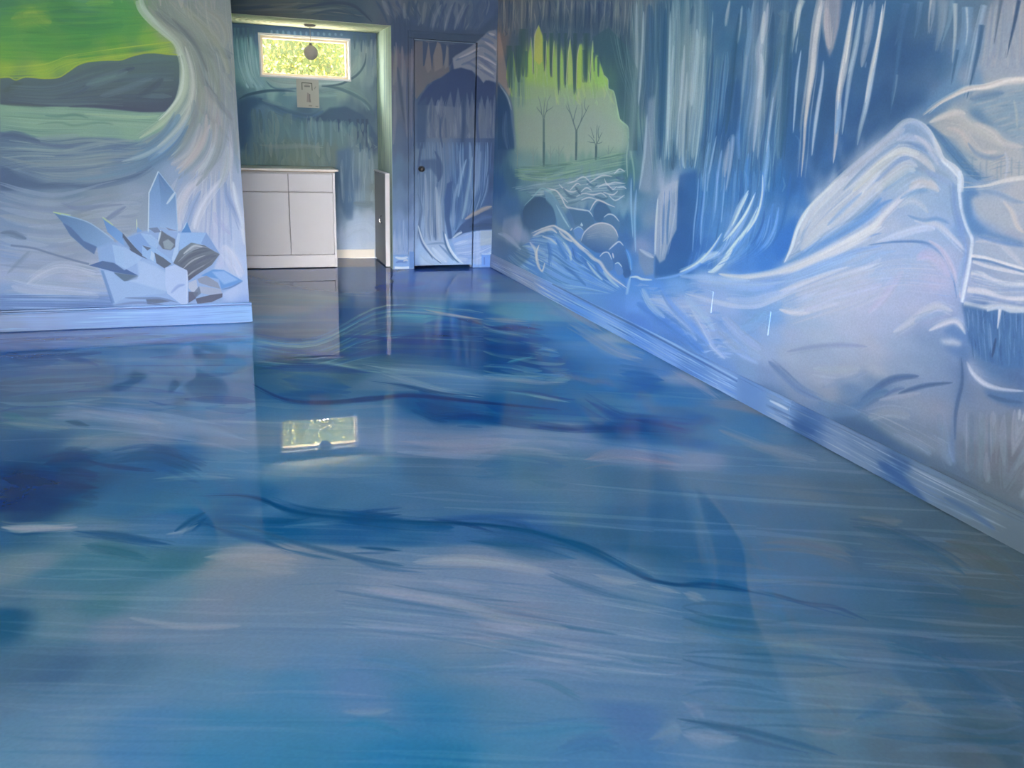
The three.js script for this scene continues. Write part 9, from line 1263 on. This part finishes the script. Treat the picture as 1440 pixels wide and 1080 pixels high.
// ------------------------------------------------------------------ garden seen through the window
{
  struct('garden_path', bx(-8, -0.3, -16, 10, -0.125, ZC - 0.13), M.patio, 'pale paved ground behind the house', 'ground');
  const quad = new THREE.PlaneGeometry(0.045, 0.022, 2, 1), qp = quad.attributes.position; for (let i = 0; i < qp.count; i++) if (Math.abs(qp.getX(i)) > 0.02) qp.setY(i, qp.getY(i) * 0.15);
  quad.computeVertexNormals();
  const n = 26000, leaf = new THREE.InstancedMesh(quad, new THREE.MeshStandardMaterial({ color: 0xffffff, roughness: 0.6, side: THREE.DoubleSide }), n), m = new THREE.Matrix4(), q = new THREE.Quaternion(), e = new THREE.Euler(), c = new THREE.Color();
  for (let i = 0; i < n; i++) {
    const x = -1.2 + rnd() * 5.6, y = 1.0 + rnd() * 2.5, z = -11.3 - rnd() * 0.5 - 0.25 * Math.sin(x * 3 + y * 2);
    if (((x - 1.32) / 0.16) ** 2 + ((y - 3.12) / 0.12) ** 2 < 1) { i--; continue; }   // a gap of sky between the top shoots
    e.set(rnd() * 6.3, rnd() * 6.3, rnd() * 6.3); q.setFromEuler(e); const k = 0.7 + rnd() * 0.8; m.compose(new THREE.Vector3(x, y, z), q, new THREE.Vector3(k, k, k)); leaf.setMatrixAt(i, m);
    const t = rnd(), b = 0.6 + rnd() * 0.9; c.setRGB((0.044 + 0.056 * t) * b * b, (0.056 + 0.034 * t) * b * b, (0.003 + 0.006 * rnd()) * b * b); leaf.setColorAt(i, c);
  }
  leaf.name = 'hedge_foliage'; leaf.userData = { kind: 'stuff', label: 'sunlit yellow green hedge leaves outside the small window', category: 'hedge' }; scene.add(leaf); finish(leaf);
  struct('hedge_core', plate(rect(-3, -0.12, 6, 3.7), [[[1.2, 3.03], [1.33, 3.0], [1.44, 3.08], [1.4, 3.2], [1.26, 3.22]]], -11.9, 0.5), flat(0.03, 0.045, 0.008, 0.95), 'dense yellow green inside of the hedge', 'hedge');
}
// ------------------------------------------------------------------ white base cabinet in the recess
{
  const x0 = XP + 0.004, x1 = 1.012, zf = -7.78, zb = ZC + 0.003, g = thing('base_cabinet', 'white two door base cabinet under the small window', 'cabinet', (x0 + x1) / 2, 0, (zf + zb) / 2), L = (b) => { b.translate(-g.position.x, 0, -g.position.z); return b; };
  add('carcass', L(mergeGeometries([bx(x0, 0.115, zb, x1, 0.866, zf - 0.07)])), M.carcass, g);
  add('kickboard', L(rbx(x0, 0.008, zf - 0.024, x1, 0.122, zf - 0.001, 0.001)), M.whiteEdge, g);
  add('end_panel', L(rbx(0.992, 0.006, zb, x1, 0.866, zf, 0.001)), M.whiteEdge, g);
  const mid = 0.594;
  for (const [a, b] of [[x0 + 0.002, mid - 0.003], [mid + 0.003, 0.989]]) {
    add('drawer_front', L(rbx(a, 0.699, zf - 0.022, b, 0.858, zf, 0.0015)), M.white, g);
    add('door', L(rbx(a, 0.126, zf - 0.02, b, 0.692, zf, 0.0015)), M.white, g);
  }
}
{
  const g = thing('worktop', 'thin pale grey worktop lying on the white base cabinet', 'worktop', 0.6, 0.872, -8.05), b = rbx(XP + 0.004, 0.878, ZC + 0.003, 1.05, 0.897, -7.80, 0.003);
  b.translate(-0.6, -0.872, 8.05); add('slab', b, flat(0.5, 0.5, 0.5, 0.35), g);
  const s = bx(XP + 0.004, 0.8665, ZC + 0.01, 1.03, 0.878, -7.90); s.translate(-0.6, -0.872, 8.05); add('batten', s, flat(0.4, 0.34, 0.27, 0.8), g);
}
{
  const g = thing('narrow_cabinet', 'narrow white half height cupboard with small hooked handle by the recess edge', 'cabinet', 1.49, 0, -7.98), L = (b) => { b.translate(-1.49, 0, 7.98); return b; };
  add('door', L(rbx(1.470, 0.012, ZC + 0.02, 1.486, 0.862, -7.762, 0.0015)), flat(0.24, 0.265, 0.28, 0.5), g).userData.label = 'door greyed for its shaded side, with a hooked handle';  // door colour darkened to imitate the weaker light on this side
  add('carcass', L(bx(1.487, 0.006, ZC + 0.004, XE - 0.002, 0.866, -7.765)), M.white, g);
  add('end_panel', L(rbx(1.468, 0.006, -7.761, XE - 0.002, 0.868, -7.742, 0.002)), M.whiteEdge, g);
  add('top_strip', L(rbx(1.466, 0.868, ZC + 0.004, XE - 0.002, 0.878, -7.742, 0.002)), M.whiteEdge, g);
  const c = new THREE.CatmullRomCurve3([[1.470, 0.40, -7.93], [1.452, 0.402, -7.93], [1.447, 0.42, -7.932], [1.448, 0.45, -7.936], [1.452, 0.462, -7.94], [1.470, 0.465, -7.942]].map((p) => new THREE.Vector3(...p)));
  const h = add('handle', L(new THREE.TubeGeometry(c, 24, 0.005, 8)), flat(0.55, 0.55, 0.56, 0.25, { metalness: 1 }), g); h.userData = { label: 'small metal hook handle' };
}
// ------------------------------------------------------------------ pendant lamp in front of the window
{
  const px = 0.862, pz = -8.02, g = thing('pendant_lamp', 'small grey globe pendant lamp hanging before the window', 'lamp', px, YS, pz), gm = flat(0.36, 0.35, 0.32, 0.35), cm = flat(0.18, 0.18, 0.17, 0.6);
  const can = new THREE.LatheGeometry([[0, 0], [0.048, 0], [0.05, -0.006], [0.045, -0.016], [0.012, -0.022], [0, -0.024]].map(([a, b]) => new THREE.Vector2(a, b)), 28); add('canopy', can, cm, g);
  const cord = new THREE.CylinderGeometry(0.0022, 0.0022, 0.15, 8); cord.translate(0, -0.095, 0); add('cord', cord, cm, g);
  const gl = new THREE.SphereGeometry(0.062, 36, 24); gl.translate(0, -0.232, 0); add('globe', gl, gm, g);
  const cap = new THREE.LatheGeometry([[0, 0.02], [0.012, 0.018], [0.016, 0], [0.024, -0.004], [0.026, -0.012], [0, -0.014]].map(([a, b]) => new THREE.Vector2(a, b)), 20); cap.translate(0, -0.172, 0); add('cap', cap, cm, g);
}
// ------------------------------------------------------------------ paper notice under the window
{
  const c = document.createElement('canvas'); c.width = 212; c.height = 256; const x = c.getContext('2d');
  x.fillStyle = '#9ca09c'; x.fillRect(0, 0, 212, 256);
  x.strokeStyle = '#4c5250'; x.lineWidth = 7; x.beginPath(); x.moveTo(53, 96); x.lineTo(53, 32); x.lineTo(146, 34); x.lineTo(148, 98); x.stroke();
  x.fillStyle = '#6e7472'; x.fillRect(74, 55, 54, 14); x.fillStyle = '#8a8e8a'; x.fillRect(84, 44, 34, 8);
  x.fillStyle = '#848484'; x.beginPath(); x.moveTo(100, 118); x.lineTo(116, 126); x.lineTo(136, 206); x.lineTo(92, 204); x.closePath(); x.fill(); x.fillStyle = '#6c7070'; x.fillRect(118, 130, 10, 76);
  x.fillStyle = '#7e8480'; x.fillRect(110, 232, 32, 10); x.fillRect(174, 236, 26, 9); x.save(); x.translate(176, 72); x.rotate(0.6); x.fillRect(-4, -14, 9, 28); x.restore();
  const t = new THREE.CanvasTexture(c); t.colorSpace = THREE.SRGBColorSpace;
  const b = new THREE.BoxGeometry(0.206, 0.253, 0.004); const p = add('paper_notice', b, paint(t, 0.8)); p.position.set(0.855, 1.561, ZC + 0.0025);
  uvBy(b, (X, Y) => [X / 0.206 + 0.5, Y / 0.253 + 0.5]);
  p.userData = { label: 'pale grey paper notice with a bracket mark below the small window', category: 'notice' };
}
// ------------------------------------------------------------------ painted-over wall plates on the ice cave wall
for (const [z0, label] of [[-3.806, 'wall plate painted over with the mural, nearer the far end of the ice cave wall'], [-3.300, 'outlet plate painted over with the mural, beneath the large snow mound']]) {
  const g = thing('outlet_plate', label, 'outlet', XR, 0.45, z0 + 0.039, 'painted outlet plates'), L = (b) => { b.translate(-g.position.x, -g.position.y, -g.position.z); return b; };
  add('plate', L(uvBy(rbx(XR - 0.0065, 0.393, z0, XR - 0.0003, 0.511, z0 + 0.078, 0.002), (x, y, z) => rightM.uv(z, y))), M.right, g);
  if (z0 > -3.5) for (const y of [0.428, 0.476]) add('socket', L(uvBy(rbx(XR - 0.0078, y - 0.016, z0 + 0.022, XR - 0.006, y + 0.016, z0 + 0.056, 0.0006), (x, yy, z) => rightM.uv(z, yy))), M.right, g);
  else add('screw', L(uvBy(rbx(XR - 0.0075, 0.449, z0 + 0.036, XR - 0.006, 0.455, z0 + 0.042, 0.0005), (x, yy, z) => rightM.uv(z, yy))), M.right, g);
}

renderer.render(scene, camera);
